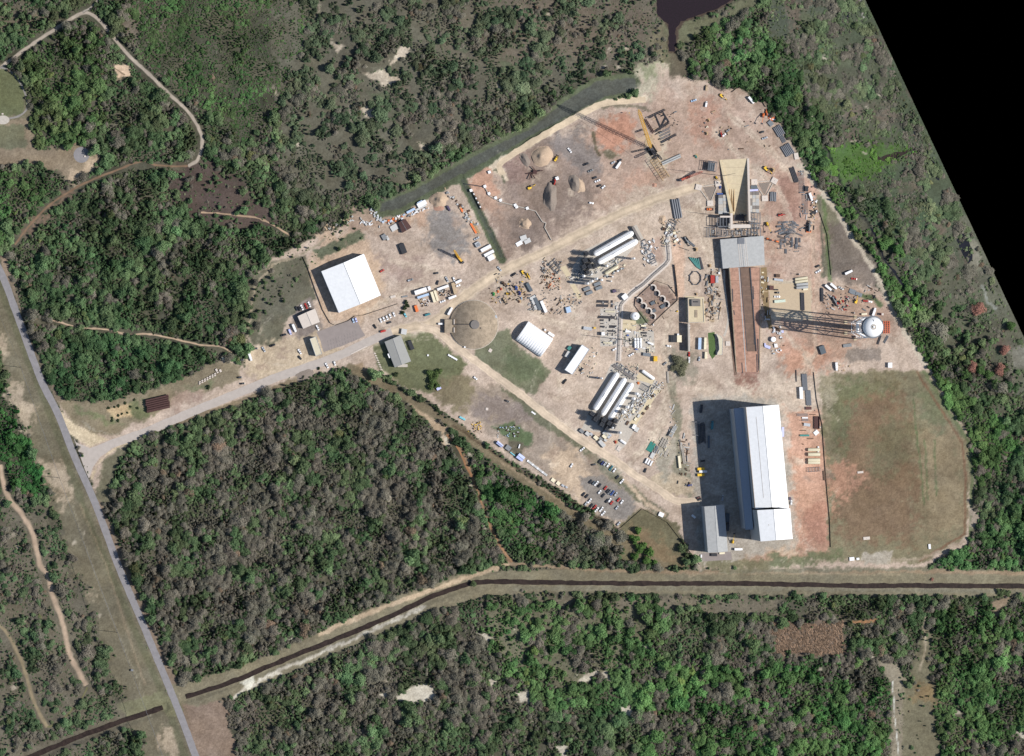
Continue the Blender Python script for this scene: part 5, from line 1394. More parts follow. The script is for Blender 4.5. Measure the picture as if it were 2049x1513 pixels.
# water tower
HT = 101.0; b0 = PXof(0, 0); wg = G(1746, 654.5, HT); wg = (wg[0], wg[1], 0)
wtw = root('water_tower', wg); tag(wtw, 'tall white round water tower on lattice legs at right', 'water tower')
prof = [(1.5, -8.5), (5.5, -7.6), (8.6, -5.0), (9.9, -1.8), (10.1, 0), (10.1, 1.8), (9.3, 3.6), (7.2, 5.6), (4.2, 6.9), (1.0, 7.3)]
obj('tank', MB().lathe(prof, 40, 0, 0, HT), M['tank'], wtw, True)
bal_ = obj('balcony', MB().lathe([(10.2, -.6), (11.3, -.6), (11.3, -.45), (10.2, -.45)], 40, 0, 0, HT), M['concrete'], wtw)
obj('balcony_rail', MB().lathe([(11.2, .6), (11.3, .6), (11.3, .7), (11.2, .7)], 40, 0, 0, HT), M['steel'], bal_)
obj('top_platform', MB().lathe([(1.6, 7.3), (2.8, 7.1), (2.8, 7.4), (1.6, 7.5)], 16, 0, 0, HT), M['concrete'], wtw)
obj('vent', MB().tube((0, 0, HT + 7.2), (0, 0, HT + 8.6), .9, 10), M['tank'], wtw)
obj('roof_ladder', MB().box(0, 5.2, HT + 6.2, .5, 4.5, .15), M['steel'], wtw)
obj('riser', MB().lathe([(2.3, 0), (2.3, HT - 8.4)], 16), M['tank'], wtw, True)
NL = 6
def legp(k, z): 
    a = 2 * math.pi * (k + .5) / NL; rr = 9.6 + (HT - z) / HT * 1.4; return Vector((math.cos(a) * rr, math.sin(a) * rr, z))
for k in range(NL): obj('leg', MB().tube(legp(k, 0), legp(k, HT - 1), .62, 10), M['tank'], wtw, True)
LV = [0, 33, 62, 68]
for j, z in enumerate(LV):
    if z:
        mb = MB(); [mb.tube(legp(k, z), legp(k + 1, z), .9 if z > 40 else .3, 6) for k in range(NL)]; [mb.tube(legp(k, z), Vector((0, 0, z)), .25, 6) for k in range(NL)]; obj('strut_ring', mb, M['tank'], wtw)
    mb = MB()
    for k in range(NL):
        z2 = LV[j + 1] if j < 3 else HT - 4; mb.tube(legp(k, z), legp(k + 1, z2), .07, 5); mb.tube(legp(k + 1, z), legp(k, z2), .07, 5)
    obj('brace', mb, M['steel'], wtw)
for k in range(NL):
    p = legp(k, 0); obj('footing', MB().box(p.x, p.y, 0, 3, 3, .6), M['cream_concrete'], wtw)

# elevated round tank at the tank yard
st = root('round_standpipe', (G(1272, 632.5, 14)[0], G(1272, 632.5, 14)[1], 0)); tag(st, 'white domed standpipe tank at the corner of the fenced footing yard', 'tank')
obj('shell', MB().lathe([(4.1, 0), (4.1, 12), (3.9, 12.7), (2.6, 13.6), (.3, 14)], 28), M['tank'], st, True)
obj('roof_vent', MB().tube((0, 0, 13.8), (0, 0, 14.6), .5, 8), M['dark_steel'], st); obj('ladder', MB().box(4.2, 0, 0, .2, .7, 12), M['steel'], st)

# ---- launch pad ---------------------------------------------------------------------------------------
def GP(reg, x, y, h=0): return Vector(G(*Z(reg, x, y), h))
fl = root('flame_deflector', G(1478, 370)); tag(fl, 'wedge shaped cream concrete exhaust ramp above the launch table', 'exhaust ramp'); fo = fl.location
lo = lambda v: v - Vector((fo.x, fo.y, 0))
def hexa(name, b, t, m, par):
    mb = MB(); mb.v = [tuple(lo(v)) for v in b] + [tuple(lo(v)) for v in t]; n = len(b)
    mb.f = [tuple(range(n - 1, -1, -1)), tuple(range(n, 2 * n))] + [(k, (k + 1) % n, n + (k + 1) % n, n + k) for k in range(n)]
    return obj(name, mb, m, par)
def up(v, h): return Vector((v.x, v.y, h))
NS = 7
a0, a1 = GP('D', 428, 850), GP('D', 500, 1352); b0_, b1_ = GP('D', 688, 838), GP('D', 676, 1430)
for k in range(NS):
    t0, t1 = k / NS, (k + 1) / NS - .004
    p = [a0.lerp(a1, t1), b0_.lerp(b1_, t1), b0_.lerp(b1_, t0), a0.lerp(a1, t0)]
    hexa('floor_slab', [up(v, -.4) for v in p], [up(v, .12) for v in p], M['cream_concrete'], fl)
w0 = [GP('D', 684, 838), GP('D', 704, 836), GP('D', 698, 1432), GP('D', 680, 1432)]
hexa('east_wall', [up(v, 0) for v in (w0[0], w0[3], w0[2], w0[1])], [up(w0[0], .6), up(w0[3], 14.5), up(w0[2], 14.5), up(w0[1], .6)], M['white_concrete'], fl)
w1 = [GP('D', 422, 850), GP('D', 440, 850), GP('D', 545, 1350), GP('D', 515, 1350)]
hexa('west_wall', [up(v, 0) for v in (w1[0], w1[3], w1[2], w1[1])], [up(w1[0], .5), up(w1[3], 6.5), up(w1[2], 6.5), up(w1[1], .5)], M['cream_concrete'], fl)
for k in range(3): hexa('guide_wall', [up(GP('D', 515 + k * 22, 1125), 0), up(GP('D', 521 + k * 19, 1340), 0), up(GP('D', 526 + k * 19, 1340), 0), up(GP('D', 520 + k * 22, 1125), 0)],
    [up(GP('D', 515 + k * 22, 1125), .3), up(GP('D', 521 + k * 19, 1340), 2.5), up(GP('D', 526 + k * 19, 1340), 2.5), up(GP('D', 520 + k * 22, 1125), .3)], M['timber'], fl)
def deck(name, label, c, h, nx_, ny_, m='grey_concrete', gap=.12):
    P = [GP('D', *q, h) for q in c]; cen = sum(P, Vector()) / 4; r = root(name, (cen.x, cen.y, 0)); tag(r, label, 'concrete deck')
    bl = lambda u, v: P[0].lerp(P[1], u).lerp(P[3].lerp(P[2], u), v) - Vector((cen.x, cen.y, 0))
    q = [bl(0, 0), bl(0, 1), bl(1, 1), bl(1, 0)]
    obj('base', MB().prism([(v.x * .98, v.y * .98) for v in q], 0, h - .5), M['concrete'], r)
    for i in range(nx_):
        for j in range(ny_):
            e = .03; q = [bl((i + e) / nx_, (j + e) / ny_), bl((i + e) / nx_, (j + 1 - e) / ny_), bl((i + 1 - e) / nx_, (j + 1 - e) / ny_), bl((i + 1 - e) / nx_, (j + e) / ny_)]
            hz = h - rnd.choice([0, .05, .1, .45]); obj('slab', MB().prism([(v.x, v.y) for v in q], h - .499, hz + .3), M[rnd.choice([m, 'concrete', 'pale_roof'])], r)
    return r
deck('pad_deck', 'grey paved deck left of the exhaust ramp', [(413, 1182), (495, 1180), (516, 1360), (412, 1365)], 3.2, 2, 6)
deck('pad_deck', 'grey paved deck right of the exhaust ramp', [(702, 1150), (800, 1150), (800, 1350), (702, 1350)], 3.2, 3, 6)
lt = root('launch_table', G(1475, 446)); tag(lt, 'pale T shaped concrete launch table between steel frames', 'launch table')
def lbox(nm, reg, x, y, L, W, z0, hz, m):
    g = GP(reg, x, y, z0 + hz) - Vector((lt.location.x, lt.location.y, 0)); obj(nm, MB().box(g.x, g.y, z0, U(reg, L), U(reg, W), hz), M[m], lt)
lbox('beam', 'D', 480, 1388, 100, 16, 8, 3.5, 'white_concrete'); lbox('column', 'D', 538, 1430, 22, 150, 0, 11, 'white_concrete')
lbox('column', 'D', 524, 1476, 26, 44, 0, 10.9, 'concrete'); lbox('cross_beam', 'D', 620, 1478, 190, 34, 7, 4.4, 'white_concrete'); lbox('cross_beam', 'D', 700, 1482, 46, 18, 6, 4, 'concrete')
lbox('opening_frame', 'D', 612, 1400, 100, 60, 0, 1.2, 'dark_steel')
rack('D', 745, 1405, 108, 110, 11, 0, 'open blue grey steel frame right of the launch table'); rack('D', 742, 1475, 105, 60, 8, 0, 'lower steel frame right of the launch table')
rack('D', 448, 1440, 120, 90, 11, 0, 'open steel frame left of the launch table'); rack('B', 430, 100, 70, 90, 9, 0, 'narrow steel frame above the left end of the shelter')
rack('B', 560, 112, 170, 44, 6, 0, 'long low steel frame directly above the shelter'); rack('B', 705, 105, 110, 80, 7, 0, 'steel frame above the right end of the shelter')
rack('B', 350, 105, 84, 90, 3, 0, 'bare ground level steel frame left of the shelter')
for c, nm in ([(225, 1110), (410, 1075), (335, 1262)], 'left'), ([(752, 1060), (942, 1048), (852, 1215)], 'right'):
    for i, q in enumerate(c):
        w = ('upper left', 'upper right', 'lower')[i]
        o = cont('D', q[0], q[1], 62, 58, (-12, 8, 2)[i] if nm == 'left' else (2, -28, 3)[i], 'white', 1.4, 'square white mast footing, %s of the three %s of the exhaust ramp' % (w, nm), 'block', cat='footing', group=None)
    P = [GP('D', *q) for q in c]; mb = MB()
    for i in range(3): mb.bar(P[i] + Vector((0, 0, .3)), P[(i + 1) % 3] + Vector((0, 0, .3)), .7)
    cen = sum(P, Vector()) / 3; mb.v = [(x - cen.x, y - cen.y, z) for x, y, z in mb.v]; o = obj('grade_beam', mb, M['concrete'], None, loc=(cen.x, cen.y, 0)); tag(o, 'thin concrete tie beams joining the three mast footings %s of the ramp' % nm, 'tie beams')
sheet('soil_patch', rag([Z('D', *q) for q in ((262, 1108), (390, 1100), (335, 1230))], 1, 4, 3), M['gravel'], .05)
sheet('soil_patch', rag([Z('D', *q) for q in ((790, 1070), (905, 1062), (852, 1180))], 1, 4, 4), M['gravel'], .05)

# long ramp to the shelter: a wedge of fill held by walls
def wedge(name, c, hs, m, z=0):
    P = [GP('B', *q) for q in c]; mb = MB(); mb.v = [(v.x, v.y, -.05) for v in P] + [(v.x, v.y, h) for v, h in zip(P, hs)]; n = len(P)
    if sum(P[i].x * P[(i + 1) % n].y - P[(i + 1) % n].x * P[i].y for i in range(n)) < 0: pass
    mb.f = [tuple(range(n - 1, -1, -1)), tuple(range(n, 2 * n))] + [(k, (k + 1) % n, n + (k + 1) % n, n + k) for k in range(n)]
    o = obj(name, mb, M[m]); return struct(o)
HR = 7.6
def hr(y): return max(.15, HR * (1 - (y - 405) / 880.))
def rampstrip(name, x0, x1, x2, x3, ya, yb, dz, m, nseg=8):
    """strip over the ramp between y=ya (x0..x1) and y=yb (x2..x3)"""
    for k in range(nseg):
        t0, t1 = k / nseg, (k + 1) / nseg - .0015
        y_0, y_1 = ya + (yb - ya) * t0, ya + (yb - ya) * t1
        c = [(x0 + (x2 - x0) * t0, y_0), (x0 + (x2 - x0) * t1, y_1), (x1 + (x3 - x1) * t1, y_1), (x1 + (x3 - x1) * t0, y_0)]
        P = [GP('B', *q) for q in c]; h = [hr(y_0) + dz, hr(y_1) + dz, hr(y_1) + dz, hr(y_0) + dz]
        yield P, h, m
def make_strip(name, *a, **k):
    mb = MB()
    for P, h, m in rampstrip(name, *a, **k):
        i = len(mb.v); mb.v += [(v.x, v.y, -.3) for v in P] + [(v.x, v.y, hh) for v, hh in zip(P, h)]
        mb.f += [(i + 3, i + 2, i + 1, i), (i + 4, i + 5, i + 6, i + 7), (i, i + 1, i + 5, i + 4), (i + 1, i + 2, i + 6, i + 5), (i + 2, i + 3, i + 7, i + 6), (i + 3, i, i + 4, i + 7)]
    return struct(obj(name, mb, M[m]))
make_strip('ramp_fill', 497, 752, 566, 760, 402, 1282, 0, 'red_soil')
make_strip('ramp_roadway', 584, 660, 652, 722, 404, 1108, .06, 'roadway', nseg=9)
make_strip('ramp_roadway', 652, 722, 664, 734, 1109, 1270, .05, 'red_soil', nseg=2)
make_strip('ramp_kerb', 578, 584, 646, 652, 404, 1108, .12, 'dark_steel'); make_strip('ramp_kerb', 661, 671, 723, 731, 404, 1108, .7, 'dark_steel'); make_strip('ramp_kerb', 735, 742, 748, 753, 1000, 1270, .5, 'dark_steel', nseg=4)
make_strip('ramp_edge_strip', 569, 576, 640, 646, 404, 1278, .06, 'pale_roof')
make_strip('retaining_wall', 490, 497, 559, 566, 402, 1282, .5, 'old_concrete'); make_strip('retaining_wall', 749, 756, 753, 760, 402, 1282, .3, 'old_concrete')
sheet('ramp_painted_shade', rag([Z('B', *q) for q in ((440, 415), (498, 405), (568, 1300), (540, 1310), (500, 900))], .6, 5, 41), M['roadway'], .05)  # dark ground sheet: the retaining wall's shade put into colour
for k, (x, y, l) in enumerate(((516, 580, 110), (690, 560, 110), (700, 850, 200), (727, 1130, 150), (530, 760, 40), (603, 1200, 90))):
    o = make_strip('ramp_drain_strip', x, x + 7, x + 6, x + 13, y, y + l, .25, 'dark_steel', nseg=3)
ribbon('concrete_gutter', [Z('B', 458, 420), Z('B', 462, 560), Z('B', 478, 700), Z('B', 492, 830), Z('B', 478, 920), Z('B', 458, 980)], 4, M['concrete'], .07, .3)
sheet('grass_verge', rag([Z('B', *q) for q in ((762, 400), (815, 395), (838, 740), (865, 915), (835, 925), (790, 740), (768, 600))], .8, 5, 8), M['olive'], .045)
sheet('grass_patch', rag([Z('B', *q) for q in ((322, 950), (378, 945), (388, 1140), (360, 1170), (330, 1120))], .6, 5, 9), mat('lawn_green', tone((92, 116, 70)), .95, noise=.2, nscale=.6), .045)

# pads and slabs of the tank yard
sheet('concrete_pad', [Z('H', *q) for q in ((690, 392), (880, 392), (885, 300), (962, 300), (955, 560), (962, 905), (690, 910))], M['concrete'], .055)
sheet('concrete_pad', [Z('H', *q) for q in ((1000, 705), (1420, 700), (1440, 990), (1180, 1000), (1170, 905), (1005, 905))], M['concrete'], .055)
sheet('concrete_pad', [Z('H', *q) for q in ((985, 545), (1180, 560), (1180, 690), (985, 690))], M['cream_concrete'], .05)
sheet('concrete_pad', [Z('G', *q) for q in ((1180, 345), (1240, 318), (1332, 498), (1275, 530))], M['concrete'], .055)
sheet('concrete_pad', [Z('G', *q) for q in ((1275, 530), (1345, 520), (1515, 830), (1430, 850))], M['white_concrete'], .055)
sheet('concrete_pad', [Z('G', *q) for q in ((560, 650), (1200, 350), (1290, 520), (1080, 760), (640, 1090), (380, 1080), (420, 860))], M['concrete'], .045)
sheet('concrete_pad', [Z('G', *q) for q in ((265, 865), (330, 840), (400, 960), (340, 985))], M['cream_concrete'], .05)
sheet('concrete_pad', [Z('G', *q) for q in ((385, 1085), (450, 1075), (540, 1230), (520, 1275), (490, 1270))], M['cream_concrete'], .05)
sheet('concrete_pad', [Z('I', *q) for q in ((770, 310), (835, 285), (1090, 440), (1320, 480), (1410, 630), (1200, 900), (960, 1330), (870, 1420), (820, 1380), (880, 1200), (400, 1130), (520, 860))], M['concrete'], .045)
sheet('concrete_pad', [Z('I', *q) for q in ((1100, 440), (1170, 390), (1330, 500), (1290, 560), (1090, 500))], M['cream_concrete'], .055)
sheet('concrete_pad', [Z('I', *q) for q in ((1290, 640), (1400, 630), (1250, 850), (1050, 1130), (1000, 1050), (1160, 880))], M['cream_concrete'], .055)
sheet('concrete_pad', [Z('B', *q) for q in ((130, 640), (290, 650), (300, 865), (140, 860))], M['cream_concrete'], .05)
sheet('concrete_pad', [Z('A', *q) for q in ((235, 1390), (465, 1378), (472, 1438), (240, 1450))], M['parking'], .06)
sheet('concrete_pad', [Z('B', *q) for q in ((835, 540), (1180, 530), (1190, 770), (850, 775))], M['dirt'] if False else mat('sandy_gravel', tone((208, 188, 160)), .95, noise=.08, nscale=.4), .04)

# pipe trench through the yard
TRN = [Z('G', 1690, 300), Z('G', 1635, 440), Z('G', 1640, 600), Z('G', 1650, 770), Z('G', 1560, 870), Z('G', 1450, 965), Z('G', 1330, 1080), Z('G', 1190, 1180), Z('H', 985, 320), Z('H', 965, 400), Z('H', 955, 600), Z('H', 945, 900), Z('H', 935, 1110)]
ribbon('trench_slab', TRN, 12, M['white_concrete'], .075, .3)
L_ = smooth_line(TRN, 12)
tr_ = root('pipe_run', G(*L_[len(L_) // 2])); tag(tr_, 'twin pipes winding along the pale trench between tank farms', 'pipeline')
for off in (-1.6, .2, 1.8):
    mb = MB(); prev = None
    for i in range(len(L_)):
        d = L_[min(i + 1, len(L_) - 1)] - L_[max(i - 1, 0)]; d /= np.linalg.norm(d) + 1e-9
        q = (L_[i][0] - d[1] * off, L_[i][1] + d[0] * off); g = Vector(G(*q)) - tr_.location + Vector((0, 0, .9))
        if prev is not None: mb.tube(prev, g, .24, 7)
        prev = g
    obj('pipe', mb, M['steel'] if off != .2 else M['concrete'], tr_)
for i in range(0, len(L_), 1):
    g = Vector(G(*L_[i])) - tr_.location; obj('support', MB().box(g.x, g.y, 0, 3.2, .5, .55), M['white_concrete'], tr_)
# fences
def fence(pts, h, label, name='perimeter_fence', step=6.0, solid=True, zoom=None):
    P = [Vector(G(*p)) for p in pts]; o = P[0].copy(); r = root(name, o); tag(r, label, 'fence')
    mb = MB(); ps = MB()
    for a, b in zip(P, P[1:]):
        a = a - o; b = b - o; mb.tube(a + Vector((0, 0, h * .5)), b + Vector((0, 0, h * .5)), .05, 4); n = max(1, int((b - a).length / step))
        d = (b - a).normalized(); nn = Vector((-d.y, d.x, 0)) * .05
        i = len(mb.v); mb.v += [tuple(a - nn), tuple(b - nn), tuple(b + nn), tuple(a + nn)] + [tuple(v + Vector((0, 0, h))) for v in (a - nn, b - nn, b + nn, a + nn)]
        for q in ((3, 2, 1, 0), (4, 5, 6, 7), (0, 1, 5, 4), (1, 2, 6, 5), (2, 3, 7, 6), (3, 0, 4, 7)): mb.f.append(tuple(i + k for k in q))
        for k in range(n + 1):
            p = a.lerp(b, k / n); ps.box(p.x, p.y, 0, .16, .16, h + .15)
    obj('mesh_panel', mb, M['fence'], r); obj('post', ps, M['dark_steel'], r); return r
fence([Z('L', *q) for q in ((85, 780), (140, 900), (215, 1120), (300, 1350), (380, 1490), (420, 1512))] + [Z('M', 840, 455), Z('M', 1000, 400), Z('M', 1090, 335), Z('M', 1200, 325), Z('M', 1400, 260), Z('M', 1640, 180)], 1.5, 'dark fence curving round the lower left of the white warehouse')
fence([(1628, 745), (1634, 800), (1645, 850), (1652, 950), (1660, 1040), (1662, 1095)], 1.2, 'thin dark silt fence between red soil and grass field')
fence([Z('G', *q) for q in ((1722, 830), (1735, 940), (1755, 1100), (1765, 1240))], 2.6, 'straight dark fence left of the peach coloured strip')
fence([Z('H', *q) for q in ((1440, 10), (1620, 70), (1745, 225), (1745, 280), (1560, 450), (1380, 625), (1340, 600), (1160, 350), (1170, 260), (1440, 10))], 1.3, 'low dark barrier round the fenced yard of curved footings')
fence([Z('D', *q) for q in ((540, 210), (600, 165), (680, 170), (750, 205), (820, 290), (860, 350))], 1.5, 'dark fence around the upper right tip of the site')
fence([(1640, 425), (1655, 470), (1663, 550)], 1.0, 'thin fence along the green strip right of the pad')
fence([(1100, 975), (1160, 1015), (1235, 1062), (1285, 1018), (1335, 1045), (1400, 1130)], 1.0, 'thin fence below the gravel car park')

# ---- tanks ----------------------------------------------------------------------------------------------
tank('G', 938, 560, 590, 82, 29.5, 'upper of the two very long white tanks in the upper tank farm')
tank('G', 992, 664, 590, 82, 29.3, 'lower of the two very long white tanks in the upper tank farm')
tank('G', 915, 900, 195, 44, 30, 'short cream tank below the two very long white tanks', True)
tank('I', 705, 652, 560, 78, 57.5, 'longest white tank, on the left edge of the lower tank farm')
tank('I', 800, 720, 560, 72, 57.5, 'middle long tank of the lower tank farm')
tank('I', 890, 780, 560, 72, 57.5, 'right long tank of the lower tank farm')
tank('I', 1238, 443, 190, 44, -35, 'short white tank at the upper right corner of the lower tank farm')
tank('I', 922, 1287, 90, 32, -33, 'smallest white tank at the foot of the lower tank farm')
for k, x in enumerate((1163, 1200, 1240)):
    tank('H', x, 862, 140, 32, 92, '%s of three parallel white tanks on the yard pad' % ('leftmost', 'middle', 'rightmost')[k])
tank('H', 820, 434, 140, 22, -3, 'slim pale tank on the upper part of the grey pad', True)
tank('H', 785, 860, 125, 26, -3, 'slim pale tank at the lower edge of the grey pad', True)
tank('H', 1372, 868, 90, 30, -20, 'single shiny tank right of the three parallel tanks')
for i, (x, y, d, h) in enumerate(((617, 1070, 34, 20), (675, 1040, 34, 18), (735, 1010, 32, 18), (800, 1025, 30, 8), (570, 975, 34, 12), (865, 845, 32, 11), (1212, 750, 30, 19), (935, 985, 20, 6), (920, 1042, 18, 5), (1000, 912, 26, 6))):
    vtank('G', x, y, d, h, 'white upright tank below the two very long white tanks' if h > 9 else 'short upright tank near the cream tank of the upper farm')
for x, y, d, h in ((1107, 680, 36, 14), (1066, 742, 36, 14), (990, 848, 36, 15), (942, 912, 40, 15), (797, 1110, 26, 19), (893, 1172, 34, 19), (660, 485, 26, 13)):
    vtank('I', x, y, d, h, 'white upright tank standing between and right of the lower farm tanks' if d > 30 else 'slim upright tank at the edge of the lower tank farm')
for x, y in ((590, 690), (650, 775), (560, 780), (620, 860), (690, 850), (545, 860), (600, 930)): place('vapor', b_vapor, Z('G', x, y), 30, 'dark finned vaporizer tower left of the very long tanks', 'vaporizer', 'vaporizer towers', None, 0, (1, 1, 1.3))
for x, y in ((600, 960), (665, 1010), (730, 1055), (560, 1000), (640, 1065), (820, 1020), (790, 1085), (710, 1120), (520, 930)): place('vapor', b_vapor, Z('I', x, y), 57, 'dark finned vaporizer tower below the lower farm tanks', 'vaporizer', 'vaporizer towers', None, 0, (1, 1, 1.3))
# end walls and racks by the tanks
eb = flatroof('concrete_end_wall', 'grey concrete wall across the right end of the very long tanks', 'wall', [Z('G', 1178, 350), Z('G', 1205, 338), Z('G', 1300, 510), Z('G', 1272, 522)], 4.5, 'grey_concrete', 'grey_concrete', parapet=0)
eb = flatroof('concrete_end_wall', 'grey concrete strip wall across the top of the lower tank farm', 'wall', [Z('I', 785, 330), Z('I', 830, 305), Z('I', 1080, 480), Z('I', 1055, 510)], 1.2, 'grey_concrete', 'grey_concrete', parapet=0)
rack('G', 1390, 640, 280, 60, 1.6, -62, 'narrow pipe rack right of the very long tanks'); rack('G', 1440, 760, 120, 70, 1.4, -62, 'short pipe rack at the end of the narrow rack')
rack('I', 1195, 605, 90, 80, 1.8, -30, 'square pump skid frame in the lower tank farm'); rack('G', 1690, 330, 150, 90, 2.2, 60, 'pipe skid frame at the top of the trench')
rack('I', 950, 380, 260, 60, 1.5, -33, 'pipe rack along the top of the lower tank farm')
rack('G', 190, 860, 160, 80, 1.6, -55, 'pale pipe skid left of the upper farm vaporizers'); rack('H', 900, 150, 110, 40, 1.2, 0, 'thin frame beside the twin pipes')
for i, (x, y) in enumerate(((600, 1140), (632, 1192), (735, 1078), (755, 1130))):
    cont('G', x, y, 88, 42, 22, 'steel', 2.0, ('upper left', 'lower left', 'upper right', 'lower right')[i] + ' of four grey skids below the upper tank farm', 'gen', cat='skid')
# crescents of concrete in the fenced yard
def b_saddle():
    r = root('curved_footing'); mb = MB(); N = 10
    for k in range(N):
        a0, a1 = math.pi * (k / N) - .9, math.pi * ((k + 1) / N) - .9; q = [(3.9 * math.cos(a0), 3.9 * math.sin(a0)), (3.9 * math.cos(a1), 3.9 * math.sin(a1)), (2.5 * math.cos(a1), 2.5 * math.sin(a1)), (2.5 * math.cos(a0), 2.5 * math.sin(a0))]
        q.reverse(); mb.prism([(x, y) for x, y in reversed(q)][::-1], 0, 2.6)
    obj('curved_wall', mb, M['white_concrete'], r); obj('floor', MB().tube((0, 0, 0), (0, 0, .3), 2.4, 16), M['dark_steel'], r); return r
for x, y in ((1215, 285), (1275, 360), (1345, 430), (1400, 500), (1455, 185), (1530, 262), (1585, 335), (1405, 112)):
    o = place('saddle', b_saddle, Z('H', x, y), 0, 'crescent shaped concrete footing inside the fenced yard', 'footing', 'crescent footings in the fenced yard')
for x, y in ((1405, 318), (1540, 365), (1420, 425)): cont('H', x, y, 60, 45, 30, 'slate', 1.6, 'dark grey machine block among the crescent footings', 'gen', cat='machine')
# ---- vehicles -------------------------------------------------------------------------------------------
cpk = 'in the gravel car park'
VG = 'cars in the gravel car park'
def cp(lst, ang, row):
    for x, y, c in lst: car('Q', x, y, ang + rnd.uniform(-4, 4), c, 'in the %s row of the gravel car park' % row, rnd.choice(['suv', 'suv', 'pickup']), VG)
cp([(602, 380, 'dark'), (633, 402, 'navy'), (663, 412, 'silver'), (702, 428, 'white'), (740, 462, 'teal'), (778, 490, 'white')], 52, 'top roadside')
cp([(492, 625, 'dark'), (528, 640, 'slate'), (563, 648, 'white'), (600, 672, 'dark'), (672, 702, 'red'), (700, 738, 'dark'), (724, 752, 'grey'), (754, 762, 'blue'), (795, 778, 'silver')], 52, 'second')
cp([(600, 752, 'white'), (645, 792, 'dark')], 52, 'short left'); 
cp([(690, 858, 'dark'), (722, 850, 'white'), (745, 882, 'red'), (828, 845, 'red'), (868, 872, 'white'), (808, 940, 'silver')], 52, 'third')
cp([(408, 778, 'dark'), (446, 800, 'dark'), (480, 858, 'white'), (436, 890, 'silver'), (498, 918, 'dark'), (540, 935, 'red'), (566, 964, 'white'), (622, 960, 'white'), (645, 1008, 'white')], 52, 'bottom fenceside')
car('Q', 815, 572, 48, 'dark', 'above the right end of the gravel car park'); car('Q', 870, 622, 50, 'white', 'just right of the gravel car park', 'pickup')
car('Q', 392, 235, 40, 'white', 'on the verge left of the tank farm road', 'pickup'); car('Q', 262, 432, 60, 'white', 'alone on pale ground left of the car park'); car('Q', 828, 1133, 48, 'silver', 'at the bottom corner of the car park')
car('Q', 1152, 490, 70, 'dark', 'near the stored white containers'); car('Q', 530, 420, 10, 'dark', 'left of the top row of the car park')
car('Q', 1792, 818, 20, 'rust', 'by the hangar shadow, upper of a pair'); car('Q', 1810, 840, 20, 'dark', 'by the hangar shadow, lower of a pair'); car('Q', 1690, 668, 5, 'navy', 'beside the loop of pale track left of the hangar')
for x, y in ((285, 690), (327, 672), (370, 655), (412, 630), (465, 608)): car('K', x, y, -68, 'white', 'in the row of five in front of the white warehouse', 'suv', 'five white cars before the warehouse')
car('K', 400, 720, 18, 'dark', 'just below the row of five white cars'); car('K', 207, 775, -60, 'black', 'alone near the asphalt car park corner'); car('K', 320, 838, 15, 'red', 'on the access road above the office building', 'van')
car('K', 925, 612, 18, 'teal', 'on the dirt road left of the dome', 'van'); car('K', 620, 618, -60, 'cyan', 'beside the small tree near the trailers'); car('K', 690, 140, 20, 'grey', 'alone in the yard above the trailers', 'pickup'); car('K', 1045, 45, 10, 'dark', 'alone at the upper edge of the yard')
car('K', 1260, 375, 22, 'white', 'lower right of the trailer cluster', 'truck'); car('K', 1132, 432, 22, 'white', 'below the cream container pair', 'pickup'); car('K', 1190, 130, -65, 'silver', 'upper of two above the trailer cluster', 'pickup'); car('K', 1285, 128, -70, 'white', 'right above the trailer cluster')
car('K', 1230, 568, 60, 'white', 'touching the upper left rim of the dome', 'truck'); car('K', 1108, 738, 0, 'white', 'parked against the dome entrance block', 'van'); car('K', 1062, 175, 75, 'dark', 'behind the long white container'); car('K', 1340, 218, 20, 'white', 'at the right end of the trailer cluster')
car('M', 340, 240, -70, 'dark', 'leftmost of the row behind the white shed'); car('M', 375, 242, -70, 'black', 'second in the row behind the white shed'); car('M', 412, 226, -68, 'white', 'behind the white shed', 'pickup'); car('M', 465, 208, -68, 'red', 'behind the white shed', 'pickup'); car('M', 507, 186, -68, 'white', 'rightmost of the row behind the white shed', 'pickup')
car('M', 178, 578, 15, 'dark', 'leftmost near the shed on the verge', 'pickup'); car('M', 258, 540, -68, 'lilac', 'left below the white shed', 'van'); car('M', 310, 488, -66, 'white', 'close to the left wall of the white shed', 'truck'); car('M', 612, 486, -66, 'white', 'at the lower right corner of the white shed', 'pickup')
car('M', 1068, 394, -70, 'paleblue', 'left of a pair below the warehouse'); car('M', 1103, 384, -70, 'lilac', 'right of a pair below the warehouse')
car('M', 382, 792, -60, 'white', 'on sand left of the tall cream building', 'pickup'); car('M', 385, 870, -50, 'dark', 'on sand below the white pickup'); car('M', 730, 970, -62, 'white', 'left of two on the lower road verge', 'pickup'); car('M', 830, 942, -72, 'white', 'right of two on the lower road verge'); car('M', 35, 712, 20, 'black', 'at the wood edge left of the shed', 'pickup')
car('N', 1822, 192, -70, 'white', 'at the wood edge near the entrance', 'truck'); car('N', 1978, 110, -60, 'silver', 'at the wood edge further right', 'pickup'); car('N', 1725, 230, 10, 'dark', 'at the rim of the entrance clearing'); car('N', 1705, 428, 5, 'dark', 'on grass left of the sandy lot, upper'); car('N', 1735, 498, 5, 'black', 'on grass left of the sandy lot, lower'); car('N', 1885, 100, 5, 'dark', 'in the shade of the wood edge')
car('F', 1232, 285, -55, 'white', 'alone on the dark gravel above the piles', 'pickup')
for x, y, c in ((1415, 440, 'dark'), (1465, 515, 'grey'), (1512, 592, 'dark'), (1543, 628, 'white'), (1562, 682, 'black')): car('F', x, y, 22, c, 'in the slanting row right of the gravel piles', rnd.choice(['suv', 'pickup']), 'slanting row right of the gravel piles')
car('F', 1608, 698, 40, 'white', 'at the lower end of the slanting row'); car('F', 1472, 876, -10, 'white', 'alone below the gravel piles')
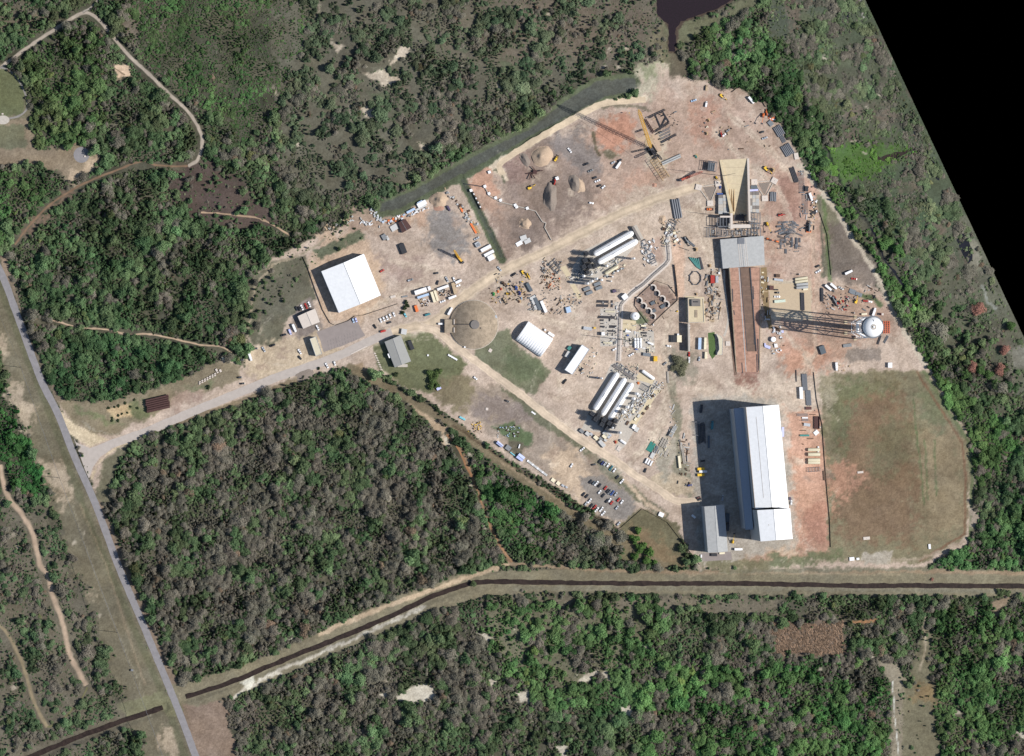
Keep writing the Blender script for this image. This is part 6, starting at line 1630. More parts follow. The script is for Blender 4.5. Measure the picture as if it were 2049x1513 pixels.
car('E', 860, 918, 28, 'silver', 'upper left of three below the red clearing'); car('E', 925, 950, 55, 'white', 'lower right of three below the red clearing', 'truck'); car('E', 945, 890, 28, 'dark', 'upper right of three below the red clearing')
car('D', 180, 290, 20, 'paleblue', 'in the open yard at the top', 'pickup'); car('D', 297, 325, 80, 'white', 'in the open yard at the top, lower', 'van'); car('D', 720, 285, -50, 'white', 'at the top tip of the site', 'truck'); car('D', 825, 588, 18, 'dark', 'upper of two on pale ground'); car('D', 852, 645, 20, 'silver', 'lower of two on pale ground', 'pickup')
car('D', 465, 618, 40, 'white', 'beside the red machine above the ramp'); car('D', 300, 170, 85, 'tan', 'at the northern rim of the site', 'van')
car('D', 1285, 1200, -70, 'white', 'at the right rim of the pad area', 'truck'); car('D', 500, 575, 35, 'grey', 'above the red machine in the yard')
car('C', 410, 285, 25, 'black', 'upper of two beside the green bank'); car('C', 415, 342, 30, 'white', 'lower of two beside the green bank', 'pickup'); car('C', 742, 352, 25, 'white', 'alone on brown soil near the wood edge', 'truck'); car('C', 805, 422, -8, 'red', 'right of the small white flatbed', 'pickup')
car('C', 522, 516, -40, 'white', 'leftmost of the group above the tower shadow', 'truck'); car('C', 578, 500, -40, 'white', 'second of the group above the tower shadow', 'truck'); car('C', 570, 548, -30, 'black', 'below the two white trucks'); car('C', 662, 522, -30, 'lightgrey', 'right of the two white trucks', 'pickup'); car('C', 612, 1368, -85, 'white', 'on red ground at the top of the grass field', 'truck'); car('C', 975, 668, -10, 'white', 'near the green bank above the water tower'); car('C', 912, 803, 5, 'cream', 'left above the water tower', 'van'); car('C', 1018, 780, 70, 'white', 'just above the water tower', 'truck')
for y in (648, 896, 1000, 1082, 1180): pass
for y, k in ((902, 'suv'), (1002, 'pickup'), (1080, 'suv'), (1180, 'pickup'), (1130, 'suv')): car('B', 163, y, 88, 'white' if y != 1130 else 'red', 'in the column along the shaded blast wall', k, 'column of cars beside the blast wall')
car('B', 248, 1170, 80, 'silver', 'right of the column by the blast wall'); car('B', 903, 646, 0, 'white', 'on pale gravel right of the ramp', 'pickup'); car('B', 905, 612, 0, 'black', 'just above the white pickup by the ramp')
car('H', 1625, 905, -10, 'white', 'left of the tall shadow in the yard'); car('H', 880, 952, 30, 'white', 'right above the white process building'); car('H', 1112, 1024, 30, 'white', 'below the three parallel tanks', 'pickup'); car('H', 1068, 706, 0, 'white', 'small on the pad beside the trench', 'van')
car('O', 322, 105, -40, 'white', 'at the fork below the lawn'); car('O', 722, 395, -22, 'dark', 'on the bare lot below the track'); 
car('A', 250, 770, 0, 'white', 'half in the hangar shadow between yellow trailers', 'truck'); car('A', 150, 875, 10, 'navy', 'left of the hangar shadow'); car('A', 400, 970, 80, 'silver', 'in the hangar shadow near the support building', 'pickup'); car('A', 517, 1358, 0, 'white', 'right of the support building', 'truck'); car('A', 438, 1190, 85, 'dark', 'right of the support building in shade', 'truck'); car('A', 920, 1005, 85, 'white', 'against the right wall of the hangar')
car('A', 320, 420, 85, 'teal', 'in the upper part of the hangar shadow', 'truck'); car('A', 238, 295, 80, 'dark', 'in the upper left of the hangar shadow', 'truck'); car('A', 250, 690, 10, 'black', 'at the left rim of the hangar shadow')
car('J', 545, 262, -50, 'silver', 'right of the white container rows', 'pickup'); car('J', 740, 340, 35, 'black', 'on the road beside the equipment store', 'pickup'); car('I', 400, 375, 45, 'dark', 'just below the white process building', 'suv'); car('I', 188, 525, 50, 'black', 'left below the white process building', 'pickup'); car('I', 1450, 300, 40, 'grey', 'left of the grey bush by the yard')
car('L', 1662, 255, -62, 'purple', 'below the sand heap in the upper yard', 'van'); car('L', 1240, 1030, 20, 'silver', 'in the middle of the warehouse yard'); car('L', 940, 930, 30, 'red', 'right of the white warehouse'); car('L', 1965, 580, 30, 'silver', 'above the white container rows', 'pickup')
# ---- machines -------------------------------------------------------------------------------------------
mach('loader', 'F', 1080, 378, 60, 'yellow', 'yellow wheel loader beside the tall sand heap'); mach('excavator', 'F', 785, 705, 30, 'yellow', 'yellow excavator left of the long gravel ridge'); mach('telehandler', 'F', 1062, 640, 75, 'red', 'red machine at the head of the long gravel ridge', 1.3); cont('F', 1088, 600, 36, 36, 20, 'white', 3, 'white cabin above the red machine', 'gen', cat='cabin')
mach('excavator', 'D', 445, 245, -40, 'yellow', 'yellow excavator at the northern rim of the site'); mach('telehandler', 'D', 440, 615, 100, 'red', 'red telehandler in the open yard above the ramp'); mach('light', 'D', 305, 540, 30, 'cream', 'small light tower in the upper yard'); mach('tarp', 'D', 300, 600, 0, 'dark', 'dark covered machine in the upper yard', 2.2); mach('tarp', 'D', 318, 475, 30, 'brown', 'brown covered machine in the upper yard', 2.2); mach('tarp', 'D', 203, 815, 30, 'seagreen', 'green covered machine left of the pad', 2.6)
mach('lift', 'D', 835, 430, -105, 'orange', 'orange boom lift at the right rim of the top yard', 1.3); mach('telehandler', 'D', 868, 412, 100, 'orange', 'small orange telehandler near the wood edge'); mach('excavator', 'D', 865, 935, -40, 'yellow', 'yellow excavator right of the exhaust ramp', 1.2); mach('tarp', 'D', 925, 945, 0, 'black', 'black machine behind the yellow excavator', 3); mach('lift', 'D', 875, 1460, -70, 'yellow', 'yellow boom lift right of the launch table', 1.3); mach('telehandler', 'D', 1000, 1372, 10, 'red', 'red lift machine right of the pad', 1.1); mach('loader', 'D', 330, 1318, 0, 'orange', 'orange loader below the left mast footings'); mach('lift', 'D', 395, 1020, -55, 'yellow', 'thin yellow boom lift left of the exhaust ramp')
mach('telehandler', 'B', 1170, 70, 85, 'grey', 'grey telehandler with orange base right of the steel yard', 1.6); cont('B', 1168, 96, 40, 20, 0, 'orange', 1.2, 'orange counterweight tray under the grey telehandler', 'crate', cat='tray'); mach('lift', 'B', 825, 160, -15, 'orange', 'orange boom lift right of the shelter'); mach('lift', 'B', 902, 182, 170, 'orange', 'second orange boom lift right of the shelter'); mach('light', 'B', 1080, 458, 0, 'dark', 'dark light tower near the yellow pipe')
mach('excavator', 'C', 825, 665, 75, 'yellow', 'yellow excavator above the water tower shadow'); mach('telehandler', 'C', 925, 660, -5, 'red', 'red and white telehandler above the water tower'); mach('toilet', 'C', 1105, 805, 0, 'red', 'small red cabin beside the water tower', 2); mach('toilet', 'C', 825, 1050, 0, 'orange', 'small orange cabin below the water tower legs', 1.8); mach('telehandler', 'C', 590, 650, -60, 'grey', 'grey crane part carrier above the tower shadow', 1.5); mach('tarp', 'C', 650, 672, 0, 'dark', 'dark machine cluster piece above the tower shadow', 2.4); mach('light', 'C', 795, 790, 0, 'dark', 'dark light tower left of the water tower'); mach('spool', 'C', 610, 690, 30, 'red', 'red cable spool in the machine cluster', 1.0)
mach('excavator', 'J', 870, 312, -55, 'yellow', 'upper yellow excavator of the equipment store'); mach('telehandler', 'J', 938, 352, -60, 'yellow', 'yellow telehandler of the equipment store'); mach('tarp', 'J', 475, 606, 0, 'green', 'round green tank-like machine of the equipment store', 2.8); mach('tarp', 'J', 532, 572, 0, 'orange', 'orange machine of the equipment store', 2.0); mach('tarp', 'J', 572, 538, 0, 'red', 'pale red machine of the equipment store', 2.0); mach('tarp', 'J', 785, 520, 0, 'blue', 'upper blue tarpaulin covered heap', 3.4); mach('tarp', 'J', 832, 592, 0, 'navy', 'lower dark blue tarpaulin covered heap', 3.2)
mach('loader', 'J', 622, 700, -60, 'tan', 'tan loader at the lower edge of the equipment store'); mach('lift', 'J', 645, 605, -75, 'yellow', 'yellow boom lift of the equipment store', .8); mach('loader', 'J', 610, 470, -40, 'brown', 'brown loader of the equipment store'); mach('light', 'J', 700, 540, -20, 'dark', 'dark light tower of the equipment store'); mach('tarp', 'J', 690, 600, 0, 'brown', 'brown machine of the equipment store', 2.2); mach('tarp', 'J', 855, 665, 0, 'paleblue', 'pale blue wrapped load of the equipment store', 1.8); mach('tarp', 'J', 820, 710, 0, 'rust', 'rusty load of the equipment store', 2.0)
mach('lift', 'A', 477, 1300, 85, 'yellow', 'yellow boom lift right of the support building', 1.2); mach('tarp', 'I', 1120, 545, 0, 'orange', 'orange pump in the lower tank farm', 2); mach('tarp', 'I', 835, 1288, 0, 'red', 'red pump at the foot of the lower tank farm', 2.3); mach('light', 'I', 1305, 710, 20, 'brown', 'brown light tower at the right of the tank farm', 1.4); mach('light', 'H', 1745, 430, 20, 'yellow', 'yellow light tower left of the cream building')
cont('H', 1440, 1080, 50, 72, 0, 'yellow', 4, 'yellow sided container below the three tanks', cat='container')
# ---- containers, trailers, cabins -----------------------------------------------------------------------
c_ = cont
c_('K', 828, 292, 172, 58, 18, 'white', 4.0, 'long white office trailer at the left of the trailer cluster', 'office', cat='trailer'); c_('K', 862, 358, 165, 32, 18, 'paleblue', 2.7, 'long pale blue trailer under the white one', 'office', cat='trailer'); c_('K', 945, 252, 36, 50, 18, 'white', 3, 'small white cabin between the long trailers', 'gen', cat='cabin')
c_('K', 998, 372, 150, 38, -72, 'cream', 3.4, 'left of two cream containers standing side by side', cat='container'); c_('K', 1040, 352, 150, 32, -72, 'cream', 3.0, 'right of two cream containers standing side by side', cat='container'); c_('K', 1132, 245, 165, 34, 20, 'white', 3.0, 'long white container right of the cream pair'); c_('K', 1285, 252, 155, 44, -75, 'tan', 3.2, 'yellow brown container at the right of the trailer cluster'); c_('K', 1345, 160, 90, 34, 25, 'white', 2.8, 'slanted white container at the cluster right end'); c_('K', 452, 368, 78, 34, 15, 'white', 1.0, 'low white slab between the car row and trailers', 'block', cat='slab'); c_('K', 612, 365, 80, 20, 10, 'grey', .8, 'grey slab right of the low white slab', 'crate', cat='crate')
c_('K', 770, 530, 90, 40, -72, 'orange', 2.6, 'orange and white flatbed load near the small tree', cat='container'); c_('K', 600, 845, 75, 75, -10, 'lightgrey', 2.6, 'pale square cabin above the office building', 'office', cat='cabin'); c_('K', 695, 1030, 130, 55, -68, 'dark', 2.6, 'black container right of the office building')
for k in range(4): c_('K', 1222 + k * 30, 1170 + k * 17, 22, 40, 55, 'white', 1.4, 'white unit in the row on the lawn edge below the dome', 'crate', cat='unit', group='row of white units on the lawn edge')
c_('K', 930, 1168, 22, 22, 10, 'white', 1.0, 'tiny white box alone on the lawn', 'crate', cat='box'); c_('K', 1782, 1102, 50, 46, 60, 'cream', .6, 'cream slab below the dome on the lawn', 'block', cat='slab'); c_('K', 1860, 640, 26, 40, 20, 'silver', 2, 'small grey unit at the right rim of the dome', 'gen', cat='unit'); c_('K', 1432, 1056, 22, 22, 0, 'white', 2.2, 'tiny white box at the lower rim of the dome', 'gen', cat='box')
for k, (x, y) in enumerate(((1130, 770), (1165, 752), (1200, 735), (1235, 720), (1100, 785), (1070, 800))): c_('M', x - 10, y + 12, 14, 42, -70, 'cream', .4, 'pale parking stop on the lawn below the asphalt car park', 'block', cat='kerb', group='pale stones on the lawn')
for k in range(10): c_('M', 1345 + k * 12, 815 + k * 29, 30, 14, -20, 'tan', .6, 'brown stone in the row left of the office building', 'block', cat='stone', group='row of stones by the office')
J_ = 'J'
c_('J', 1150, 782, 172, 42, -66, 'white', 3.4, 'long white container at the right of the equipment store'); c_('J', 952, 515, 130, 48, -60, 'slate', 2.6, 'dark grey container above the grey stacks'); c_('J', 1070, 745, 180, 46, -66, 'slate', 1.8, 'dark load left of the long white container', 'crate', cat='load'); c_('J', 1255, 1163, 92, 36, -33, 'white', 2.2, 'small white box at the right of the arched tent', 'crate', cat='box'); c_('J', 1172, 1102, 26, 26, -33, 'white', 2.4, 'tiny white cabin beside the arched tent', 'gen', cat='cabin')
c_('J', 1020, 690, 110, 80, -60, 'lightgrey', 1.2, 'pale grey panel stack in the grey stacks', 'crate', cat='stack'); c_('J', 1050, 790, 60, 50, -60, 'lightgrey', 1.0, 'small pale panel stack in the grey stacks', 'crate', cat='stack')
for i, (x, y, L, W, a, c, h) in enumerate(((290, 1385, 125, 40, 28, 'white', 3), (325, 1440, 120, 36, 28, 'white', 3), (345, 1490, 70, 60, 28, 'white', 3))): c_('F', x, y, L, W, a, c, h, ('upper', 'middle', 'lower')[i] + ' white container of the group below the ditch end')
c_('J', 450, 95, 70, 60, 28, 'cream', 2.6, 'cream container below the white group', cat='container'); c_('L', 1980, 650, 40, 50, -60, 'silver', 2.4, 'grey cabin left of the ditch', 'gen', cat='cabin'); c_('F', 195, 1340, 50, 50, 30, 'silver', 2.4, 'grey cabin beside the ditch wall', 'gen', cat='cabin')
c_('L', 1165, 690, 110, 62, -68, 'dark', 3.0, 'dark container right of the warehouse, upper yard'); c_('L', 1188, 692, 70, 14, -68, 'white', 2.6, 'white plank stack touching the dark container', 'crate', cat='stack'); c_('L', 1370, 205, 105, 50, 28, 'white', 2.6, 'white container below the retention basin'); c_('L', 1360, 248, 130, 22, 28, 'lightgrey', 1.6, 'thin grey stack beneath the white container', 'crate', cat='stack'); c_('L', 1252, 280, 100, 26, 28, 'paleblue', 2.2, 'pale blue container below the basin', cat='container'); c_('L', 1352, 190, 60, 26, 28, 'paleblue', 2.0, 'small pale blue crate behind the white container', 'crate', cat='crate'); c_('L', 1072, 462, 75, 60, 30, 'lightgrey', 1.2, 'grey sheeted stack left of the brown shed', 'crate', cat='stack')
bs, _ = gable('brown_shed', 'brown roofed lean-to shed at the top of the warehouse yard', 'shed', [Z('L', 1118, 410), Z('L', 1195, 368), Z('L', 1262, 462), Z('L', 1160, 520)], [Z('L', 1150, 390), Z('L', 1210, 492)], 3.4, 4.0, 'rust', panels=5)
c_('L', 965, 565, 50, 60, 30, 'grey', 2, 'grey generator below the tarpaulin stack', 'gen', cat='generator'); c_('L', 1000, 575, 26, 50, 30, 'lightgrey', 2, 'pale generator touching the grey one', 'gen', cat='generator')
pipes('L', 1950, 455, 155, -60, 3, .45, 'timber', 'orange brown timber poles along the ditch', 1); c_('L', 1930, 470, 120, 20, -60, 'orange', 1.0, 'orange crate row beside the timber poles', 'crate', cat='crate'); c_('L', 1800, 265, 20, 60, 25, 'orange', 1, 'small orange crate at the ditch top', 'crate', cat='crate')
c_('B', 250, 1042, 100, 26, 88, 'paleblue', 3.2, 'pale blue container among the cars by the blast wall'); c_('B', 296, 1040, 102, 20, 88, 'cream', 3.0, 'slim cream container next to the pale blue one'); c_('B', 302, 1140, 58, 20, 88, 'cream', 2.8, 'short cream container below the slim one'); c_('B', 78, 1000, 40, 60, 0, 'cream', 3.0, 'cream roofed cabin left of the blast wall', 'office', cat='cabin'); c_('B', 68, 965, 16, 16, 0, 'white', 3, 'tiny white box above the cream roofed cabin', 'gen', cat='box'); c_('B', 35, 1000, 60, 60, 0, 'dark', 2.2, 'dark generator left of the cream roofed cabin', 'gen', cat='generator')
wl = flatroof('white_office_block', 'narrow white L shaped building beside the strip of lawn', 'building', [Z('B', *q) for q in ((392, 960), (425, 975), (448, 1000), (442, 1135), (400, 1138), (402, 1120), (418, 1090), (410, 1000))], 3.4, 'cream', 'wall', parapet=.2)
c_('B', 489, 1040, 40, 42, 0, 'white', 1.0, 'square white slab left of the ramp', 'block', cat='slab'); c_('B', 358, 500, 34, 70, 0, 'red', 3.2, 'red brown container left of the ramp head'); c_('B', 395, 500, 24, 60, 0, 'silver', 2.6, 'grey container right of the red brown one'); c_('B', 415, 448, 16, 16, 0, 'white', 2, 'tiny white box beside the ramp head', 'gen', cat='box'); c_('B', 200, 690, 60, 0.1 + 60, 0, 'grey', .3, 'grey plinth before the cream building', 'crate', cat='plinth')
c_('B', 915, 505, 78, 20, -8, 'silver', 1.6, 'grey flatbed load upper on the pale gravel', cat='container'); c_('B', 925, 684, 95, 24, 5, 'palegreen', 1.8, 'pale green trailer on the pale gravel', cat='trailer'); c_('B', 908, 470, 34, 26, 0, 'brown', 2.2, 'brown crate at the top of the pale gravel', 'crate', cat='crate'); c_('B', 855, 572, 34, 36, 0, 'rust', 2.6, 'rusty crate beside the ramp', 'crate', cat='crate'); c_('B', 895, 588, 34, 10, 0, 'dark', 1.4, 'thin dark crate beside the rusty one', 'crate', cat='crate')
pipes('B', 1105, 505, 108, 8, 2, 1.4, 'tank_cream', 'pair of fat yellow cream tubes on the pale gravel'); pipes('B', 1112, 555, 100, 5, 2, 1.5, 'pale_roof', 'pair of fat pale green tubes on the pale gravel'); c_('B', 1140, 585, 38, 14, 5, 'cream', 1.6, 'short cream crate below the pale green tubes', 'crate', cat='crate')
beams('B', 1118, 690, 150, -88, 3, 'dark_steel', 'upright run of dark beams on the pale gravel', .8, .4, 1.4); beams('B', 1280, 620, 110, -88, 2, 'dark_steel', 'dark beam pair above the tower shadow', .8, .5, 1.0)
for x, y, r_ in ((868, 1005, 2.6),): vt = place('tankv', b_tankv, Z('B', x, y), 0, 'squat white round tank below the tower shadow', 'tank', None, None, scale=(5.2, 5.2, 3.4))
for i, (x, y, L, W, a) in enumerate(((822, 1068, 46, 22, -20), (892, 1058, 26, 30, 10), (925, 955, 22, 22, 0), (948, 940, 16, 20, 0), (935, 1098, 12, 12, 0), (875, 1125, 18, 12, 0), (800, 1050, 10, 26, 0))): c_('B', x, y, L, W, a, ('lilac', 'white', 'silver')[i % 3], 1.4, 'small pale crate scattered around the squat round tank', 'crate', cat='crate', group='small pale crates around the squat tank')
c_('B', 1282, 1094, 46, 72, 20, 'slate', 2.8, 'grey green container on red ground'); c_('C', 730, 1142, 90, 34, 8, 'grey', 1.4, 'low grey stack below the water tower', 'crate', cat='stack'); c_('C', 1190, 1355, 46, 56, 0, 'white', 3, 'small white hut over the ditch right of the field', 'office', cat='hut'); c_('C', 785, 560, 70, 50, -20, 'steel', .8, 'left grey panel stack above the tower shadow', 'crate', cat='stack'); c_('C', 855, 590, 70, 40, -20, 'steel', .8, 'right grey panel stack above the tower shadow', 'crate', cat='stack'); beams('C', 1075, 1088, 100, 70, 2, 'dark_steel', 'dark beams below the water tower', .6, .4, 1.0); beams('C', 1150, 1075, 90, 60, 3, 'steel', 'grey beams right below the water tower', .4, .5, .5); beams('C', 460, 592, 140, -89, 2, 'dark_steel', 'tall dark beam stack left of the machine cluster', .9, .3, 1.8)
# red lattice by the water tower
lr = root('red_lattice_panel', G(*Z('C', 1155, 945))); tag(lr, 'orange red lattice panel lying right of the water tower', 'lattice panel')
for k in range(4): obj('long_rail', MB().bar((-3 + k * 2, -6, .8), (-3 + k * 2, 6, .8), .5), mat('red_paint%d' % k if k < 0 else 'red_steel', (.60, .12, .05), .6) if k == 0 else bpy.data.materials['red_steel'], lr)
for k in range(7): obj('cross_rail', MB().bar((-3.2, -6 + k * 2, .9), (3.2, -6 + k * 2, .9), .35), bpy.data.materials['red_steel'], lr)
# right of the hangar
for k, (x, y, L) in enumerate(((1018, 90, 125), (1047, 210, 115))): pipes('A', x, y, L, -86, 8, .32, 'steel', ('upper', 'lower')[k] + ' grey pipe stack right above the hangar', 2)
c_('A', 992, 175, 90, 26, -87, 'white', 3.2, 'white container beside the grey pipe stacks'); beams('A', 958, 50, 90, -88, 1, 'dark_steel', 'thin dark beam above the white container', .6, .2, .8); c_('A', 1050, 291, 44, 22, 0, 'rust', 1.4, 'rusty crate under the lower pipe stack', 'crate', cat='crate'); beams('A', 1005, 342, 85, 0, 3, 'steel', 'grey beams topmost of the red soil row', .5, .5, .9); beams('A', 1025, 380, 50, 0, 3, 'steel', 'short grey beams second in the red soil row', .5, .4, .9); c_('A', 1038, 416, 48, 22, -8, 'silver', 1.4, 'silver crate third in the red soil row', 'crate', cat='crate'); c_('A', 1020, 497, 70, 14, 0, 'seagreen', 1.4, 'thin green crate on the red soil', 'crate', cat='crate'); c_('A', 1108, 476, 36, 30, 40, 'white', 1.0, 'white plank stack beside the silt fence', 'crate', cat='stack')
bf = root('cargo_cradle', G(*Z('A', 1113, 400))); tag(bf, 'brown rectangular cargo cradle beside the silt fence', 'cradle')
obj('tray', MB().box(0, 0, .1, 5, 12, .3), M['rust'], bf)
for s in (-1, 1): obj('side', MB().box(s * 2.6, 0, 0, .3, 12.4, 1.6), M['rust'], bf); obj('end', MB().box(0, s * 6.2, 0, 5, .3, 1.6), M['rust'], bf)
for k, y in enumerate((605, 640, 682, 702)): pipes('A', 1090, y, 92, 0, 1, 1.7 if k != 1 else 1.9, 'tank_cream', '%s of four fat cream tubes on red soil' % ('topmost', 'second', 'third', 'lowest')[k])
rack('A', 1090, 755, 95, 34, 2.2, 4, 'white and red frame below the cream tubes'); c_('A', 1172, 800, 22, 70, 5, 'brown', .8, 'dark trough against the silt fence', 'crate', cat='trough'); c_('A', 910, 975, 14, 22, 0, 'purple', 1.8, 'purple box against the right hangar wall', 'gen', cat='box'); c_('A', 855, 470, 16, 70, 0, 'lilac', 1.8, 'pale lilac shelf on the right hangar wall', 'crate', cat='shelf')
for i, (x, y) in enumerate(((235, 750), (235, 795))): c_('A', x, y, 54, 20, 3, 'yellow', 2.6, ('upper', 'lower') [i] + ' yellow trailer crossing the hangar shadow edge', cat='trailer')
c_('A', 435, 1120, 30, 70, -3, 'slate', 2.6, 'dark container between the two hangar buildings'); c_('A', 335, 1400, 46, 22, 0, 'dark', 2, 'dark air unit at the foot of the support building', 'gen', cat='air unit'); c_('A', 395, 1388, 40, 14, 4, 'cream', 1.2, 'cream crate at the foot of the support building', 'crate', cat='crate'); c_('A', 238, 1410, 10, 22, 0, 'white', 1.4, 'white box at the lower left slab corner', 'crate', cat='box'); c_('A', 238, 1442, 12, 18, 0, 'white', 1.4, 'second white box at the lower left slab corner', 'crate', cat='box'); c_('A', 180, 1110, 34, 16, -40, 'white', 1.4, 'pale crate in the support building shadow', 'crate', cat='crate')
beams('A', 240, 480, 150, -88, 6, 'dark_steel', 'dark beam rows inside the hangar shadow', .6, .8, .9); rack('A', 205, 445, 40, 110, 2.5, 0, 'steel frame inside the hangar shadow'); c_('A', 295, 545, 14, 90, 0, 'slate', 1.5, 'thin dark stack inside the hangar shadow', 'crate', cat='stack')
# stored goods left of the hangar (Q)
c_('I', 1275, 1352, 128, 78, 60, 'seagreen', .5, 'flat sea green sheeted pad', 'block', cat='sheeted pad')
for o_ in bpy.data.objects[:0]: pass
def repaint(o, m):
    for c in KIDS[o.name]:
        if c.type == 'MESH': c.data = c.data.copy(); c.data.materials.clear(); c.data.materials.append(m)
gm = mat('sea_green_sheet', (.03, .19, .155), .7)
for o_ in list(COL.objects):
    if o_.get('category') == 'sheeted pad': repaint(o_, gm)
for i, (x, y) in enumerate(((1165, 375), (1192, 390), (1222, 405))): c_('Q', x, y, 66, 20, 62, 'white', 2.4, ('left', 'middle', 'right')[i] + ' of three white containers below the green sheet')
c_('Q', 1236, 310, 70, 44, 62, 'lightgrey', 1.6, 'grey stack between green sheet and white containers', 'crate', cat='stack'); pipes('Q', 1280, 240, 90, 62, 3, .5, 'steel', 'grey pipes right of the green sheet'); 
for i, (x, y) in enumerate(((1348, 150), (1375, 165), (1400, 180))): beams('Q', x, y, 110, 62, 2, 'concrete', 'pale beam bundle right of the green sheet', .7, .3, 1.0)
pipes('Q', 1405, 280, 110, 68, 4, .35, 'concrete', 'pale pipes on the grassy heap'); pipes('Q', 1480, 25, 130, 62, 4, .5, 'pale_roof', 'long pale pipes at the top of the stores'); c_('Q', 1450, 20, 120, 12, 62, 'dark', 1.8, 'dark stack touching the long pale pipes', 'crate', cat='stack'); c_('Q', 1562, 388, 150, 30, -84, 'cream', 2.4, 'long cream container on the grey heap'); beams('Q', 1610, 300, 230, -82, 3, 'concrete', 'long grey beams beside the cream container', .6, .4, .8); beams('Q', 1580, 170, 120, -84, 2, 'concrete', 'short grey beams above the cream container', .6, .4, .8)
c_('Q', 1342, 1022, 50, 60, 65, 'white', 1.8, 'pale box beside the sand track end', 'crate', cat='box'); c_('Q', 860, 1265, 20, 22, 0, 'white', 1.4, 'tiny pale box at the fence corner', 'crate', cat='box'); beams('I', 1490, 465, 150, -86, 2, 'concrete', 'pale twin beams beside the grassy strip', .7, .3, .9)
c_('I', 222, 183, 82, 46, 60, 'lightgrey', 3.4, 'pale tanker body in the shade of the process building', cat='container'); c_('I', 245, 105, 50, 40, 50, 'seagreen', 2.4, 'dark green skid in the shade of the process building', 'gen', cat='skid')
for i, (x, y, L, W) in enumerate(((400, 1150, 60, 40), (475, 1185, 60, 46), (520, 1190, 40, 30), (580, 1235, 60, 44), (640, 1250, 50, 34), (700, 1265, 40, 30), (720, 1190, 110, 60), (700, 1205, 60, 80))): c_('I', x, y, L, W, -40, ('grey', 'lightgrey', 'silver', 'cream')[i % 4], 2.4, 'grey skid in the row at the lower left of the tank farm', 'gen', cat='skid', group='grey skids below the tank farm')
c_('I', 655, 1308, 100, 50, -48, 'lightgrey', 2.8, 'pale grey trailer at the foot of the tank farm', cat='trailer'); c_('I', 1060, 1095, 60, 40, 60, 'white', 3.0, 'white cabin right at the lower tank farm', 'gen', cat='cabin'); c_('I', 1095, 1130, 60, 50, 60, 'lightgrey', 1.8, 'grey skid right of the white cabin', 'gen', cat='skid'); c_('I', 870, 1370, 60, 50, 58, 'cream', .8, 'cream slab below the smallest white tank', 'block', cat='slab')
for i, (x, y) in enumerate(((1190, 760), (1130, 700), (1230, 860), (1260, 840), (1100, 890), (1010, 960), (1180, 930), (1080, 1000), (1050, 780), (1110, 770), (1150, 820), (1060, 900), (1020, 870), (1120, 960), (980, 1050))): c_('I', x, y, 34 + i % 3 * 10, 26, 57, ('grey', 'lightgrey', 'brown', 'cream')[i % 4], 1.3, 'small pump skid on the pale right side of the tank farm', 'gen', cat='pump skid', group='small pump skids of the tank farm')
for i in range(16):
    x, y = 600 + rnd.uniform(0, 560), 0; t = i / 16; c_('G', 820 + t * 280 + rnd.uniform(-30, 30), 960 - t * 160 + rnd.uniform(-40, 60), 26, 20, 30, ('grey', 'lightgrey', 'steel', 'cream')[i % 4], 1.4, 'small skid below the very long tanks', 'gen', cat='pump skid', group='small pump skids of the upper farm')
for i in range(14): c_('G', 1560 + rnd.uniform(-10, 200), 300 + rnd.uniform(0, 240), 36, 28, rnd.uniform(0, 90), ('cream', 'lightgrey', 'white', 'brown')[i % 4], 1.6, 'loose crate at the top of the pipe trench', 'crate', cat='crate', group='loose crates at the trench top')
for i in range(14): c_('G', 1310 + rnd.uniform(0, 1) * 150, 520 + i * 20, 30, 22, -60, ('lightgrey', 'white', 'steel')[i % 3], 1.2, 'small crate along the narrow pipe rack', 'crate', cat='crate', group='small crates along the narrow rack')
# yard pad pieces (H)
for k, (x, y, L, W) in enumerate(((720, 297, 160, 30), (718, 353, 160, 26), (770, 512, 230, 28), (850, 298, 24, 24), (850, 355, 24, 24), (712, 552, 50, 20), (860, 640, 90, 26), (720, 640, 60, 12), (840, 700, 110, 8), (1285, 725, 80, 14), (1280, 655, 70, 20), (1300, 765, 50, 10))): pipes('H', x, y, L, -2, 3 if W > 20 else 2, .45, 'dark_steel', 'dark pipe bundle laid across the yard pad')
c_('H', 722, 738, 44, 44, 0, 'white', 4.6, 'white cube cabin on the left of the yard pad', 'gen', cat='cabin'); c_('H', 1066, 758, 28, 22, 0, 'blue', 1.6, 'small blue box beside the trench', 'crate', cat='box'); c_('H', 1182, 950, 34, 18, 0, 'blue', 1.6, 'small blue box below the three tanks', 'crate', cat='box'); c_('H', 1325, 1022, 110, 46, -8, 'steel', 2.2, 'grey green container below the yard pad'); c_('H', 1020, 232, 76, 70, 38, 'white', 4.4, 'white cabin beside the bend of the trench', 'office', cat='cabin'); c_('H', 880, 155, 50, 40, 20, 'purple', 2.4, 'dark purple skid above the white cabin', 'gen', cat='skid'); c_('H', 1700, 800, 60, 70, 0, 'dark', 2.6, 'dark generator beside the tall shadow', 'gen', cat='generator'); c_('H', 1055, 885, 60, 60, 0, 'lightgrey', .8, 'pale plinth left of the three tanks', 'block', cat='plinth'); c_('H', 515, 665, 115, 44, -8, 'silver', 2.2, 'pinkish grey trailer left of the yard pad', cat='trailer'); c_('H', 612, 658, 30, 20, 0, 'yellow', 2, 'small yellow tractor unit left of the yard pad', 'gen', cat='tractor'); c_('H', 252, 410, 80, 66, -75, 'paleblue', 2.4, 'blue and rust striped container left of the yard', cat='container'); c_('H', 1280, 628, 70, 24, 0, 'cream', 2.0, 'cream gate cabin at the fence corner', 'gen', cat='cabin')
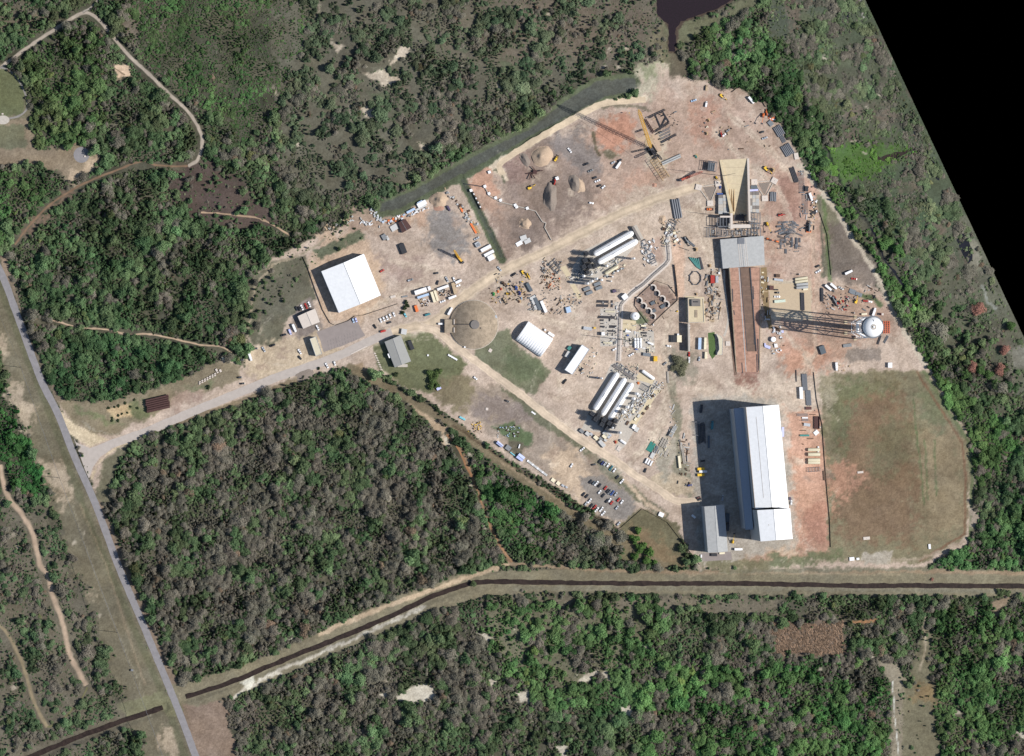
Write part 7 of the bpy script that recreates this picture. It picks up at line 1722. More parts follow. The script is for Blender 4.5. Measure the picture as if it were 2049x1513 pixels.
lp = root('lightning_pole', G(*Z('H', 1112, 832))); tag(lp, 'slim tall pole casting a long thin shadow across the yard pad', 'pole'); obj('mast', MB().tube((0, 0, 0), (0, 0, 55), .42, 8, .2), M['steel'], lp); obj('base', MB().box(0, 0, 0, 1.6, 1.6, .8), M['concrete'], lp)
# ---- steel store right of the pad ------------------------------------------------------------------------
k_ = 0
for i in range(38):
    x = 905 + rnd.uniform(0, 190); y = 10 + rnd.uniform(0, 265)
    if x < 960 and 130 < y < 200 and i % 2: continue
    beams('B', x, y, rnd.choice([40, 60, 80]), rnd.choice([0, 4, 90, 12, -20, 24]), rnd.choice([2, 3]), 'steel' if rnd.random() < .75 else 'dark_steel', 'grey steel member in the store right of the pad', .45, .4, rnd.choice([.6, 1.0]))
pipes('D', 930, 1200, 90, 88, 4, .8, 'steel', 'upright bundle of four dark grey pipes below the right footings'); pipes('D', 1128, 990, 150, -70, 4, .6, 'dark_steel', 'dark pipe bundle at the right rim of the site'); c_('D', 1150, 815, 44, 66, 10, 'white', 1.2, 'white slab against the wood edge', 'block', cat='slab')
pipes('D', 1065, 755, 110, -58, 6, .8, 'steel', 'lower right pipe bundle along the wood edge'); pipes('D', 985, 575, 100, -58, 5, .8, 'steel', 'middle pipe bundle along the wood edge'); beams('D', 1015, 640, 110, -62, 4, 'steel', 'grey beams between the pipe bundles', .6, .5, .8); c_('D', 905, 505, 50, 40, -50, 'steel', 1.4, 'grey crate above the pipe bundles', 'crate', cat='crate'); c_('D', 915, 455, 50, 40, -40, 'orange', .8, 'orange brown crate at the wood edge', 'crate', cat='crate')
rack('D', 1200, 1060, 50, 220, 1.0, 2, 'long open steel frame at the right rim, upper'); rack('D', 1235, 1270, 50, 200, 1.0, 2, 'long open steel frame at the right rim, lower'); c_('D', 1245, 1125, 30, 50, 0, 'dark', 2.6, 'dark cabin on the right rim frames', 'gen', cat='cabin'); mach('telehandler', 'D', 1262, 1470, 85, 'dark', 'dark telehandler at the right rim', 1.2); c_('D', 1320, 1350, 24, 70, -60, 'dark', 1.4, 'row of dark drums at the right rim', 'crate', cat='drums')
pipes('G', 1752, 110, 250, -80, 4, 1.05, 'steel', 'four long dark grey pipes above the pipe trench'); pipes('E', 1592, 882, 260, 24, 2, .95, 'pale_roof', 'pair of long pale pipes below the crawler crane')
# left yard of the pad (B)
teal = mat('teal_steel', (.08, .24, .22), .5)
tc_ = root('teal_tube_fan', G(*Z('B', 215, 358))); tag(tc_, 'fan of tapered teal tubes below the crane parts', 'tubes')
for k in range(5):
    a = R(-52 - k * 7); obj('tube', MB().tube((k * 2.2 - 6, 5 - k * .3, .8), (k * 2.2 - 6 + math.cos(a) * 12, 5 + math.sin(a) * 12, .8), .75, 10, .5), teal, tc_)
beams('B', 258, 362, 105, -75, 2, 'dark_steel', 'dark slab beams right of the teal tubes', 1.6, .3, 1.0)
rg = root('ring_frame', G(*Z('B', 215, 490))); tag(rg, 'eight sided steel ring frame lying on the ground', 'ring frame')
for k in range(8):
    a0, a1 = math.pi / 4 * k + .39, math.pi / 4 * (k + 1) + .39; obj('segment', MB().bar((6 * math.cos(a0), 7 * math.sin(a0), .8), (6 * math.cos(a1), 7 * math.sin(a1), .8), .7), M['dark_steel'], rg)
    obj('stand', MB().box(6 * math.cos(a0), 7 * math.sin(a0), 0, 1.0, 1.0, 1.5), M['steel'], rg)
mach('telehandler', 'B', 140, 170, -55, 'grey', 'grey crane tractor above the teal tubes', 1.5); beams('B', 178, 195, 80, -40, 2, 'steel', 'grey boom section beside the crane tractor', .8, .4, 1.0); mach('tarp', 'B', 218, 248, 0, 'black', 'black machine above the teal tubes', 2.6); beams('B', 125, 245, 90, -18, 1, 'dark_steel', 'thin dark beam left above the teal tubes', .5, .2, .6); mach('tarp', 'B', 335, 385, 0, 'brown', 'brown machine left of the ramp head', 2.2); beams('B', 95, 665, 130, 5, 1, 'dark_steel', 'thin dark beam at the top of the cream building', .5, .2, .8); mach('tarp', 'B', 222, 625, 0, 'dark', 'dark machine above the cream building', 1.8)
# ---- crawler crane at the top of the site ----------------------------------------------------------------
cb = Vector(G(*Z('E', 1350, 760))); tip = Vector(G(1278, 220, 77.0)); cr = root('crawler_crane', cb); tag(cr, 'tall crawler crane with a yellow lattice boom raised over the upper yard', 'crane')
bt = tip - cb; hd = Vector((bt.x, bt.y, 0)).normalized(); sd2 = Vector((-hd.y, hd.x, 0))
for s in (-1, 1):
    mb = MB(); c0 = sd2 * s * 3.2; mb.tube(c0 - hd * 4.5 + Vector((0, 0, .8)), c0 + hd * 4.5 + Vector((0, 0, .8)), .9, 6); obj('track', mb, M['tyre'], cr)
mb = MB(); mb.tube(-hd * 5.5 + Vector((0, 0, 2.6)), hd * 2.5 + Vector((0, 0, 2.6)), 2.2, 4); obj('body', mb, M['dark_steel'], cr); obj('cab', MB().box(sd2.x * 2.6 + hd.x * 2, sd2.y * 2.6 + hd.y * 2, 2, 2, 2, 2.4), M['glass'], cr)
mb = MB(); mb.tube(-hd * 8.5 + Vector((0, 0, 1.6)) - sd2 * 2.5, -hd * 8.5 + Vector((0, 0, 1.6)) + sd2 * 2.5, 1.7, 4); obj('counterweight', mb, M['slate'] if 'slate' in M else M['dark_steel'], cr)
ym = mat('crane_yellow', (.62, .36, .05), .5)
def lattice(p, q, w, n, m, name, par):
    d = (q - p); L = d.length; d.normalize(); a = d.cross(Vector((0, 0, 1))).normalized(); b = d.cross(a); mb = MB()
    C4 = [(1, 1), (-1, 1), (-1, -1), (1, -1)]; pt = lambda t, c: p + d * (L * t) + (a * c[0] + b * c[1]) * (w / 2 * min(1, .35 + 8 * min(t, 1 - t)))
    for c in C4:
        for k in range(n): mb.bar(pt(k / n, c), pt((k + 1) / n, c), .28)
    for k in range(n):
        for j in range(4): mb.bar(pt(k / n, C4[j]), pt((k + 1) / n, C4[(j + 1) % 4]), .16); mb.bar(pt((k + 1) / n, C4[j]), pt((k + 1) / n, C4[(j + 1) % 4]), .16)
    return obj(name, mb, m, par)
lattice(hd * 2 + Vector((0, 0, 2.5)), bt, 2.6, 26, ym, 'boom', cr)
lattice(-hd * 1 + Vector((0, 0, 3.5)), -hd * 12 + Vector((0, 0, 26)), 1.8, 10, M['dark_steel'], 'mast', cr)
obj('pendant', MB().tube(-hd * 12 + Vector((0, 0, 26)), bt, .1, 4).tube(-hd * 12 + Vector((0, 0, 26)), -hd * 8.5 + Vector((0, 0, 3)), .1, 4), M['dark_steel'], cr)
hk_ = obj('hoist_rope', MB().tube(bt, Vector((bt.x, bt.y, 8)), .06, 4), M['dark_steel'], cr); obj('hook_block', MB().box(bt.x, bt.y, 6.5, 1, .8, 1.6), ym, hk_)
for k in range(7): cont('E', 1320 - k * 2, 610 + k * 14, 110, 11, 22, 'tan', .35, 'timber crane mat in the row under the yellow boom', 'crate', cat='timber mat', group='timber mats under the crane boom')
def lying(reg, p, q, w, m, txt, name='crane_section', n=None):
    a, b = GP(reg, *p), GP(reg, *q); r = root(name, a); tag(r, txt, 'lattice section'); d = b - a; ang = math.atan2(d.y, d.x); r.rotation_euler = (0, 0, ang); Ln = d.length; n = n or max(3, int(Ln / 2.4))
    for sy in (-1, 1):
        for z in (.4, .4 + w * .7): obj('chord', MB().bar((0, sy * w / 2, z), (Ln, sy * w / 2, z), .32), m, r)
    mb = MB()
    for k in range(n):
        for z in (.4, .4 + w * .7): mb.bar((Ln * k / n, -w / 2, z), (Ln * (k + 1) / n, w / 2, z), .14); mb.bar((Ln * k / n, -w / 2, z), (Ln * k / n, w / 2, z), .18)
    obj('lacing', mb, m, r); return r
lying('E', (1365, 870), (1530, 1120), 9 * .5 + 3, M['timber'], 'long pale lattice section below the crane body'); lying('E', (1305, 350), (1520, 250), 1.4, M['dark_steel'], 'dark lattice beam upper right of the boom'); lying('E', (1395, 525), (1570, 412), 1.4, M['dark_steel'], 'dark lattice beam right of the boom middle'); lying('E', (1265, 370), (1375, 545), 1.8, M['rust'], 'brown lattice beam beside the boom'); lying('E', (1150, 530), (1240, 500), 1.2, M['dark_steel'], 'short dark beam left of the boom'); lying('E', (1470, 665), (1665, 560), 1.4, M['dark_steel'], 'dark lattice beam right of the timber mats'); lying('E', (1395, 320), (1465, 478), .8, M['dark_steel'], 'thin cross brace lying right of the boom, left one'); lying('E', (1490, 280), (1570, 412), .8, M['dark_steel'], 'thin cross brace lying right of the boom, right one'); lying('E', (1525, 350), (1465, 475), .8, M['dark_steel'], 'thin cross brace lying right of the boom, slanted one'); lying('E', (1100, 785), (1250, 750), 1.2, M['dark_steel'], 'thin dark section left of the crane body')
for k in range(4): beams('E', 1500 + k * 10, 520 + k * 36, 150, 25, 2, 'steel', 'grey rail bundle right of the crane mats', .5, .6, .5)
sheet('sand_patch', rag([Z('E', *q) for q in ((1130, 560), (1180, 610), (1250, 580), (1360, 560), (1420, 560), (1480, 760), (1400, 790), (1330, 640), (1230, 650), (1160, 640))], 1, 5, 22), M['timber'] if False else M['sand'], .04)
# red boom crane left of the ramp
def crane2(reg, p, q, h0, h1, w, m, txt, base_ang):
    a = GP(reg, *p); b = Vector(G(*Z(reg, *q), h1)); r = root('mobile_crane', a); tag(r, txt, 'crane'); d = b - a; hd = Vector((d.x, d.y, 0)).normalized()
    lattice(Vector((0, 0, h0)), Vector((d.x, d.y, h1)), w, 12, m, 'boom', r)
    obj('carrier', MB().tube(-hd * 6 + Vector((0, 0, 1.4)), hd * 5 + Vector((0, 0, 1.4)), 1.4, 4), m, r); obj('cab', MB().box(hd.x * 4, hd.y * 4, 1.5, 2, 2, 1.8), M['glass'], r); obj('counterweight', MB().tube(-hd * 6.5 + Vector((0, 0, 2.4)) , -hd * 4.5 + Vector((0, 0, 2.4)), 1.5, 4), M['dark_steel'], r)
    for k in (-4.5, -2.5, 2, 4): obj('axle_wheels', MB().tube(hd * k + Vector((-hd.y, hd.x, 0)) * 1.5 + Vector((0, 0, .6)), hd * k - Vector((-hd.y, hd.x, 0)) * 1.5 + Vector((0, 0, .6)), .6, 8), M['tyre'], r)
    return r
rm = mat('crane_red', (.40, .09, .06), .5)
crane2('D', (100, 1025), (262, 962), 2, 7, 1.8, rm, 'red lattice boom crane left of the exhaust ramp', 0)
crane2('L', (1775, 795), (1722, 708), 2, 16, 1.6, ym, 'yellow telescopic crane in the warehouse yard', 0)
rack('D', 345, 912, 84, 96, 9, -8, 'added dark steel cage imitating a cast shadow left of the exhaust ramp'); cont('D', 342, 914, 60, 74, -8, 'slate', 6, 'added dark block inside the cage, deepening the imitated shadow', 'gen', cat='machine'); mach('tarp', 'D', 435, 1108, 0, 'blue', 'small blue covered load beside the left deck', 2.4); cont('D', 430, 1172, 60, 14, 0, 'blue', 1.2, 'thin blue strip at the top of the left deck', 'crate', cat='strip'); cont('D', 748, 1138, 78, 18, 4, 'lilac', 1.2, 'thin lilac strip at the top of the right deck', 'crate', cat='strip'); cont('D', 748, 1110, 60, 34, 0, 'slate', 2, 'dark crate above the lilac strip', 'crate', cat='crate')  # cage and the block in it are added, standing in for a cast shadow

for (x, y, txt) in ((1443, 432, 'left of the launch table'), (1448, 352, 'left of the exhaust ramp')):
    lp = root('lightning_mast', G(x, y)); tag(lp, 'very thin lightning mast ' + txt, 'mast'); obj('mast', MB().tube((0, 0, 0), (0, 0, 78 if y < 400 else 38), .30, 8, .15), M['steel'], lp); obj('base', MB().box(0, 0, 0, 1.4, 1.4, .7), M['concrete'], lp)
# ---- heaps ---------------------------------------------------------------------------------------------
pile('sand', 1, 'F', 930, 350, 120, 110, 7.5, 20, 'tall ribbed sand heap at the top of the gravel store'); pile('gravel', 2, 'F', 735, 390, 45, 90, 3.5, 30, 'dark gravel heap left of the sand heap'); pile('gravel', 3, 'F', 1015, 805, 75, 160, 7.5, -2, 'long steep gravel ridge in the gravel store'); pile('gravel', 4, 'F', 1290, 650, 62, 95, 6, 20, 'pointed grey gravel heap right of the ridge'); pile('sand', 5, 'F', 1345, 680, 55, 80, 2.5, 10, 'pale sand crescent beside the pointed heap'); pile('sand', 6, 'F', 735, 1110, 70, 60, 4.5, 0, 'small sand heap in the dark triangle'); pile('sand', 7, 'L', 1560, 165, 95, 85, 6.5, 30, 'sand heap at the upper right of the warehouse yard'); pile('red_soil', 8, 'L', 1560, 235, 60, 45, 2.5, 0, 'low red soil heap below the sand heap'); pile('sand', 9, 'G', 1572, 255, 50, 60, 2.0, 0, 'low sand heap left of the trench top'); pile('red_soil', 10, 'E', 1385, 1200, 30, 26, 1.2, 0, 'small soil heap beside the dirt road'); pile('gravel', 11, 'M', 450, 1095, 120, 70, .8, 20, 'low heap of pale rubble on the lower verge')
for i, (x, y, L, W, a) in enumerate(((715, 1270, 70, 60, 20), (757, 1302, 72, 50, 25), (665, 1330, 70, 44, 30))): c_('F', x, y, L, W, a, 'lightgrey' if i < 2 else 'white', .8, ('left', 'right', 'lowest')[i] + ' flat slab in the dark triangle', 'crate', cat='slab')
for k, (x, y) in enumerate(((620, 900), (635, 920), (755, 935), (280, 690), (326, 770), (400, 818), (455, 845), (330, 530), (125, 735))): c_('F', x, y, 30, 30, 20, 'white', 1.8, 'white valve box along the thin pipeline' if k < 7 else 'white box on the red soil by the ditch', 'crate', cat='box', group='white boxes by the ditch and pipeline')
pl = root('thin_pipeline', G(*Z('F', 260, 690))); tag(pl, 'thin pale pipeline zigzagging right of the ditch', 'pipeline'); pr = None
for q in ((60, 662), (240, 690), (280, 700), (330, 795), (460, 865), (620, 905), (850, 968), (925, 1085), (965, 1100), (950, 1150), (1025, 1290)):
    g = GP('F', *q) - pl.location + Vector((0, 0, .9))
    if pr is not None: obj('pipe', MB().tube(pr, g, .45, 8), M['concrete'] if q[0] > 300 else M['dark_steel'], pl)
    pr = g
for k in range(12): c_('F', 150 + k * 8, 760 + k * 16, 16, 12, -60, ('dark', 'white', 'brown')[k % 3], 1.2, 'small drum pallet in the row along the ditch', 'crate', cat='pallet', group='drum pallets along the ditch')
# conveyor and crusher
cv = root('conveyor', G(*Z('F', 840, 530))); tag(cv, 'brown conveyor with spread arms below the sand heap', 'conveyor')
for (p, q) in (((-100, 20), (90, -20)), ((20, 0), (-30, -60)), ((-50, 10), (-60, 80)), ((-40, 10), (0, 70))):
    v = lambda t, z: Vector((t[0] / 5.603 * .5, -t[1] / 5.603 * .5, z)); obj('arm', MB().bar(v(p, .8), v(q, 3.2), .7), M['rust'], cv); obj('support_leg', MB().bar(v(q, 3.0), v(q, 0), .25), M['dark_steel'], cv)
obj('hopper', MB().box(0, 0, .5, 3, 3, 2, -.4), M['rust'], cv)
# rubble row in the upper left corner of the yard
i_ = 0
for (cx, cy, sx, sy, n, cols_) in (('L', (870, 350), 60, 0, 0, 0),): pass
BITS = []
for (x0_, y0_, x1_, y1_, n, cols_) in ((830, 280, 930, 400, 26, ('white', 'lightgrey', 'silver')), (700, 390, 830, 420, 14, ('white', 'lightgrey')), (330, 380, 640, 480, 24, ('tan', 'lightgrey', 'grey')), (930, 340, 1200, 460, 30, ('white', 'lightgrey', 'brown', 'paleblue', 'orange')), (1200, 300, 1440, 340, 18, ('white', 'grey', 'brown')), (1620, 60, 1900, 340, 34, ('grey', 'lightgrey', 'tan', 'brown')), (1820, 340, 1960, 420, 12, ('grey', 'tan', 'lightgrey'))):
    for k in range(n):
        t = (k + .5) / n; x = x0_ + (x1_ - x0_) * t + rnd.uniform(-22, 22); y = y0_ + (y1_ - y0_) * (t if y1_ > y0_ else t) + rnd.uniform(-30, 30)
        if (x0_, x1_) == (1200, 1440): y = 345 - (x - 1200) * .42 + rnd.uniform(-8, 14)
        if (x0_, x1_) == (330, 640): y = 460 - (x - 330) * .32 + rnd.uniform(-30, 30)
        if (x0_, x1_) == (930, 1200): y = 430 - (x - 930) * .35 + rnd.uniform(-30, 30)
        BITS.append(('L', x, y, rnd.uniform(10, 34), rnd.uniform(9, 22), rnd.uniform(0, 180), rnd.choice(cols_), rnd.uniform(.5, 1.6)))
# scrap and small stores elsewhere
for (reg, x0_, y0_, x1_, y1_, n, cols_, txt) in (('J', 940, 620, 1050, 850, 14, ('steel', 'slate', 'lightgrey'), 'grey stack piece left of the long white container'), ('J', 1120, 150, 1400, 330, 22, ('steel', 'slate', 'lightgrey', 'brown'), 'grey crate at the upper left of the tank farm store'), ('J', 1150, 330, 1380, 540, 14, ('brown', 'orange', 'tan'), 'brown crate in the sandy store'), ('J', 620, 420, 920, 700, 12, ('dark', 'brown', 'yellow', 'steel'), 'small part of the equipment store'), ('H', 120, 180, 440, 400, 14, ('tan', 'lightgrey', 'steel'), 'pale crate left of the white cabin'),
        ('I', 280, 90, 600, 480, 16, ('white', 'lightgrey', 'tan', 'cream'), 'small unit along the right wall of the process building'), ('K', 820, 400, 960, 500, 12, ('brown', 'white', 'tan'), 'small crate below the trailer cluster'), ('K', 1080, 270, 1230, 350, 12, ('dark', 'brown', 'lightgrey'), 'small crate inside the trailer cluster'), ('O', 1010, 1210, 1230, 1330, 0, (), ''),
        ('O', 600, 700, 880, 850, 14, ('lightgrey', 'brown', 'paleblue'), 'scrap piece in the weeds of the lower lot'), ('O', 230, 660, 400, 790, 9, ('tan', 'yellow', 'brown'), 'scrap piece along the lower lot fence'), ('B', 860, 900, 960, 1120, 8, ('white', 'silver', 'brown'), 'small box right of the squat round tank'), ('C', 520, 600, 760, 760, 14, ('dark', 'steel', 'red', 'lightgrey'), 'machine part in the cluster above the tower shadow'), ('B', 700, 430, 800, 640, 9, ('brown', 'lightgrey', 'cream'), 'small crate on the right edge of the ramp'), ('D', 880, 420, 960, 490, 8, ('orange', 'brown', 'white'), 'small crate at the wood edge of the top yard'), ('B', 300, 420, 420, 800, 16, ('tan', 'lightgrey', 'brown', 'grey'), 'loose piece left of the ramp wall'), ('C', 620, 1330, 760, 1420, 3, ('tan',), 'small piece below the tower'), ('D', 1290, 1230, 1350, 1420, 9, ('dark', 'white', 'tan'), 'small crate at the right rim of the site')):
    for k in range(n * 3): BITS.append((reg, rnd.uniform(x0_, x1_), rnd.uniform(y0_, y1_), rnd.uniform(7, 30), rnd.uniform(5, 14), rnd.uniform(0, 180), rnd.choice(cols_), rnd.uniform(.4, 1.6)))
for (reg, x0_, y0_, x1_, y1_, n, cols_, ang_) in (('I', 880, 1000, 1400, 560, 300, ('cream', 'lightgrey', 'white', 'white', 'grey', 'tan'), 57), ('I', 780, 300, 1120, 520, 110, ('lightgrey', 'cream', 'steel'), -33), ('G', 380, 1010, 1060, 760, 200, ('cream', 'lightgrey', 'white', 'steel'), 30), ('G', 1560, 250, 1800, 600, 110, ('lightgrey', 'cream', 'tan', 'steel'), 50),
        ('H', 700, 300, 960, 900, 120, ('lightgrey', 'steel', 'white', 'dark'), 0), ('H', 990, 600, 1430, 1000, 170, ('white', 'steel', 'cream', 'dark'), 0), ('H', 1180, 100, 1700, 560, 40, ('tan', 'brown', 'grey'), 30), ('J', 1120, 120, 1400, 900, 130, ('tan', 'brown', 'steel'), 50), ('G', 1300, 500, 1520, 840, 60, ('white', 'lightgrey', 'steel'), -60), ('B', 360, 60, 760, 150, 60, ('steel', 'dark', 'grey', 'lightgrey'), 0), ('D', 400, 1360, 820, 1500, 50, ('steel', 'grey', 'lightgrey', 'dark'), 0),
        ('B', 300, 420, 430, 850, 90, ('tan', 'grey', 'brown'), 80), ('B', 770, 420, 850, 900, 30, ('tan', 'brown', 'lightgrey'), 85), ('A', 0, 280, 60, 500, 20, ('tan', 'lightgrey'), 60), ('A', 60, 500, 150, 880, 40, ('grey', 'lightgrey', 'brown'), 80), ('Q', 1180, 100, 1460, 420, 40, ('lightgrey', 'tan', 'cream'), 62), ('D', 1180, 900, 1340, 1500, 50, ('grey', 'dark', 'lightgrey'), 85), ('C', 480, 480, 1060, 800, 60, ('dark', 'lightgrey', 'brown', 'steel'), -30), ('J', 400, 300, 950, 740, 60, ('brown', 'dark', 'yellow', 'steel', 'lightgrey'), 30), ('E', 1250, 250, 1700, 700, 50, ('dark', 'grey', 'tan'), 25), ('D', 250, 200, 900, 800, 30, ('brown', 'tan', 'grey'), 20), ('B', 900, 20, 1110, 290, 40, ('steel', 'slate', 'grey'), 5), ('A', 980, 300, 1140, 800, 14, ('grey', 'white', 'brown'), 0)):
    for k in range(n):
        t = rnd.random(); x = rnd.uniform(x0_, x1_); y = rnd.uniform(min(y0_, y1_), max(y0_, y1_))
        if y0_ > y1_: x = x0_ + (x1_ - x0_) * t + rnd.uniform(-60, 60); y = y0_ + (y1_ - y0_) * t + rnd.uniform(-60, 60)
        BITS.append((reg, x, y, rnd.choice([6, 9, 14, 22, 45]), rnd.choice([3, 5, 8, 12]), ang_ + rnd.choice([0, 0, 90, rnd.uniform(-20, 20)]), rnd.choice(cols_), rnd.uniform(.3, 1.5)))
fm = {c: mat('loose_goods_' + c, tuple(v * .9 for v in COLS[c]), .8, noise=.2, nscale=1.5) for c in sorted({b[6] for b in BITS})}
cl_ = list(fm); mb = MB(); mi = []
for (reg, x, y, L, W, a, c, h) in BITS:
    g = GP(reg, x, y); i = len(mb.v); mb.box(0, 0, 0, U(reg, L), U(reg, W), h, .02); ca, sa_ = math.cos(R(a)), math.sin(R(a))
    mb.v[i:] = [(g.x + vx * ca - vy * sa_, g.y + vx * sa_ + vy * ca, vz) for vx, vy, vz in mb.v[i:]]; mi += [cl_.index(c)] * 6
me_ = mb.mesh('loose_material', None)
for c in cl_: me_.materials.append(fm[c])
me_.polygons.foreach_set('material_index', mi); o_ = bpy.data.objects.new('loose_material', me_); COL.objects.link(o_); stuff(o_, 'countless small loose building goods and scrap strewn over the work yards', 'building goods')
for k in range(16): c_('O', 985 + k * 15.5, 1150 + k * 11.8, 22, 26, -37, 'lightgrey' if k % 4 else 'white', 1.0, 'white unit in the slanting row below the blue shelters', 'crate', cat='unit', group='slanting row of white units')
for x, y, L, W, c in ((1302, 1392, 50, 44, 'cream'), (1366, 1432, 46, 44, 'cream'), (1425, 1460, 40, 24, 'silver'), (1470, 1480, 30, 22, 'silver')): c_('O', x, y, L, W, -37, c, 1.4, 'pale crate at the lower end of the slanting row', 'crate', cat='crate', group='pale crates ending the slanting row')
sa, _ = gable('blue_shelter', 'upper left pale blue shelter on the lower lot fence', 'shelter', [Z('O', 585, 925), Z('O', 608, 895), Z('O', 678, 955), Z('O', 655, 982)], [Z('O', 597, 910), Z('O', 667, 968)], 2.8, 3.4, 'white_roof', panels=3)
sb, _ = gable('blue_shelter', 'lower right pale blue shelter, the larger of two', 'shelter', [Z('O', 835, 1105), Z('O', 880, 1052), Z('O', 950, 1105), Z('O', 912, 1160)], [Z('O', 858, 1078), Z('O', 930, 1132)], 2.8, 3.4, 'white_roof', panels=4)
lm = mat('pale_blue_roof', (.50, .56, .86), .5)
for s_ in (sa, sb):
    for c in KIDS[s_.name]:
        if c.name.startswith('roof_panel'): c.data.materials.clear(); c.data.materials.append(lm)
c_('O', 735, 985, 70, 60, -37, 'grey', 2, 'dark grey shelter between the two pale blue ones', 'gen', cat='shelter'); c_('O', 790, 1060, 70, 12, -37, 'cyan', 1.4, 'thin cyan strip between the shelters', 'crate', cat='strip'); c_('O', 158, 612, 80, 24, -28, 'cyan', 1.6, 'small blue green boat-like container on the lower lot', cat='container'); c_('O', 468, 495, 36, 36, 0, 'white', .8, 'white slab on green weeds of the lower lot', 'block', cat='slab'); c_('O', 875, 965, 14, 50, -15, 'white', 1.4, 'slim white post stack in the weeds', 'crate', cat='stack'); c_('O', 1055, 545, 60, 18, -35, 'white', .5, 'white plank on the lane verge', 'crate', cat='plank')
# entrance: white barriers, brown pipes, dark bushes
for k in range(9):
    for j in range(2):
        if j == 1 and k > 6: continue
        c_('N', 1250 + k * 29, 480 - k * 15.5 + j * 20, 22, 15, 25, 'white', 1.1, 'white block in the double row beside the entrance road', 'block', cat='block', group='double row of white blocks at the entrance')
for x, y in ((1485, 352), (1440, 345)): c_('N', x, y, 24, 34, 25, 'white', 1.4, 'white block at the upper end of the double row', 'block', cat='block', group='double row of white blocks at the entrance')
pipes('N', 765, 735, 265, 13, 6, 1.0, 'rust', 'bundle of long dark brown pipes beside the access road', 2)
c_('N', 1552, 202, 105, 36, 15, 'cream', 2.8, 'cream bus shaped trailer at the wood edge', 'office', cat='trailer')
bush('N', 1355, 535, 3.0, 'dark bush below the double row of white blocks', 4)
for x, y in ((215, 783), (278, 770), (330, 748), (395, 726), (500, 684), (460, 755), (540, 785), (258, 888), (318, 865), (370, 843), (428, 825), (245, 922), (325, 915)): bush('N', x, y, rnd.uniform(1.5, 2.4), 'round dark shrub planted on sand at the entrance', 1.6)['group'] = 'round shrubs on sand at the entrance'
for reg, x, y, r_ in (('M', 632, 1005, 2.2), ('K', 620, 450, 3.2), ('K', 600, 520, 3.4), ('K', 660, 480, 2.8), ('K', 590, 590, 3.0), ('D', 495, 120, 3.0), ('M', 1600, 1080, 3.6), ('L', 640, 470, 2.0)): bush(reg, x, y, r_, 'green bush growing alone near the buildings', r_ * 1.3)['group'] = 'lone bushes near the buildings'
# trees standing apart on the site
def lone(x, y, rad, hei, bare, rgb, label): add_tree(x, y, rad, hei, bare, lin(np.array(rgb, float)) * 1.8, label)
for k, (x, y, rad, hei) in enumerate(((858, 745, 5, 6), (872, 750, 5, 6), (866, 762, 5.5, 7), (880, 742, 4, 5), (862, 775, 4.5, 6), (874, 770, 4, 5))): lone(x, y, rad, hei, False, (84, 100, 62), 'dark green tree in the clump below the office lawn')
for k, (x, y, rad, hei, b_) in enumerate(((1268, 1078, 6, 9, 0), (1282, 1095, 6.5, 9, 0), (1300, 1105, 6.5, 9, 0), (1292, 1122, 6, 8, 0), (1272, 1112, 5.5, 8, 0), (1310, 1125, 5, 7, 0), (1275, 1060, 5, 8, 0))): lone(x, y, rad, hei, bool(b_), (82, 108, 60), 'tall green tree in the clump left of the support building')
for k, (x, y, rad, hei) in enumerate(((1355, 722, 7, 8), (1368, 730, 6.5, 7), (1362, 742, 6, 7), (1350, 735, 5.5, 6))): lone(x, y, rad, hei, True, (112, 112, 92), 'grey sparse tree below the blast wall')
for (x, y, rad, hei) in ((2004, 1186, 4.5, 4), (2014, 1187, 4.5, 4), (1998, 1184, 3.5, 3), (948, 1168, 4.2, 4), (1905, 660, 5.5, 6), (1600, 45, 3, 3), (1712, 50, 5, 5), (1890, 530, 3.5, 4)): lone(x, y, rad, hei, False, (84, 96, 68), 'single round tree standing in the open near water')
for (x, y, rad, hei) in ((1955, 620, 8, 9), (1945, 735, 6.5, 8), (2000, 740, 7, 9), (2010, 700, 6, 9), (1865, 1160, 2, 2)): lone(x, y, rad, hei, True, (150, 112, 100), 'round reddish leafless tree in the marsh at right')
for (x, y) in ((2020, 655), (1975, 752), (1960, 742), (1930, 748), (1990, 765)): lone(x, y, 6.5, 9, False, (74, 96, 58), 'round green tree beside the reddish ones at right')
# roadside poles and wires
def pole(x, y, h, txt):
    r = root('utility_pole', G(x, y)); tag(r, txt, 'pole'); obj('post', MB().tube((0, 0, 0), (0, 0, h), .25, 8, .16), M['bark'], r)
    for z in (h - 1, h - 3): 
        m_ = MB().box(0, 0, z, .25, 9, .3); obj('crossarm', m_, M['bark'], r)
    for s in (-4, 0, 4): obj('insulator', MB().tube((0, s, h - .7), (0, s, h - .2), .12, 6), M['concrete'], r)
    r.rotation_euler = (0, 0, R(22)); return r
pole(117, 956, 27, 'upper wooden utility pole on the roadside strip'); pole(233, 1265, 26, 'lower wooden utility pole on the roadside strip')
pole(40, 735, 26, 'topmost wooden utility pole at the left edge'); c_('P', 264, 1341, 5, 4, 0, 'grey', 2, 'small grey cabinet on the roadside strip', 'gen', cat='cabinet')
wr = root('power_lines', G(175, 1110)); tag(wr, 'thin power lines strung between the roadside poles', 'power lines'); wv = []
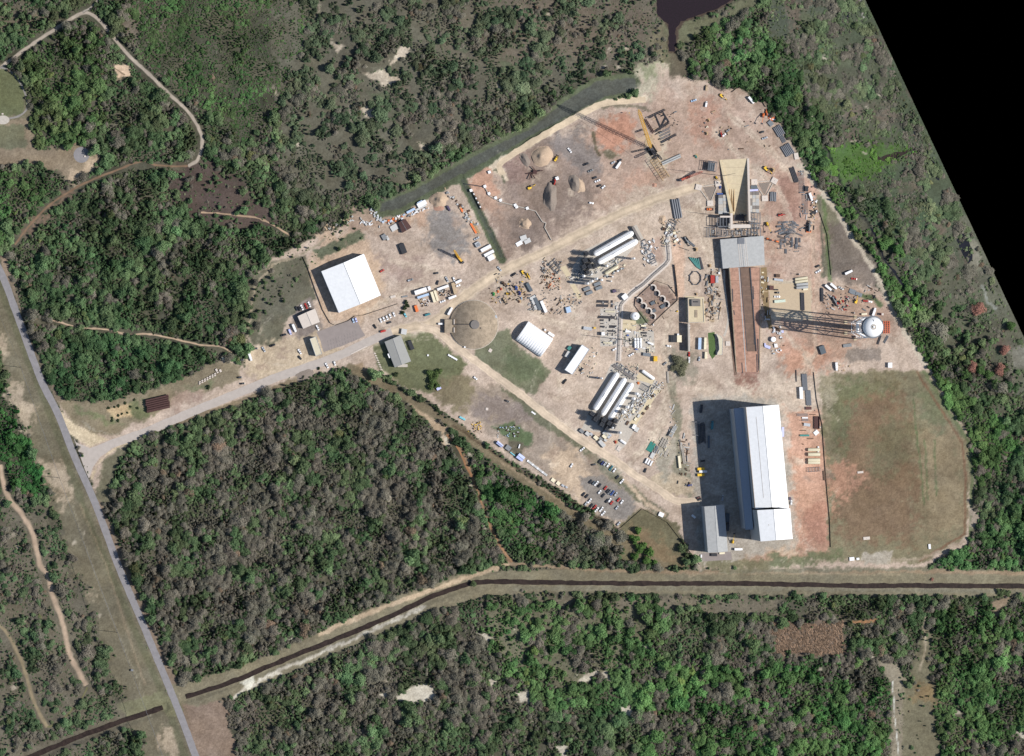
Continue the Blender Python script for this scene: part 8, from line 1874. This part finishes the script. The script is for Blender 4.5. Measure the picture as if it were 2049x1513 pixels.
for s in (-4, 0, 4):
    pts_ = [(-30, 560), (40, 735), (117, 956), (233, 1265), (330, 1530)]; mb = MB()
    for (xa, ya), (xb, yb) in zip(pts_, pts_[1:]):
        A0 = Vector(G(xa, ya)); B0 = Vector(G(xb, yb)); o_ = Vector((s * math.cos(R(112)) , s * math.sin(R(112)), 0)); prev = None
        for t in range(9):
            u = t / 8; p = A0.lerp(B0, u) + o_ + Vector((0, 0, 26 - 7 * 4 * u * (1 - u) * .6)) - wr.location
            if prev is not None: mb.tube(prev, p, .05, 4, caps=False)
            prev = p
    obj('wire', mb, M['steel'], wr)
for x, y, L, W in ((584, 772, 40, 14), (623, 1188, 44, 20)): c_('REG' if False else 'P', 0 + 1536 + x / 3.15, 700 + y / 3.15, L / 3.15, W / 3.15, 5, 'white', .8, 'white slab lying on the grass field', 'block', cat='slab')
for x, y, L, W in ((530, 1318, 30, 22), (568, 1318, 18, 14), (1020, 1240, 14, 30)): c_('P', 1536 + x / 3.15, 700 + y / 3.15, L / 3.15, W / 3.15, 5, 'white', 1.2, 'small white box at the bottom edge of the grass field', 'crate', cat='box')
c_('P', 877, 776, 9, 8, 30, 'lilac', 1.8, 'pale blue box beside the clump below the office lawn', 'crate', cat='box'); sheet('concrete_circle', [(163 + 16 * math.cos(t * .35), 310 + 16 * math.sin(t * .35)) for t in range(18)], M['asphalt'], .06); c_('P', 170, 313, 4, 3, 0, 'white', .8, 'tiny white marker on the round concrete pad', 'block', cat='marker'); c_('P', 5, 228, 4, 3, 0, 'white', .8, 'tiny white marker on the lawn at the left edge', 'block', cat='marker'); sheet('sand_circle', [(6 + 13 * math.cos(t * .35), 240 + 9 * math.sin(t * .35)) for t in range(18)], M['concrete'], .055)
c_('P', 458, 714, 18, 6, 15, 'cream', .6, 'cream timber stack at the wood edge', 'crate', cat='stack') if False else None

# ---- every label singles out one thing -------------------------------------------------------------------
ORD = ['first', 'second', 'third', 'fourth', 'fifth', 'sixth', 'seventh', 'eighth', 'ninth', 'tenth', 'eleventh', 'twelfth']
tops = [o for o in COL.objects if o.parent is None and 'label' in o and 'category' in o]
byl = {}
for o in tops: byl.setdefault(o['label'], []).append(o)
for lab, L in byl.items():
    if len(L) < 2: continue
    ws = lab.split()
    lab = ' '.join(ws[:12])
    L.sort(key=lambda o: o.location.x); n = len(L)
    if n <= 12:
        if n == 2: nm = ['left of two', 'right of two']
        elif n == 3: nm = ['leftmost of three', 'middle of three', 'rightmost of three']
        else: nm = ['leftmost of %d' % n] + [ORD[k] + ' from left' for k in range(1, n - 1)] + ['rightmost of %d' % n]
        for o, t in zip(L, nm): o['label'] = lab + ', ' + t
    else:
        # too many for one row: rows from top to bottom, then from the left
        L.sort(key=lambda o: -o.location.y); rows = min(12, max(2, int(math.ceil(n / 11.0)))); per = int(math.ceil(n / rows))
        for r_ in range(rows):
            S_ = sorted(L[r_ * per:(r_ + 1) * per], key=lambda o: o.location.x)
            rn = 'top row' if r_ == 0 else ('lowest row' if r_ == rows - 1 else ORD[r_] + ' row')
            for k, o in enumerate(S_): o['label'] = lab + ', %s, %s' % (rn, 'leftmost' if k == 0 else (ORD[k] if k < 12 else 'last'))
for o in tops:
    w_ = o['label'].split()
    if len(w_) > 16: o['label'] = ' '.join(w_[:16])
